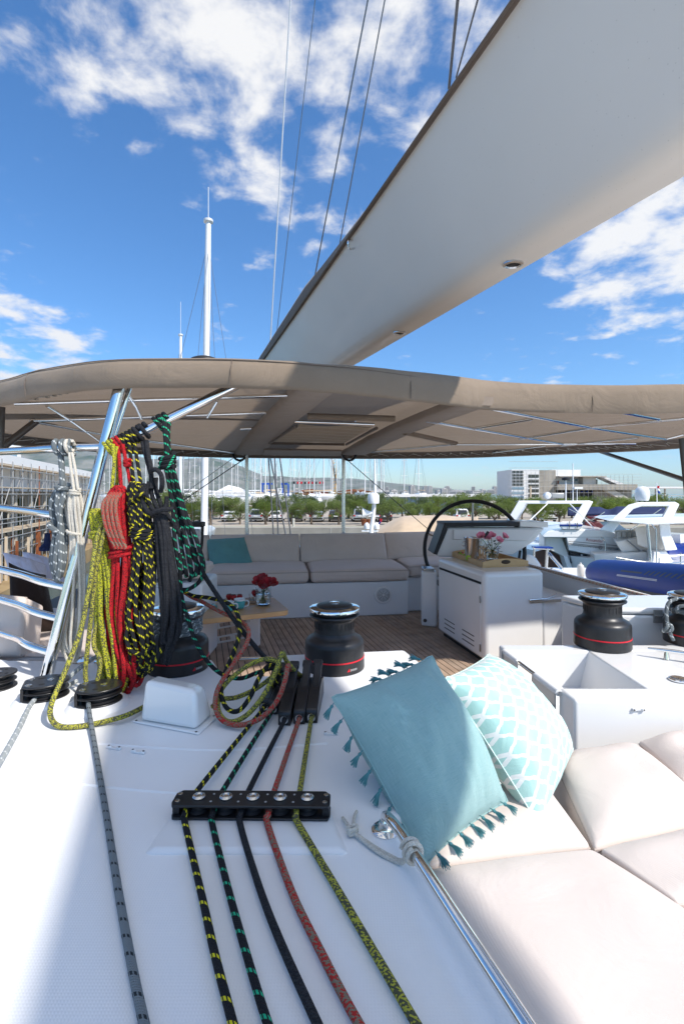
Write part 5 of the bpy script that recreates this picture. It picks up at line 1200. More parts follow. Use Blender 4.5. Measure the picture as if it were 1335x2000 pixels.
k = NT(boomm); tco = k.n('ShaderNodeTexCoord'); nz = k.n('ShaderNodeTexVoronoi'); nz.inputs['Scale'].default_value = 42; k.l(tco.outputs['Object'], nz.inputs['Vector'])
dr = k.n('ShaderNodeTexNoise'); dr.inputs['Scale'].default_value = 3; k.l(tco.outputs['Object'], dr.inputs['Vector'])
sz_ = k.n('ShaderNodeSeparateXYZ'); k.l(tco.outputs['Object'], sz_.inputs[0])
spot = k.m('MULTIPLY', k.m('LESS_THAN', nz.outputs['Distance'], .09), k.m('GREATER_THAN', dr.outputs[0], .50))
mxin = k.b.inputs['Base Color'].links[0].from_socket
k.l(k.mix(k.m('MULTIPLY', spot, .35), mxin, (.42, .38, .33)), k.b.inputs['Base Color'])
part('spar', m_, boomm, bo, angle=30)
m_ = MB(); rings = []
for t in TS:
    h = .034 + .17 * max(0, min(1, (t - 1.2) / 2.0)) + .006 * noise.noise(V((t * 3, 0, 0)))
    e = .024 + .13 * max(0, min(1, (t - 1.2) / 2.2))
    prof = [(.625 - .008, 1.728)] + [(.6335 - e * math.sin(a) + .4 * (1 - math.cos(a)), 1.752 + h * math.sin(a)) for a in (.35, .8, 1.2)] + [(.80, 1.90), (.90, 2.03), (1.02, 2.17), (1.15, 2.24), (1.30, 2.05)] + [(1.447, 1.755)]  # unseen hump on the cover's top, shaped to widen the boom's shadow
    rings.append([bpt(x, z, t) for x, z in prof] + [bpt(1.04, 1.70, t)])
m_.loft(rings); m_.f = [tuple(reversed(f)) for f in m_.f]; part('sail_cover', m_, M['cover'], bo, angle=50)
m_ = MB(); m_.tube([bpt(.617, 1.727, t) for t in TS], .007, 8); part('bolt_rope_track', m_, M['cover'], bo)
for px, py in ((1005, 524), (782, 662)):   # drain fittings let into the underside
    d = V(((px - CX) / F, 1, (CY - py) / F)); t_ = None
    best = None
    for i in range(2000):
        t = -1 + i * .003; c = bpt(1.03, 1.046, t); e = abs(c.x / c.y - d.x) + abs((c.z - CAMZ) / c.y - d.z)
        if best is None or e < best[0]: best = (e, t)
    c = bpt(1.02, 1.0455, best[1]); m3 = axes(dB) @ Matrix.Diagonal((1.0, 1.0, -1))
    m_ = MB(); m_.lathe([(.045, -.002), (.045, .005), (.035, .009), (.032, .002), (0, .001)], c, 26, m3); f_ = part('drain_fitting', m_, M['steel2'], bo)
    m_ = MB(); m_.lathe([(.031, .0024), (0, .0030)], c, 20, m3); part('drain_hole', m_, M['caulk'], f_)
m_ = MB(); c = bpt(.66, 1.68, 1.9); m_.tube([c + V((-.012, -.01, .012)), c + V((-.045, -.03, -.01)), c + V((-.03, -.02, -.05)), c + V((.0, 0, -.04))], .007, 8, 4); part('eye', m_, M['steel'], bo)
# lazy jacks, topping lift: wires from the boom up to the mast
def on_edge(px, py):
    best = min((abs(((bpt(.63, 1.76, t).x) / bpt(.63, 1.76, t).y) - (px - CX) / F), t) for t in [-1.2 + i * .01 for i in range(700)]); return bpt(.635, 1.77, best[1])
for (p0, p1, r_, lab, mt) in (((524, 668), (567, 0), .0085, 'white topping lift rising from the far end of the boom', M['gel2']), ((538, 640), (615, 0), .0045, 'grey lazy jack line beside the white topping lift', M['wirem']), ((610, 552), (718, 0), .006, 'grey lazy jack line with its twin at the middle of the boom', M['wirem']),
                              ((660, 452), (751, 0), .0042, 'thin grey lazy jack line above the middle of the boom', M['wirem']), ((874, 182), (893, 0), .006, 'grey lazy jack line meeting the boom near its mast end', M['wirem']), ((888, 158), (932, 0), .0035, 'thin lazy jack line next to the one near the mast end', M['wirem'])):
    a = on_edge(*p0); Yt = a.y * .78; b = P(p1[0], p1[1], Yt); b2 = a + (b - a) * 1.35
    cable(lab, [a, b2], r_, mt, 'rigging line', 'rigging_line')
# main sheet falls behind the settee
for (x0, x1, i) in ((524, 534, 0), (526, 558, 1), (536, 543, 2), (545, 568, 3)):
    cable(('grey mainsheet fall nearest the teal cushion side', 'grey mainsheet fall crossing the upright ones', 'grey mainsheet fall hanging straight down', 'grey mainsheet fall slanting outermost')[i], [P(x0 - (x1 - x0) * .10, 870, 6.5 + i * .05), P(x1 + (x1 - x0) * .1, 1062, 6.5 + i * .05)], .0095, M['wirem'], 'rope', 'mainsheet')
# aft deck that carries the dinghy
m_ = MB(); m_.prism([(2.42, -1.0), (6.0, -1.0), (5.2, 9.0), (1.9, 9.0)], -.30, -.16); one('aft_side_deck', m_, M['gel2'], kind='structure', bevel=.02)
dg = thing('dinghy', 'blue inflatable dinghy with a grey rubbing strake beyond the coaming', 'dinghy', P(1240, 1160, 6.0))
ax0, ax1 = P(1172, 1120, 7.0), P(1370, 1147, 4.6); da = (ax1 - ax0).normalized()
ptsd = [ax0 - da * .27 + V((0, 0, .035)), ax0 - da * .22 + V((0, 0, .02)), ax0 - da * .08, ax0 + da * .12, ax0.lerp(ax1, .3), ax0.lerp(ax1, .6), ax1, ax1 + da * 1.2]
m_ = MB(); m_.tube(ptsd, [.05, .12, .185, .202, .205, .205, .205, .205], 28, 5)
tubeo = part('tube', m_, M['blue'], dg, angle=70)
# grey underside strake and prints follow the tube surface
side = V((da.y, -da.x, 0)); 
if side.x > 0: side = -side
def tsurf(f, ang_, off=.002):
    c = ax0.lerp(ax1, f); return c + (side * math.cos(ang_) + V((0, 0, 1)) * math.sin(ang_)) * (.205 + off)
def patch(name, f0, f1, a0, a1, mt, n=24, k_=4):
    m_ = MB(); m_.grid(lambda u, v: tsurf(f0 + (f1 - f0) * u, a0 + (a1 - a0) * v), n, k_); o = part(name, m_, mt, tubeo); return o
patch('grey_strake', .02, 1.3, -1.15, -.52, M['greyhyp'])
for a_ in (.13, .19): patch('silver_stripe', .43, .83, a_ - .018, a_ + .018, M['silver'])
patch('dark_band', .46, .68, .40, .50, M['greyhyp'])
for i in range(9): 
    m_ = MB(); f_ = .70 + i * .045; m_.grid(lambda u, v, f_=f_: tsurf(f_ + .03 * v + .016 * u, .36 + .26 * v), 3, 4); part('dark_slash', m_, M['greyhyp'], tubeo)
m_ = MB(); m_.tube([p + V((.95, .05, -.10)) for p in ptsd], [.05, .13, .20, .222, .225, .225, .225, .225], 20, 4); part('far_tube', m_, M['blue'], dg, angle=70)
# fender / white bottle by the dinghy nose
m_ = MB(); m_.lathe([(.0, 0), (.035, .006), (.045, .03), (.045, .14), (.035, .17), (.014, .18), (.014, .20), (0, .203)], P(1133, 1128, 6.6), 18); one('fender', m_, M['offwhite'], 'small cream fender standing by the nose of the blue dinghy', 'fender')
# black folded seat edge seen behind the rope coils
st_ = thing('helm_chair', 'dark framed helm seat half hidden behind the black rope coils', 'seat', P(345, 1150, 3.6))
m_ = MB(); m_.box(P(345, 1024, 3.6), (.40, .10, .035)); m_.tube([P(396, 1024, 3.6), P(393, 1070, 3.6), P(380, 1090, 3.55)], .012, 8, 4); part('frame', m_, M['caulk'], st_, bevel=.006)
m_ = MB(); m_.box(P(345, 1058, 3.66), (.36, .10, .19)); part('backrest', m_, M['gel2'], st_, bevel=.02)
m_ = MB(); m_.box(P(350, 1112, 3.6), (.42, .40, .08)); part('cushion', m_, M['cush'], st_, bevel=.03, seg=3)
m_ = MB(); m_.box(V((P(350, 1112, 3.6).x, 3.6, .29)), (.46, .44, .58)); part('plinth', m_, M['gel2'], st_, bevel=.02)

# ================================================================== BACKGROUND
WZ, QZ = -3.5, -2.3                                   # water, quay level
wm = mat('harbour_water', (.02, .075, .10), .12, spec=.5, bump=.5, bscale=1.2); 
m_ = MB(); m_.add([V((-14000, -2500, WZ)), V((12000, -2500, WZ)), V((12000, 12000, WZ)), V((-14000, 12000, WZ))], [(0, 1, 2, 3)])
o = bpy.data.objects.new('water', m_.mesh('water', wm)); COL.objects.link(o); tag(o, kind='structure')
m_ = MB(); gp = [(-700, 50), (160, 50), (160, 205), (60, 300), (60, 1600), (-1800, 1600), (-1800, 50)]
m_.prism(gp, -5, QZ); one('quay_ground', m_, M['asph'], kind='structure', angle=0)
m_ = MB(); m_.prism([(-700, 49.2), (160, 49.2), (160, 49.95), (-700, 49.95)], -4.6, QZ + .10); qw = one('quay_wall', m_, M['concrete'], 'long stained concrete quay wall below the parked cars', 'wall')
for i in range(26): m_ = MB(); m_.box((-38 + i * 4.1, 49.17, QZ - .75), (.05, .06, 1.6)); part('joint', m_, M['concrete_l'], qw)
m_ = MB(); m_.prism([(-600, 50.9), (155, 50.9), (155, 52.1), (-600, 52.1)], QZ + .004, QZ + .05); one('grass_strip', m_, M['grass'], kind='structure')
m_ = MB(); m_.prism([(-600, 50.0), (155, 50.0), (155, 50.85), (-600, 50.85)], QZ + .004, QZ + .10); one('pavement', m_, M['concrete_l'], kind='structure')

# ---------------------------------------------------------------- hills
def ridge(px):
    tab = [(-700, 856), (-300, 862), (0, 872), (100, 884), (200, 893), (270, 899), (330, 908), (380, 901), (430, 906), (470, 918), (520, 934), (580, 937), (640, 936), (700, 940), (770, 946), (840, 953), (920, 959), (1010, 963), (1300, 966)]
    for (a, b), (c, d) in zip(tab, tab[1:]):
        if a <= px <= c: return b + (d - b) * (px - a) / (c - a)
    return 966
m_ = MB(); cols = 150; rows = 26; vs = []
for j in range(rows + 1):
    v = j / rows; Yd = 5200 + 5600 * v
    for i in range(cols + 1):
        px = -650 + 1900 * i / cols; X = (px - CX) / F * 8400 * (.8 + .35 * v)
        H = max(0, (965 - ridge(px))) / F * 8400; prof = math.sin(min(1, v / .62) * math.pi / 2) ** 1.3 if v < .62 else 1 - (v - .62) / .38 * .7
        p = V((X / 900, Yd / 900, 0)); n_ = noise.hetero_terrain(p, 1.0, 2.1, 6, .7, noise_basis='PERLIN_ORIGINAL') if False else noise.fractal(p * 1.3, 1.0, 2.0, 6)
        rid = 1 - abs(noise.noise(p * 1.1)) * 1.4
        z = H * prof * (1 + .22 * n_ * (1 - .55 * (v > .5))) + H * .16 * rid * prof * math.sin(v * 3.1) - 6
        vs.append(V((X, Yd, z)))
m_.add(vs, [(j * (cols + 1) + i, j * (cols + 1) + i + 1, (j + 1) * (cols + 1) + i + 1, (j + 1) * (cols + 1) + i) for j in range(rows) for i in range(cols)])
o = bpy.data.objects.new('hills', m_.mesh('hills', M['hill'], 0)); COL.objects.link(o); tag(o, kind='structure')

# ---------------------------------------------------------------- far city: blocks across the bay
cmesh = []
for k_ in range(5):
    m_ = MB(); w, d, h = ((16, 14, 34), (24, 14, 20), (14, 14, 52), (34, 15, 15), (20, 18, 26))[k_]
    m_.box((0, 0, h / 2), (w, d, h)); m_.box((w * .1, 0, h + 1.5), (w * .4, d * .5, 3)); body = m_.mesh('wall', M['skin_city'], 0)
    m_ = MB()
    for fl_ in range(int(h / 3.4)): m_.box((0, -d / 2 - .02, 2 + fl_ * 3.4), (w * .86, .2, 1.5))
    cmesh.append((body, m_.mesh('window_bands', M['darkglass'], 0), h))
for i in range(86):
    px = R.uniform(690, 1000) if i < 66 else R.uniform(60, 690); Yd = R.uniform(1900, 2700); k_ = R.choice((0, 1, 1, 3, 3, 3, 4))
    t = thing('city_block', 'tiny pale apartment block on the far shore across the bay', 'building', ((px - CX) / F * Yd, Yd, WZ + .2 + max(0, (Yd - 1900)) * .012), 'far city blocks'); t.rotation_euler = (0, 0, R.uniform(-.4, .4)); t.scale = (1.2, 1.2, R.uniform(.6, 1.1))
    for nm, me in zip(('wall', 'window_bands'), cmesh[k_][:2]): o = bpy.data.objects.new(nm, me); COL.objects.link(o); o.parent = t
m_ = MB(); m_.prism([(-2300, 1850), (900, 1850), (1050, 2900), (-2600, 2900)], -5, WZ + .3); one('far_shore', m_, M['hill'], kind='structure')

# ---------------------------------------------------------------- olive trees
def tree_mesh(seed, dark=False):
    rg = random.Random(seed); tk = MB(); H = rg.uniform(.85, 1.4)
    tk.tube([V((0, 0, 0)), V((.05, .02, .5)), V((-.04, .03, 1.0)), V((.03, 0, H))], [.15, .11, .10, .09], 8, 3)
    cl = []
    for i in range(19):
        a = i * 2.4 + rg.uniform(-.6, .6); rr = rg.uniform(.15, 1.5); z = H + rg.uniform(.1, 2.1) - rr * .30
        c = V((math.cos(a) * rr, math.sin(a) * rr * .9, z)); cl.append((c, rg.uniform(.24, .66)))
        if i % 2 == 0: tk.tube([V((0, 0, H - .25)), V((c.x * .35, c.y * .35, H + .25 * (z - H))), c], [.07, .045, .012], 6, 3)
    lf = MB()
    for c, rad in cl:
        for i in range(int(250 * rad / .5)):
            d = V((rg.gauss(0, 1), rg.gauss(0, 1), rg.gauss(0, .8))).normalized() * rad * rg.uniform(.35, 1.12) ** .7
            p = c + d; u = V((rg.gauss(0, 1), rg.gauss(0, 1), rg.gauss(0, 1))).normalized(); w_ = u.orthogonal().normalized(); L = rg.uniform(.10, .20); W = rg.uniform(.035, .07)
            lf.add([p - u * L * .5, p + w_ * W * .5, p + u * L * .5, p - w_ * W * .5], [(0, 1, 2, 3)])
    return tk.mesh('trunk', M['bark']), lf.mesh('crown', M['leafB'] if dark else M['leafA'], 0)
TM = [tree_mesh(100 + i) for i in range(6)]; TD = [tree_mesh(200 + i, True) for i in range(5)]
def tree(lab, grp, X, Y, s, variants, z=QZ):
    t = thing('olive_tree', lab, 'tree', (X, Y, z), grp, R.uniform(0, 6.28)); t.scale = (s * R.uniform(1.1, 1.3), s * R.uniform(1.1, 1.3), s * R.uniform(.95, 1.06))
    tk, cr_ = R.choice(variants)
    for nm, me in (('trunk', tk), ('crown', cr_)): o = bpy.data.objects.new(nm, me); COL.objects.link(o); o.parent = t
CARS = {385: 'dark hatchback by the green ticked rope', 444: 'low white saloon', 499: 'silver estate car behind the canopy post', 537: 'white hatchback behind the mainsheet falls', 576: 'dark grey hatchback', 617: 'silver saloon', 655: 'black hatchback by the middle post', 703: 'estate car with the roof box', 752: 'dark estate car behind the radar post'}
def fr_lab(px):
    k_ = min(CARS, key=lambda c: abs(c - px)); g_ = 'olive trees along the quay'
    if abs(k_ - px) < 30: return ('light green olive tree on the quay before the ' + CARS[k_], g_)
    if px < 400: return ('light green olive tree on the quay seen among the hanging ropes', g_)
    if px < 850: return ('light green olive tree on the quay behind the beige boat cover', g_)
    if px < 1000: return ('light green olive tree on the quay seen through the steering wheel', g_)
    return ('light green olive tree on the quay beyond the moored motor yachts', g_)
def bk_lab(px):
    g_ = 'olive trees behind the cars'
    if px < 400: return ('dark olive tree in the back row seen among the hanging ropes', g_)
    if px < 482: return ('dark olive tree in the back row between the tall mast and first post', g_)
    if px < 670: return ('dark olive tree in the back row between the two canopy posts', g_)
    if px < 840: return ('dark olive tree in the back row between middle post and steering wheel', g_)
    if px < 1000: return ('dark olive tree in the back row seen through the steering wheel', g_)
    return ('dark olive tree in the back row beyond the moored motor yachts', g_)
front = [330, 372, 417, 469, 517, 568, 611, 659, 706, 752, 795, 838, 880, 925, 962, 1005, 1048, 1092, 1140, 1190, 1235, 1285, 1330]
for px in front: tree(*fr_lab(px), (px - CX) / F * 56 + R.uniform(-.3, .3), 56 + R.uniform(-.6, .6), R.uniform(.72, 1.05), TM)
for i in range(44):
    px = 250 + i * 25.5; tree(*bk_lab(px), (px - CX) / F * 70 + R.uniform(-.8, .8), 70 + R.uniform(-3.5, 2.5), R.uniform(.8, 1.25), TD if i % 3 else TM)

# ---------------------------------------------------------------- parked cars, rear towards the quay
def car(paint, suv=0, low=0):
    t = thing('parked_car', '', 'car'); h = 1.45 + .2 * suv - .12 * low; L = 4.3; w = 1.76
    prof = [(0, .28), (0, .62), (.03, .82), (.10, .95), (.30, h - .16), (.55, h - .02), (1.3, h), (2.1, h - .06), (2.75, .98), (3.9, .86), (4.22, .68), (4.3, .32)] if not low else [(0, .28), (0, .62), (.05, .88), (.75, .95), (1.3, h - .02), (1.8, h), (2.3, h - .06), (2.95, .95), (3.95, .84), (4.25, .66), (4.3, .32)]
    m_ = MB(); rings = []
    for x, f_ in ((-.5, .92), (-.47, .97), (-.40, 1), (.40, 1), (.47, .97), (.5, .92)):
        rings.append([V((x * w * (1 - .16 * max(0, (z - .9)) / .55), y + (.02 if abs(x) > .45 else 0), .25 + (z - .25) * (f_ if z > .5 else 1))) for y, z in prof])
    m_.loft(rings); part('body', m_, paint, t, angle=50)
    y0_, z0_, z1_ = (.085, .97, h - .17) if not low else (.32, .92, h - .15)
    m_ = MB(); yb = .115 if not low else .62; m_.add([V((-.62, yb - .03 - (.02), .98)), V((.62, yb - .05, .98)), V((.53, .285 if not low else 1.18, h - .15)), V((-.53, .285 if not low else 1.18, h - .15))], [(0, 1, 2, 3)]); m_.v = [(a, b - .035, c) for a, b, c in m_.v]; part('rear_window', m_, M['darkglass'], t, angle=0)
    for s_ in (-1, 1):
        m_ = MB(); m_.add([V((s_ * .885, .5, .95)), V((s_ * .885, 2.65, .93)), V((s_ * .80, 2.0, h - .13)), V((s_ * .80, .75, h - .11))], [(0, 1, 2, 3)]); part('side_window', m_, M['darkglass'], t, angle=0)
        m_ = MB(); m_.box((s_ * .72, .0, .80), (.26, .06, .17)); part('tail_light', m_, mat_tail, t, bevel=.02)
        for y in (.75, 3.45):
            m_ = MB(); m_.lathe([(.0, -.1), (.30, -.1), (.325, -.06), (.325, .06), (.30, .1), (0, .1)], (s_ * .76, y, .325), 18, Matrix.Rotation(math.pi / 2, 3, 'Y')); wl_ = part('wheel', m_, M['tyre'], t)
            m_ = MB(); m_.lathe([(.19, 0), (.17, .02), (0, .02)], (s_ * .86, y, .325), 14, Matrix.Rotation(s_ * math.pi / 2, 3, 'Y')); part('rim', m_, M['galv'], wl_)
    m_ = MB(); m_.box((0, -.03, .46), (1.6, .10, .18)); part('bumper', m_, M['tyre'], t, bevel=.03)
    m_ = MB(); m_.box((0, -.035, .76), (.52, .02, .11)); part('number_plate', m_, M['porcelain'], t)
    return t
mat_tail = mat('tail_light', (.42, .015, .012), .25)
pw = mat('white_car_paint', (.75, .75, .74), .25, coat=.8); ps = mat('silver_car_paint', (.42, .43, .44), .3, metal=.4, coat=.8); pd = mat('dark_grey_car_paint', (.05, .055, .06), .28, coat=.8); pbk = mat('black_car_paint', (.015, .015, .018), .25, coat=.8); pr_ = mat('red_car_paint', (.35, .02, .02), .28, coat=.8)
protos = {}
for (px, paint, suv, low, lab) in ((444, pw, 0, 1, 'low white saloon parked under the olive tree by the tall mast'), (499, ps, 1, 0, 'silver estate car parked behind the canopy post'), (537, pw, 0, 0, 'white hatchback parked behind the mainsheet falls'), (576, pd, 0, 0, 'dark grey hatchback parked right of the mainsheet falls'),
                               (617, ps, 0, 1, 'silver saloon parked between two olive trees'), (655, pbk, 0, 0, 'black hatchback parked by the middle canopy post'), (703, ps, 1, 0, 'silver estate car with a boat box on its roof'), (752, pd, 1, 0, 'dark estate car parked behind the radar post'), (385, pd, 0, 0, 'dark hatchback half hidden by the green ticked rope'),
                               (1172, pr_, 0, 0, 'red hatchback parked beyond the white radar arch'), (1250, pbk, 1, 0, 'black estate car parked beyond the navy awning'), (1075, pw, 0, 0, 'white hatchback parked beyond the moored motor yachts'), (905, pw, 1, 0, 'white estate car parked behind the steering wheel')):
    t = car(paint, suv, low); t['label'] = lab; t['group'] = 'cars parked along the quay'
    t.location = ((px - CX) / F * 60.5, 60.5 + R.uniform(-.4, .4), QZ); t.rotation_euler = (0, 0, R.uniform(-.06, .06))
    if 'boat box' in lab: m_ = MB(); rb_ = MB(); rb_.loft([[V((-.4, .6, 1.68)), V((.4, .6, 1.68)), V((.36, .7, 1.98)), V((-.36, .7, 1.98))], [V((-.4, 2.3, 1.68)), V((.4, 2.3, 1.68)), V((.3, 2.2, 1.92)), V((-.3, 2.2, 1.92))]]); part('roof_box', rb_, M['galv'], t, bevel=.05).location = (0, 0, 0)
m_ = MB(); m_.lathe([(.13, 0), (.13, .75), (.15, .76), (.15, .9), (0, .93)], V(((573 - CX) / F * 51.5, 51.5, QZ)), 12); one('bollard', m_, M['concrete_l'], 'short pale service bollard on the quay edge', 'bollard')
for px, lab in ((711, 'terracotta pot on the quay under the tree by the radar post'), (719, 'terracotta pot on the quay beside the flagged radar post')):
    m_ = MB(); m_.lathe([(.25, 0), (.4, .6), (.43, .62), (.43, .72), (.36, .72), (.34, .6), (0, .6)], V(((px - CX) / F * 54, 54, QZ)), 14); one('plant_pot', m_, M['rust'], lab, 'plant pot', 'pots on the quay')
# kiosk with white fascia behind the trees
ks = thing('quay_kiosk', 'long low kiosk with a white fascia behind the olive trees', 'building', P(830, 1000, 85))
m_ = MB(); m_.box(((835 - CX) / F * 85, 87, QZ + 1.5), (19, 4, 3.0)); part('wall', m_, M['bluegl'], ks); m_ = MB(); m_.box(((835 - CX) / F * 85, 86.6, QZ + 3.25), (20.5, 5.6, .5)); part('fascia', m_, M['whitewall'], ks)
for i in range(7): m_ = MB(); m_.box(((772 + i * 21 - CX) / F * 85, 84.9, QZ + 1.5), (.12, .12, 3.0)); part('mullion', m_, M['whitewall'], ks)

# ---------------------------------------------------------------- boats ashore: sailing yachts and motor yachts in the boatyard
def hull(mb, L, B, D, z0, flare=1.15):
    rings = []
    for i in range(9):
        t = i / 8; b = B / 2 * (math.sin(min(1, t * 1.25 + .25) * math.pi / 2) if t < .6 else 1 - ((t - .6) / .4) ** 2.2 * .98); sheer = .25 * (t - .45) ** 2 * 4 * D * .35
        x = -L / 2 + L * t; rings.append([V((x, -b, z0 + D + sheer)), V((x, -b * .86, z0 + D * .45)), V((x, -b * .35, z0 + .08 * D)), V((x, b * .35, z0 + .08 * D)), V((x, b * .86, z0 + D * .45)), V((x, b, z0 + D + sheer))])
    mb.loft(rings)
def sailboat(mh):
    t = thing('sailing_yacht', '', 'sailboat'); m_ = MB(); hull(m_, 12, 3.6, 1.7, 1.3); part('hull', m_, M['gel'], t, angle=60)
    m_ = MB(); m_.loft([[V((-3.0, -1.1, 3.0)), V((-3.0, 1.1, 3.0)), V((2.6, .8, 3.0)), V((2.6, -.8, 3.0))], [V((-2.6, -.9, 3.55)), V((-2.6, .9, 3.55)), V((1.8, .6, 3.4)), V((1.8, -.6, 3.4))]]); part('cabin', m_, M['gel'], t)
    m_ = MB(); m_.tube([V((.8, 0, 3.0)), V((.8, 0, 3.0 + mh * .7)), V((.8, 0, 3.0 + mh))], [.13, .12, .09], 8); ms_ = part('mast', m_, M['steelalu'], t)
    m_ = MB()
    for f_ in (.38, .68): m_.tube([V((.8, -.9, 3 + mh * f_)), V((.8, .9, 3 + mh * f_))], .05, 5)
    part('spreaders', m_, M['steelalu'], ms_)
    m_ = MB()
    for a in (V((5.8, 0, 3.2)), V((-5.8, 0, 3.1)), V((.6, -1.7, 3.0)), V((.6, 1.7, 3.0))): m_.tube([a, V((.8, 0, 2.9 + mh))], .022, 4)
    part('stays', m_, M['wirem'], t)
    m_ = MB(); m_.tube([V((.7, 0, 4.3)), V((-3.8, 0, 4.2))], .14, 8); part('boom', m_, R.choice((M['navy'], M['gel2'], M['beige'])), t)
    m_ = MB(); m_.box((0, 0, .7), (1.6, .3, 1.35)); m_.box((0, 0, .04), (5, 2.4, .08)); part('cradle', m_, M['darksteel'], t)
    return t
SB = [sailboat(h) for h in (13, 15, 17, 19)]
lab_sb = 'distant white sailing yacht with a bare mast in the boatyard'
first = [True] * 4
for i in range(62):
    k_ = i % 4; px = 205 + i * 10.6 + R.uniform(-4, 4); Yd = R.uniform(108, 235)
    if px > 690: px = R.choice((R.uniform(690, 870), R.uniform(690, 770), R.uniform(430, 680)))
    t = SB[k_] if first[k_] else copy_tree(SB[k_]); first[k_] = False
    t.location = ((px - CX) / F * Yd, Yd, QZ); t.rotation_euler = (0, R.uniform(-.006, .006), R.uniform(0, 6.28)); s_ = R.uniform(.85, 1.1); t.scale = (s_, s_, s_); tag(t, 'distant sailing yacht with a ' + ('short', 'middling', 'tall', 'very tall')[k_] + ' bare mast ' + ('seen among the hanging ropes' if px < 400 else 'between the tall mast and first post' if px < 482 else 'between the two canopy posts' if px < 670 else 'between middle post and steering wheel'), 'sailboat', 'sailing yachts in the boatyard')
def motorboat():
    t = thing('motor_yacht', '', 'motorboat'); m_ = MB(); hull(m_, 15, 4.4, 2.2, .9); part('hull', m_, M['gel'], t, angle=60)
    m_ = MB(); m_.loft([[V((-5, -1.9, 3.1)), V((-5, 1.9, 3.1)), V((4.2, 1.3, 3.2)), V((4.2, -1.3, 3.2))], [V((-4.6, -1.6, 4.5)), V((-4.6, 1.6, 4.5)), V((1.2, 1.2, 4.5)), V((1.2, -1.2, 4.5))]]); part('cabin', m_, M['gel'], t)
    for s_ in (-1, 1): m_ = MB(); m_.add([V((-4.2, s_ * 1.86, 3.5)), V((3.0, s_ * 1.46, 3.5)), V((1.2, s_ * 1.36, 4.2)), V((-4.0, s_ * 1.72, 4.2))], [(0, 1, 2, 3)]); part('window', m_, M['darkglass'], t, angle=0)
    m_ = MB(); m_.box((-2.2, 0, 4.62), (5.8, 3.3, .16)); part('flybridge', m_, M['gel'], t, bevel=.05)
    m_ = MB(); m_.extrude([V((-4.4, -1.5, 4.7)), V((-3.6, -1.5, 4.7)), V((-4.2, -1.4, 6.1)), V((-4.6, -1.4, 6.1))], (0, .15, 0)); m_.extrude([V((-4.4, 1.35, 4.7)), V((-3.6, 1.35, 4.7)), V((-4.2, 1.25, 6.1)), V((-4.6, 1.25, 6.1))], (0, .15, 0)); m_.box((-4.4, 0, 6.15), (.6, 3.0, .12)); part('radar_arch', m_, M['gel'], t)
    m_ = MB(); m_.box((0, 0, .45), (9, 1.2, .9)); part('cradle', m_, M['rust'], t)
    return t
MY = motorboat()
for i in range(15):
    px = (300, 350, 395, 440, 470, 560, 600, 640, 690, 745, 790, 830, 720, 860, 520)[i]; Yd = R.uniform(98, 160); t = MY if i == 0 else copy_tree(MY)
    t.location = ((px - CX) / F * Yd, Yd, QZ); t.rotation_euler = (0, 0, R.choice((0, math.pi)) + R.uniform(-.5, .5)); s_ = R.uniform(.58, .78); t.scale = (s_, s_, s_); tag(t, 'distant white motor yacht ashore ' + ('seen among the hanging ropes' if px < 400 else 'between the tall mast and first post' if px < 482 else 'between the two canopy posts' if px < 670 else 'between middle post and steering wheel'), 'motorboat', 'motor yachts in the boatyard')
# big tent, rust sheds, travel lift, truss with flags, crane
m_ = MB(); c_ = P(455, 962, 140); m_.add([c_ + V((-4.5, -4, 0)), c_ + V((4, -4, 0)), c_ + V((4, 6, 0)), c_ + V((-4.5, 6, 0)), c_ + V((-1.5, 1, 2.2)), c_ + V((1.5, 1, 1.5))], [(0, 1, 5, 4), (1, 2, 5), (2, 3, 4, 5), (3, 0, 4)]); m_.prism([((c_.x - 4.5), c_.y - 3.9), (c_.x + 4, c_.y - 3.9), (c_.x + 4, c_.y + 5.9), (c_.x - 4.5, c_.y + 5.9)], QZ, c_.z - .05); one('marquee', m_, M['whitewall'], 'white peaked marquee in the boatyard by the tall mast', 'tent')
for px, w, lab, mt in ((608, 12, 'low rust red shed in the boatyard under the flag truss', 'rust'), (530, 9, 'low pale shed beside the blue travel lift', 'concrete_l'), (690, 12, 'low rust brown shed by the yellow crane', 'rust')):
    m_ = MB(); c_ = P(px, 965, 175); m_.box((c_.x, c_.y, QZ + 2.2), (w, 8, 4.4)); m_.extrude([V((c_.x - w / 2 - .3, c_.y - 4.3, QZ + 4.42)), V((c_.x + w / 2 + .3, c_.y - 4.3, QZ + 4.42)), V((c_.x, c_.y - 4.3, QZ + 5.3))], (0, 8.6, 0)); one('shed', m_, M[mt], lab, 'shed')
tl = thing('travel_lift', 'bright blue boat travel lift in the boatyard', 'boat lift', P(535, 965, 130)); bm_ = mat('crane_blue', (.02, .09, .42), .5)
for px in (513, 520, 552, 559):
    m_ = MB(); c_ = P(px, 945, 130); m_.box((c_.x, c_.y + (0 if px in (513, 552) else 5), (c_.z + QZ) / 2), (.38, .38, c_.z - QZ)); part('leg', m_, bm_, tl)
m_ = MB(); a_, b_ = P(508, 945, 130), P(532, 945, 130); m_.box((a_ + b_) / 2, ((b_ - a_).length, .5, .5)); part('beam', m_, bm_, tl); m_ = MB(); a_, b_ = P(549, 945, 130), P(562, 945, 130); m_.box((a_ + b_) / 2, ((b_ - a_).length, .5, .5)); part('beam', m_, bm_, tl)
tf = thing('flag_truss', 'lattice stage truss hung with small dark red flags', 'truss', P(603, 965, 120)); YT = 120
m_ = MB()
for px in (583, 588, 618, 623): m_.tube([P(px, 937, YT), V((P(px, 937, YT).x, YT, QZ))], .10, 5)
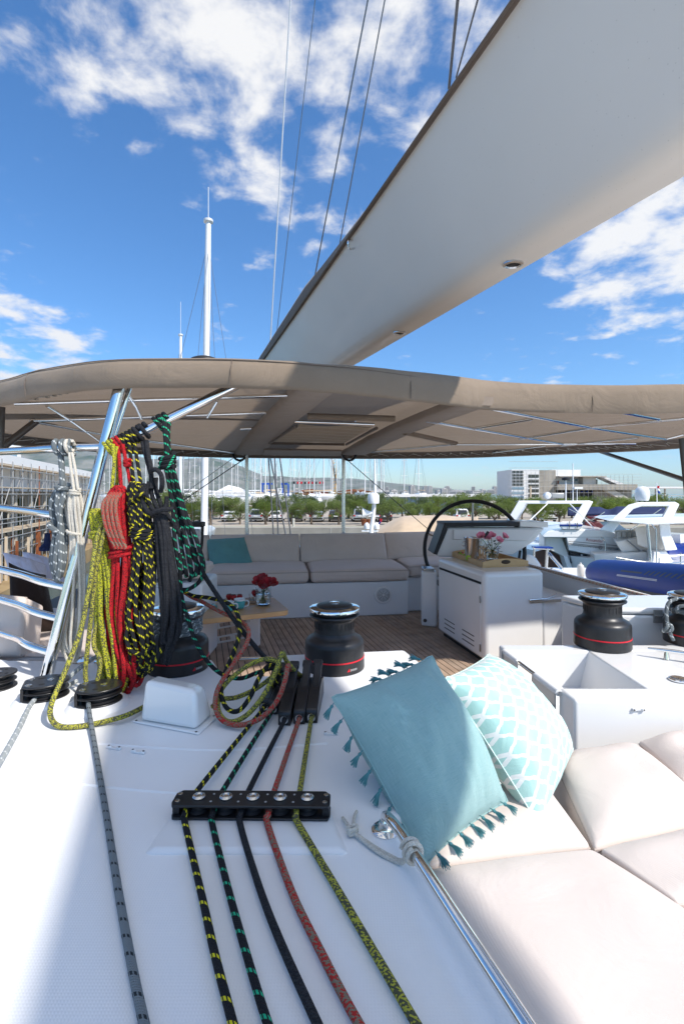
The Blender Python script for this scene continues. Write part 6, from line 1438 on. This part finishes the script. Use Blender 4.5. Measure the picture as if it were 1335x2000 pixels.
for i in range(12):
    z0_ = 940 + i * 4; m_.tube([P(583, z0_, YT), P(588, z0_ + 4, YT)], .05, 4); m_.tube([P(618, z0_, YT), P(623, z0_ + 4, YT)], .05, 4)
part('tower', m_, M['galv'], tf); m_ = MB(); m_.tube([P(572, 936, YT), P(633, 936, YT)], .12, 5); m_.tube([P(572, 940, YT), P(633, 940, YT)], .12, 5)
for i in range(15): m_.tube([P(572 + i * 4, 936, YT), P(576 + i * 4, 940, YT)], .05, 4)
part('beam', m_, M['galv'], tf)
for i in range(9): m_ = MB(); c_ = P(574 + i * 7.2, 943, YT); m_.box(c_, (.45, .3, .55)); part('lamp', m_, M['red'] if i % 3 else M['blackmatt'], tf, bevel=.08)  # small boxes standing for the truss's red and dark flags
cn_ = thing('crane', 'yellow lattice boatyard crane beside the middle canopy post', 'crane', P(656, 965, 150)); ym = mat('crane_yellow', (.62, .33, .04), .5); m_ = MB()
for s_ in (-.5, .5): m_.tube([P(654, 900, 150) + V((s_, 0, 0)), V((P(650, 900, 150).x + s_, 150, QZ))], .12, 5)
for i in range(16): z_ = QZ + i * .95; m_.tube([V((P(651, 900, 150).x - .5, 150, z_)), V((P(651, 900, 150).x + .5, 150, z_ + .95))], .07, 4)
part('tower', m_, ym, cn_); m_ = MB(); m_.tube([P(657, 945, 150), P(645, 880, 150)], .22, 6); part('jib', m_, M['darksteel'], cn_)

# ---------------------------------------------------------------- tall sailing yacht moored astern
def near_mast(lab, px_t, py_t, px_b, Yd, r, extras=True):
    t = thing('sailing_yacht', lab, 'sailboat', (P(px_b, 1000, Yd).x, Yd, WZ)); top = P(px_t, py_t, Yd); bot = P(px_b, 1020, Yd); bot.z = -1.6
    m_ = MB(); m_.tube([bot, bot.lerp(top, .8), top], [r * 1.08, r, r * .82], 14); ms_ = part('mast', m_, M['gel2'], t)
    m_ = MB(); m_.tube([top + V((0, 0, -.1)), top + V((0, 0, 1.45 * Yd / 22))], .018, 5); m_.lathe([(r * .9, 0), (r * 1.5, .06), (r * 1.5, .16), (r * .8, .2)], top + V((0, 0, -.2)), 12); part('masthead', m_, M['steelalu'], ms_)
    m_ = MB()
    for f_ in (.50,): q_ = bot.lerp(top, f_); m_.tube([q_ + V((-1.0, 0, 0)), q_ + V((1.0, 0, 0))], .035, 6)
    part('spreaders', m_, M['steelalu'], ms_)
    m_ = MB(); hd = bot.lerp(top, .93); b_ = V((bot.x, bot.y, -1.7))
    for a_ in ((-3.2, 0), (2.4, 0), (-.9, -.5), (.9, .5), (1.2, -3), (-.6, 3)): m_.tube([b_ + V((a_[0], a_[1], 0)), hd], .010, 5)
    part('stays', m_, M['wirem'], t)
    m_ = MB(); hull(m_, 14, 4.2, 2.0, 0); m_.v = [(bot.x + v[1], Yd + v[0], WZ - .3 + v[2]) for v in m_.v]; part('hull', m_, M['gel'], t, angle=60)
    return t
near_mast('sailing yacht with a tall white mast rising above the canopy', 407, 428, 398, 22, .145); near_mast('smaller sailing yacht whose masthead just clears the canopy', 353, 652, 352, 38, .12)
# ---------------------------------------------------------------- neighbour under a beige cover, with its radar post
bcv = thing('covered_motorboat', 'motorboat under a draped beige cover beyond the settee', 'motorboat', P(810, 1060, 11.5)); YC = 11.5
def cvf(u, v):
    px = 733 + u * 200; top_ = 1013 + 30 * max(0, 1 - u / .28) ** 1.6 + 2 * math.sin(u * 9); c = P(px, top_, YC + (v - .12) * 3.2); e = 1 - abs(2 * v - 1) ** 3
    c.z = (CAMZ - (top_ - CY) / F * YC) - (1 - e) * .42 - .03 * math.sin(u * 16) * (1 - e * .6) - .012 * noise.noise(V((u * 12, v * 6, 0)))
    return c
m_ = MB(); m_.grid(cvf, 60, 24); o = part('cover', m_, M['beige'], bcv, angle=80); sd = o.modifiers.new('thick', 'SOLIDIFY'); sd.thickness = .01
m_ = MB(); hull(m_, 11, 3.4, 2.4, 0); m_.v = [(P(830, 1000, YC).x + v[1], YC + 2 + v[0], WZ - .2 + v[2] * 1.35) for v in m_.v]; part('hull', m_, M['gel'], bcv, angle=60)
rp_ = thing('radar_post', 'white radar post with domes and a loudhailer over the beige cover', 'radar mast', P(727, 1050, 11.2)); YR = 11.2
m_ = MB(); m_.tube([P(722, 1062, YR), P(729, 1000, YR), P(732, 962, YR), P(731, 890, YR)], [.055, .05, .035, .012], 10); part('post', m_, M['gel'], rp_)
m_ = MB(); m_.lathe([(.0, 0), (.125, .01), (.13, .04), (.13, .19), (.10, .235), (0, .25)], P(729, 984, YR - .1), 24); part('radome', m_, M['gel'], rp_)
m_ = MB(); m_.lathe([(.03, -.14), (.05, .0), (.11, .12), (.115, .14), (0, .12)], P(719, 1002, YR), 20, Matrix.Rotation(-math.pi / 2, 3, 'Y')); part('loudhailer', m_, M['gel'], rp_)
m_ = MB(); m_.box(P(730, 1008, YR), (.24, .06, .025)); m_.box(P(722, 1037, YR), (.38, .06, .03)); part('crossbar', m_, M['gel'], rp_)
for px in (716, 735): m_ = MB(); m_.lathe([(.0, 0), (.06, .0), (.068, .05), (.062, .10), (.03, .14), (0, .15)], P(px, 1033, YR), 18); part('dome', m_, M['gel'], rp_)
m_ = MB(); m_.grid(lambda u, v: P(741 - 6 * v + 4 * u + 1.5 * math.sin(v * 6), 1013 + 19 * v, YR + .02 * math.sin(u * 5 + v * 7)), 6, 10); o = part('flag', m_, M['red'], rp_)
m_ = MB(); m_.grid(lambda u, v: P(740.5 - 5.6 * (.30 + v * .28) + 4 * u + 1.5 * math.sin((.30 + v * .28) * 6), 1013 + 19 * (.30 + v * .28), YR - .012 + .02 * math.sin(u * 5 + (.3 + v * .28) * 7)), 6, 5); part('flag_canton', m_, M['blue'], o)

# ---------------------------------------------------------------- motor yachts alongside
def slab(name, pts, Y, ext, mt, parent, bevel=.02, seg=2, label=None):
    m_ = MB(); poly = [P(x, y, Y) for x, y in pts]; m_.extrude(poly, ext); m_.f = [tuple(reversed(f)) for f in m_.f]
    o = part(name, m_, mt, parent, bevel=bevel, angle=40, seg=seg); return o
bk_ = V((1.0, 3.0, 0))
ya = thing('moored_motor_yacht', 'white motor yacht with dark red lettering and a radar arch', 'motorboat', P(1120, 1100, 19))
m_ = MB(); hull(m_, 15, 4.6, 2.6, 0); m3 = rotz(math.atan2(AFT.y, AFT.x)); c_ = P(1140, 1000, 21)
m_.v = [tuple(V((c_.x, c_.y, WZ - .3)) + m3 @ V(v)) for v in m_.v]; part('hull', m_, M['gel'], ya, angle=60)
slab('superstructure', [(1062, 1108), (1062, 1050), (1108, 1046), (1198, 1046), (1240, 1085), (1240, 1130), (1062, 1130)], 19.4, bk_, M['offwhite'], ya)
side_ = slab('flybridge_side', [(1105, 1048), (1196, 1047), (1214, 1079), (1178, 1084), (1150, 1083), (1110, 1075)], 18.6, bk_ * .2, M['gel'], ya, .03)
slab('flybridge_top', [(1058, 1047), (1070, 1037), (1108, 1033), (1160, 1035), (1196, 1040), (1207, 1047), (1203, 1050), (1100, 1050), (1060, 1050)], 18.58, bk_, M['gel'], ya, .04, 3)
slab('window', [(1112, 1077), (1151, 1086), (1166, 1104), (1114, 1100)], 18.9, V((0, .1, 0)), M['darkglass'], ya, .004)
slab('window_post', [(1134, 1082), (1137, 1083), (1137, 1102), (1133, 1102)], 18.86, V((0, .05, 0)), M['gel'], ya, 0)
slab('aft_bulkhead', [(1066, 1050), (1096, 1050), (1107, 1078), (1110, 1088), (1100, 1087), (1066, 1070)], 18.9, V((0, .12, 0)), M['offwhite'], ya, .01)
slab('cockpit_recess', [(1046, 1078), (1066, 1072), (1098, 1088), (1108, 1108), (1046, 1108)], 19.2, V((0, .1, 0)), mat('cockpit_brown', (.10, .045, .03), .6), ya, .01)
slab('cockpit_coaming', [(1100, 1086), (1108, 1087), (1118, 1112), (1108, 1112)], 18.8, V((0, .4, 0)), M['gel'], ya, .01)
for (a_, b_) in (((1108, 1053), (1214, 1066)), ((1110, 1060), (1209, 1070))):
    pass
for y0_, y1_ in ((1057, 1066), (1061, 1071), (1063.5, 1073)):
    m_ = MB(); m_.tube([P(1109, y0_, 18.55), P(1206, y1_, 18.55)], .012, 5); part('pinstripe', m_, M['wirem'], side_)
def lettering(txt, p, size, mt, parent, tilt, name, sp=1.0):
    cu = bpy.data.curves.new(name, 'FONT'); cu.body = txt; cu.size = size; cu.extrude = .004; cu.space_character = sp; tmp = bpy.data.objects.new(name, cu); COL.objects.link(tmp)
    bpy.context.view_layer.update(); me = bpy.data.meshes.new_from_object(tmp); bpy.data.objects.remove(tmp)
    me.materials.clear(); me.materials.append(mt); o = bpy.data.objects.new(name, me); COL.objects.link(o); o.parent = parent; o.location = p - wloc(parent); o.rotation_euler = (math.radians(90), tilt, 0)
    return o
nm_ = mat('name_red', (.32, .08, .07), .5)
lettering('Roxander', P(1143, 1056.5, 18.5), .165, nm_, side_, .10, 'name_lettering', 1.0); lettering('SEALINER', P(1128, 1067.5, 18.5), .07, M['wirem'], side_, .10, 'model_lettering', 2.6); lettering('50', P(1187, 1073.5, 18.5), .07, M['wirem'], side_, .10, 'model_lettering', 2.0)
m_ = MB(); c_ = P(1171.5, 1069.5, 18.53); m_.tube([c_ + V((.065 * math.cos(t * .39), 0, .065 * math.sin(t * .39))) for t in range(16)], .010, 5, 0, closed=True); m_.tube([c_ + V((-.05, 0, -.02)), c_ + V((.05, 0, -.02))], .008, 4); part('round_emblem', m_, M['wirem'], side_)
m_ = MB(); m_.tube([P(1173, 1048, 18.2), P(1177, 1054, 18.2), P(1181, 1060, 18.2), P(1181, 1100, 18.2)], .028, 8, 3); part('stanchion', m_, M['steel2'], ya)
ar = slab('radar_arch', [(985, 1022), (1012, 978), (1150, 978), (1157, 980), (1134, 1022), (1112, 1022), (1136, 984), (1026, 984), (1004, 1022)], 20.5, V((.3, .55, 0)), M['gel'], ya, .03)
for px, h0, h1, r_ in ((1118, 905, 978, .025), (1126, 952, 978, .02), (1104, 937, 978, .03)): m_ = MB(); m_.tube([P(px, h1, 20.6), P(px, h0, 20.6)], r_, 6); part('antenna', m_, M['gel2'], ar)
m_ = MB(); m_.lathe([(.0, 0), (.16, 0), (.16, .10), (0, .14)], P(1104, 938, 20.6), 14); part('lamp', m_, M['blackmatt'], ar); m_ = MB(); m_.box(P(1127, 953, 20.6), (.35, .2, .08)); part('radar_bar', m_, M['gel'], ar)
m_ = MB(); m_.box(P(1086, 968, 20.6), (.55, .3, .22)); part('horn_box', m_, M['galv'], ar, bevel=.04); m_ = MB(); m_.lathe([(.0, -.15), (.12, -.12), (.16, .05), (.13, .14), (0, .17)], P(1067, 968, 20.5), 16, Matrix.Rotation(math.pi / 2, 3, 'X')); part('searchlight', m_, M['gel'], ar)
for (a_, b_) in (((1068, 984), (1032, 1018)), ((1112, 984), (1158, 1031))): m_ = MB(); m_.tube([P(*a_, 20.2), P(*b_, 19.5)], .022, 6); part('arch_brace', m_, M['gel'], ya)
lr = thing('liferaft', 'white liferaft canister with a blue stripe on the yacht roof', 'liferaft', P(1113, 1035, 18.6))
m_ = MB(); m_.loft([[P(x, y, 18.5 + d_) for x, y in ((1092, 1022), (1096, 1018.5), (1132, 1019), (1137, 1022), (1136, 1030), (1130, 1034), (1098, 1034), (1091, 1028))] for d_ in (0, .6)]); m_.f = [tuple(reversed(f)) for f in m_.f]; part('canister', m_, M['porcelain'], lr, bevel=.03)
m_ = MB(); m_.box(P(1114, 1025.8, 18.48), (.86, .03, .06)); part('stripe', m_, M['blue'], lr)
for px in (1111, 1126): m_ = MB(); m_.tube([P(px, 1018, 18.46), P(px + 1, 1026, 18.45), P(px - 1, 1034, 18.46)], .014, 5); part('strap', m_, M['wirem'], lr)
# gangway rails and small things in front of yacht A
gw = thing('boarding_ladder', 'steel boarding ladder with a blue step by the helm pod', 'ladder', P(1065, 1115, 9))
m_ = MB(); m_.tube([P(1068, 1070, 9), P(1065, 1115, 9)], .03, 8); m_.tube([P(1043, 1070, 9), P(1041, 1095, 9)], .02, 8); m_.tube([P(1041, 1070, 9), P(1072, 1072, 9)], .025, 8); m_.tube([P(1070, 1080, 9), P(1098, 1112, 8.6)], .03, 8); part('frame', m_, M['steel2'], gw)
m_ = MB(); m_.box(P(1058, 1069, 9), (.32, .2, .02)); part('step', m_, M['blue'], gw)
m_ = MB(); m_.tube([P(1070, 1113, 6.2), P(1080, 1110, 6.2), P(1092, 1112, 6.2), P(1097, 1117, 6.2)], .012, 8, 4); one('hoop', m_, M['steel'], 'small steel hoop on the coaming behind the helm cabinet', 'rail')
m_ = MB(); m_.loft([[P(x, y, 5.0 + d_) for x, y in ((1008, 1108), (1012, 1095), (1022, 1085), (1034, 1082), (1046, 1090), (1058, 1108))] for d_ in (0, .5)]); m_.f = [tuple(reversed(f)) for f in m_.f]; m_.v = [(v[0], v[1], v[2]) for v in m_.v]; one('seat_moulding', m_, M['gel'], 'white moulded seat back beside the serving tray', 'seat', bevel=.03, seg=3)
yb = thing('moored_motor_yacht', 'cream motor yacht with a swept arch and white radome', 'motorboat', P(1260, 1120, 17))
m_ = MB(); hull(m_, 15, 4.6, 2.6, 0); c_ = P(1275, 1000, 19.5); m_.v = [tuple(V((c_.x, c_.y, WZ - .3)) + m3 @ V(v)) for v in m_.v]; part('hull', m_, M['gel'], yb, angle=60)
slab('flybridge_top', [(1186, 1017), (1200, 1013), (1300, 1011), (1420, 1008), (1420, 1018), (1335, 1022), (1275, 1025), (1190, 1018)], 16.6, bk_ * .9, M['gel'], yb, .04, 3)
slab('arch', [(1168, 1036), (1196, 1012), (1226, 986), (1246, 981), (1318, 980.5), (1326, 985), (1307, 1022), (1309, 1045), (1322, 1074), (1298, 1076), (1288, 1045), (1286, 1022), (1304, 989), (1252, 989), (1236, 994), (1216, 1014), (1197, 1038)], 16.9, V((.3, .5, 0)), M['gel'], yb, .035, 3)
slab('arch_panel', [(1238, 1030), (1290, 1026), (1292, 1040), (1306, 1072), (1270, 1074), (1244, 1064)], 17.6, V((.2, .2, 0)), M['offwhite'], yb, .02)
slab('bulkhead', [(1198, 1036), (1245, 1034), (1246, 1052), (1202, 1055)], 18.2, V((.2, .2, 0)), M['offwhite'], yb, .02)
for i in range(4): m_ = MB(); m_.box(P(1207 + i * 10, 1044, 18.15), (.15, .04, .24)); part('window', m_, M['galv'], yb, bevel=.01)
slab('aft_deck', [(1200, 1058), (1246, 1050), (1272, 1072), (1214, 1080)], 17.9, V((.4, 1.0, .1)), M['offwhite'], yb, .03)
slab('deck_hatch_seam', [(1222, 1055), (1224, 1054), (1250, 1075), (1248, 1077)], 17.8, V((0, .02, 0)), M['wirem'], yb, 0)
slab('cockpit_body', [(1160, 1082), (1262, 1078), (1266, 1120), (1160, 1120)], 17.7, V((.5, 1.5, 0)), M['offwhite'], yb, .04)
slab('stern_quarter', [(1276, 1078), (1300, 1076), (1330, 1120), (1270, 1120)], 17.0, V((.5, 1.5, 0)), M['gel'], yb, .04)
m_ = MB(); m_.tube([P(1263, 1024, 16.5), P(1271, 1110, 16.5)], .05, 10); m_.tube([P(1280, 1032, 16.6), P(1281, 1104, 16.6)], .022, 8); m_.tube([P(1271, 1024, 16.6), P(1278, 1032, 16.6)], .02, 8); part('stanchion', m_, M['steel2'], yb)
for pts in ([(1286, 1104), (1286, 1089), (1335, 1084), (1380, 1082)], [(1286, 1102), (1335, 1098), (1380, 1096)], [(1198, 1100), (1202, 1089), (1242, 1096), (1285, 1102)], [(1328, 1080), (1328, 1112)]): m_ = MB(); m_.tube([P(*p, 15.5) for p in pts], .022, 7); part('guard_rail', m_, M['steel2'], yb)
m_ = MB(); m_.lathe([(.0, 0), (.19, 0), (.215, .06), (.235, .16), (.235, .30), (.20, .42), (.12, .49), (0, .515)], P(1253, 978, 17.2), 26); part('radome', m_, M['gel'], yb); m_ = MB(); m_.tube([P(1248, 978, 17.2), P(1248, 983, 17.2)], .03, 6); m_.tube([P(1258, 978, 17.2), P(1258, 983, 17.2)], .03, 6); part('radome_leg', m_, M['blackmatt'], yb)
m_ = MB(); m_.tube([P(1282, 985, 17.4), P(1281, 943, 17.4)], .016, 6); fs_ = part('flag_staff', m_, M['gel2'], yb)
for i, mt_ in enumerate((M['red'], M['porcelain'], M['blue'])): m_ = MB(); m_.grid(lambda u, v, i=i: P(1282.5 + 5 * u - 1.2 * math.sin(v * 3 + i), 949 + i * 5 + 5 * v, 17.4 + .03 * math.sin(u * 6 + i)), 5, 4); part('flag_stripe', m_, mt_, fs_)
# navy awning and dark red seats of the boat between
aw = thing('navy_awning', 'navy blue folded awning on a thin steel frame', 'awning', P(1200, 1030, 22)); YW = 22.5
def awf(u, v):
    px = 1108 + u * 190; py = 990 + 4 * abs(u - .5) + (6 if .33 < u < .5 else 0) * math.sin((u - .33) / .17 * math.pi); c = P(px, py, YW + v * 2.0); a = 2 * v - 1; c.z = CAMZ - (py - CY) / F * YW - .28 * a * a; return c
m_ = MB(); m_.grid(awf, 40, 12); o = part('canvas', m_, M['navy'], aw, angle=80); sd = o.modifiers.new('thick', 'SOLIDIFY'); sd.thickness = .12
m_ = MB(); m_.tube([P(1110, 994, YW), P(1190, 1035, YW)], .02, 6); m_.tube([P(1180, 1000, YW), P(1120, 1038, YW)], .02, 6); m_.tube([P(1290, 994, YW), P(1230, 1035, YW)], .02, 6); part('frame', m_, M['steel2'], aw)
sb_ = thing('speedboat', 'small boat with dark red seats beneath the navy awning', 'motorboat', P(1180, 1060, 23)); m_ = MB(); hull(m_, 9, 3.2, 2.0, 0); c_ = P(1180, 1000, 24.5); m_.v = [tuple(V((c_.x, c_.y, WZ + .9)) + m3 @ V(v)) for v in m_.v]; part('hull', m_, M['gel'], sb_, angle=60)
mr_ = mat('dark_red_vinyl', (.09, .012, .016), .5); 
for px in (1150, 1165): slab('seat', [(px - 14, 1040), (px - 8, 1022), (px + 4, 1018), (px + 16, 1030), (px + 18, 1040)], 22.0 + (px - 1150) * .01, V((.2, .6, 0)), mr_, sb_, .05)
slab('windscreen', [(1132, 1020), (1200, 1018), (1225, 1036), (1120, 1036)], 23.2, V((0, .03, 0)), M['bluegl'], sb_, 0)
cb_ = thing('covered_tender', 'tender under a bright blue cover at the stern of the cream yacht', 'boat', P(1335, 1085, 15)); m_ = MB(); m_.grid(lambda u, v: P(1302 + 120 * u, 1050 + 6 * math.sin(u * 7) + 34 * abs(2 * v - 1) ** 2.5 * (1 - .2 * u) + 8 * (1 - u) ** 3, 19.5 + (v - .1) * 2), 24, 14); o = part('cover', m_, M['blue'], cb_, angle=80); sd = o.modifiers.new('thick', 'SOLIDIFY'); sd.thickness = .05
m_ = MB(); hull(m_, 6, 2.4, 3.0, 0); c_ = P(1370, 1000, 20.5); m_.v = [(c_.x + v[0], c_.y + v[1], WZ - .1 + v[2] * .62) for v in m_.v]; part('hull', m_, M['gel'], cb_, angle=60)

# ---------------------------------------------------------------- concrete building with scaffolding across the basin
YB = 150
cbld = thing('unfinished_building', 'unfinished concrete building wrapped in scaffolding beyond the moored yachts', 'building', P(1120, 988, YB)); sc = YB / F
def blk(name, x0, x1, y0_, y1_, dy, dep, mt, bevel=0, par=None):
    a, b = P(x0, y0_, YB), P(x1, y1_, YB); zb_ = max(QZ, b.z) if y1_ < 990 else QZ
    m_ = MB(); m_.box(((a.x + b.x) / 2, YB + dy + dep / 2, (a.z + zb_) / 2), (b.x - a.x, dep, a.z - zb_)); return part(name, m_, M[mt], par or cbld)
tw_ = blk('tower_wall', 998, 1052, 917, 995, 0, 14, 'whitewall'); blk('middle_wall', 1052.3, 1087, 918, 995, 1, 14, 'concrete'); blk('upper_wall', 1087.3, 1145, 916, 949, 4, 12, 'whitewall')
for r0 in range(5):
    for c_i in range(3): blk('window', 999.5 + c_i * 7.6, 1005.5 + c_i * 7.6, 919.5 + r0 * 6.2, 924 + r0 * 6.2, -.15, .3, 'darkglass', 0, tw_)
for r0 in range(6): blk('floor_opening', 1031, 1051, 927 + r0 * 9.5, 933 + r0 * 9.5, -.12, .3, 'darkglass', 0, tw_)
for r0 in range(4): blk('glazing', 999, 1022, 951 + r0 * 9, 956 + r0 * 9, -.14, .3, 'bluegl', 0, tw_)
blk('storey_wall', 1085, 1240, 946, 957, -1, 16, 'concrete'); blk('shaded_recess', 1065, 1165, 957.3, 995, 3, 10, 'caulk'); blk('stair_wall', 1165.3, 1240, 957.3, 995, 2, 10, 'concrete'); blk('roof_room', 1141, 1166, 930, 945.7, 1, 7, 'concrete_l'); blk('roof_slab', 1090, 1182, 929.5, 931, -.5, 9, 'concrete_l')  # recess under the storey is a black block, shade put into its colour
blk('window', 1166.5, 1171, 936, 946, 1.5, .3, 'darkglass'); blk('window', 1112, 1138, 934, 939, 3.7, .3, 'bluegl'); blk('window', 1097, 1101, 938, 947, 3.7, .3, 'rust')
m_ = MB(); m_.extrude([P(1170, 930, YB), P(1176, 929.5, YB), P(1219, 945, YB), P(1205, 946, YB)], (0, 4, 0)); part('roof_stair', m_, M['whitewall'], cbld)
m_ = MB(); m_.extrude([P(1180, 957.5, YB), P(1200, 957.5, YB), P(1245, 983, YB), P(1225, 984, YB)], (0, 1.6, 0)); part('outer_stair', m_, M['concrete_l'], cbld)
blk('flat_roof', 1240.3, 1400, 950.5, 954, 0, 12, 'whitewall')
for px in (1250, 1283, 1301, 1340): blk('column', px, px + 2.5, 954.2, 995, 1, .4, 'concrete_l')
for yy in (968, 974, 981): blk('railing', 1242, 1400, yy, yy + .8, .5, .15, 'board')
for i in range(6): blk('blue_barrel', 1108 + i * 10, 1110 + i * 10, 958 + (i % 2), 962, 1.0, .5, 'blue')
# scaffold around it
sf = thing('scaffolding', 'tube scaffolding around the unfinished concrete building', 'scaffold', P(1090, 990, YB))
for i in range(29):
    px = 993 + i * 8.6; top_ = 921 if px < 1052 else (918 if px < 1090 else (944 if px < 1150 else 928)); m_ = MB(); a = P(px, top_, YB - 1.6); m_.tube([a, V((a.x, a.y, QZ))], .045, 4); part('upright', m_, M['galv'], sf)
for i in range(8):
    z_ = QZ + 2 + i * 1.9; x0, x1 = (993, 1240) if z_ < 5 else (993, 1088)
    m_ = MB(); a, b = P(x0, 965, YB - 1.65), P(x1, 965, YB - 1.65); a.z = b.z = z_; m_.tube([a, b], .04, 4); part('ledger', m_, M['galv'], sf)
for i in range(4): m_ = MB(); z_ = 4.6 + i * .9; a, b = P(1165, 965, YB - 1), P(1252, 965, YB - 1); a.z = b.z = z_; m_.tube([a, b], .035, 4); part('ledger', m_, M['galv'], sf)
m_ = MB(); a = P(1035, 950, YB - 1.7); m_.tube([a, V((a.x, a.y, QZ))], .3, 6); part('chute', m_, M['board'], sf)

# ---------------------------------------------------------------- scaffolded building at the left
B0 = V((-14.75, 21, 0)); left_n = V((-AFT.y, AFT.x, 0))
def LB(t, d, z): return B0 + AFT * t + left_n * d + V((0, 0, z))
lbd = thing('quayside_building', 'long white building behind tube scaffolding at the port side', 'building', LB(12, 3, -3))
def lblk(name, t0, t1, d0, d1, z0, z1, mt, par=None):
    m_ = MB(); m_.prism([tuple(LB(t0, d0, 0).xy), tuple(LB(t1, d0, 0).xy), tuple(LB(t1, d1, 0).xy), tuple(LB(t0, d1, 0).xy)], z0, z1); return part(name, m_, M[mt], par or lbd)
lblk('roof_fascia', -14, 24, .6, 12, 2.66, 3.10, 'whitewall'); lblk('eaves_board', -14, 24, .55, .9, 2.56, 2.64, 'board'); lblk('upper_wall', -14, 24, 1.5, 11, 1.35, 2.65, 'whitewall')
for i in range(16): lblk('panel_joint', -12 + i * 2.3, -11.95 + i * 2.3, 1.47, 1.6, 1.36, 2.55, 'galv')
lblk('lower_wall', -14, 24, 3.4, 11, -2.6, 1.34, 'concrete_l')
for i in range(14): lblk('column', -12 + i * 2.7, -11.7 + i * 2.7, 1.6, 2.0, -2.6, 1.34, 'concrete_l')
for i in range(12): lblk('opening', -11 + i * 2.9, -9.2 + i * 2.9, 3.3, 3.5, -1.6, .9, 'darkglass' if i % 2 else 'leafB')
lblk('rear_parapet', -14, 22, 8.5, 9.3, 3.11, 3.35, 'whitewall')
m_ = MB(); m_.prism([tuple(LB(-16, -.9, 0).xy), tuple(LB(40, -.9, 0).xy), tuple(LB(40, 30, 0).xy), tuple(LB(-16, 30, 0).xy)], -4.5, -2.62); one('building_quay', m_, M['earth'], kind='structure')
ssc = thing('scaffolding', 'tube scaffolding with timber decks against the long white building', 'scaffold', LB(10, 0, -2.6))
for i in range(27):
    for d_ in (0, 1.0):
        m_ = MB(); t = -10 + i * 1.28 + d_ * .3; m_.tube([LB(t, d_, -2.6), LB(t, d_, 2.55 + R.uniform(0, .3))], .026, 6); part('upright', m_, M['rust'] if R.random() < .08 else M['galv'], ssc)
for z_ in (1.50, -.50):
    for k_ in range(8): m_ = MB(); m_.box(LB(-8 + k_ * 4.25, .5, z_), (4.2, .95, .05), axes(AFT)); part('deck_board', m_, M['board'], ssc, bevel=.004)
for z_ in (2.35, 1.95, 1.2, .55, .1, -.1, -.75, -1.4):
    m_ = MB(); m_.tube([LB(-11, -.04, z_), LB(24, -.04, z_)], .022, 6); part('ledger', m_, M['galv'], ssc)
for i in range(8):
    m_ = MB(); t = -9 + i * 4.2; m_.tube([LB(t, -.06, -.4), LB(t + 1.5, -.06, 1.45)], .02, 5); m_.tube([LB(t + 1.2, .9, 1.5), LB(t + 2.4, .9, 2.5)], .02, 5); part('brace', m_, M['galv'], ssc)
pile = thing('sheet_piles', 'row of rusty steel posts and timber below the scaffold decks', 'posts', LB(8, -.5, -2.6))
for i in range(34): m_ = MB(); t = -8 + i * .95 + R.uniform(-.2, .2); m_.box(LB(t, -.35 + R.uniform(0, .7), -1.75), (.10, .10, 1.7 + R.uniform(-.2, .5)), axes(AFT)); part('post', m_, M['rust'] if R.random() < .6 else M['board'], pile)
for i in range(26): m_ = MB(); m_.box(LB(R.uniform(-6, 22), R.uniform(1.2, 2.6), -2.4 + R.uniform(0, .9)), (R.uniform(1, 2.6), .16, .10), axes(AFT + V((0, 0, R.uniform(-.3, .3))))); part('timber', m_, M['board'] if i % 2 else M['earth'], pile)
# glazed block behind
gb = thing('glazed_building', 'tall building with blue glazing beyond the long white one', 'building', V((-36, 34, -2.5)))
m_ = MB(); m_.box((-35, 37.5, 4.0), (12, 13, 13)); part('wall', m_, M['whitewall'], gb)
for i in range(4):
    for j in range(3): m_ = MB(); m_.box((-28.95, 33 + i * 3.0, .2 + j * 3.6), (.2, 2.5, 2.7)); part('window', m_, M['bluegl'], gb)
for i in range(4):
    for j in range(3): m_ = MB(); m_.box((-39.4 + i * 2.9, 30.95, .2 + j * 3.6), (2.4, .2, 2.7)); part('window', m_, M['bluegl'], gb)
# small grey thing on the side settee shelf: winch-handle pocket
m_ = MB(); m_.lathe([(.05, 0), (.05, .02), (.022, .05), (.018, .11), (.024, .115), (0, .12)], P(93, 1075, 3.3), 16); one('light_fitting', m_, M['navy'], 'small dark fitting behind the grey rope coil', 'deck fitting')

# ---------------------------------------------------------------- air
if HAZE:
    m_ = MB(); m_.box((-1000, 4700, 700), (27000, 15400, 1412)); m_.v = [(a, b, c) for a, b, c in m_.v]
    hm = bpy.data.materials.new('haze'); hm.use_nodes = True; nt = hm.node_tree; nt.nodes.clear(); ou = nt.nodes.new('ShaderNodeOutputMaterial'); pv = nt.nodes.new('ShaderNodeVolumePrincipled')
    pv.inputs['Color'].default_value = (.42, .68, 1, 1); pv.inputs['Density'].default_value = HAZE; pv.inputs['Anisotropy'].default_value = .3; nt.links.new(pv.outputs[0], ou.inputs['Volume'])
    o = bpy.data.objects.new('haze', m_.mesh('haze', hm, 0)); COL.objects.link(o); tag(o, kind='stuff')
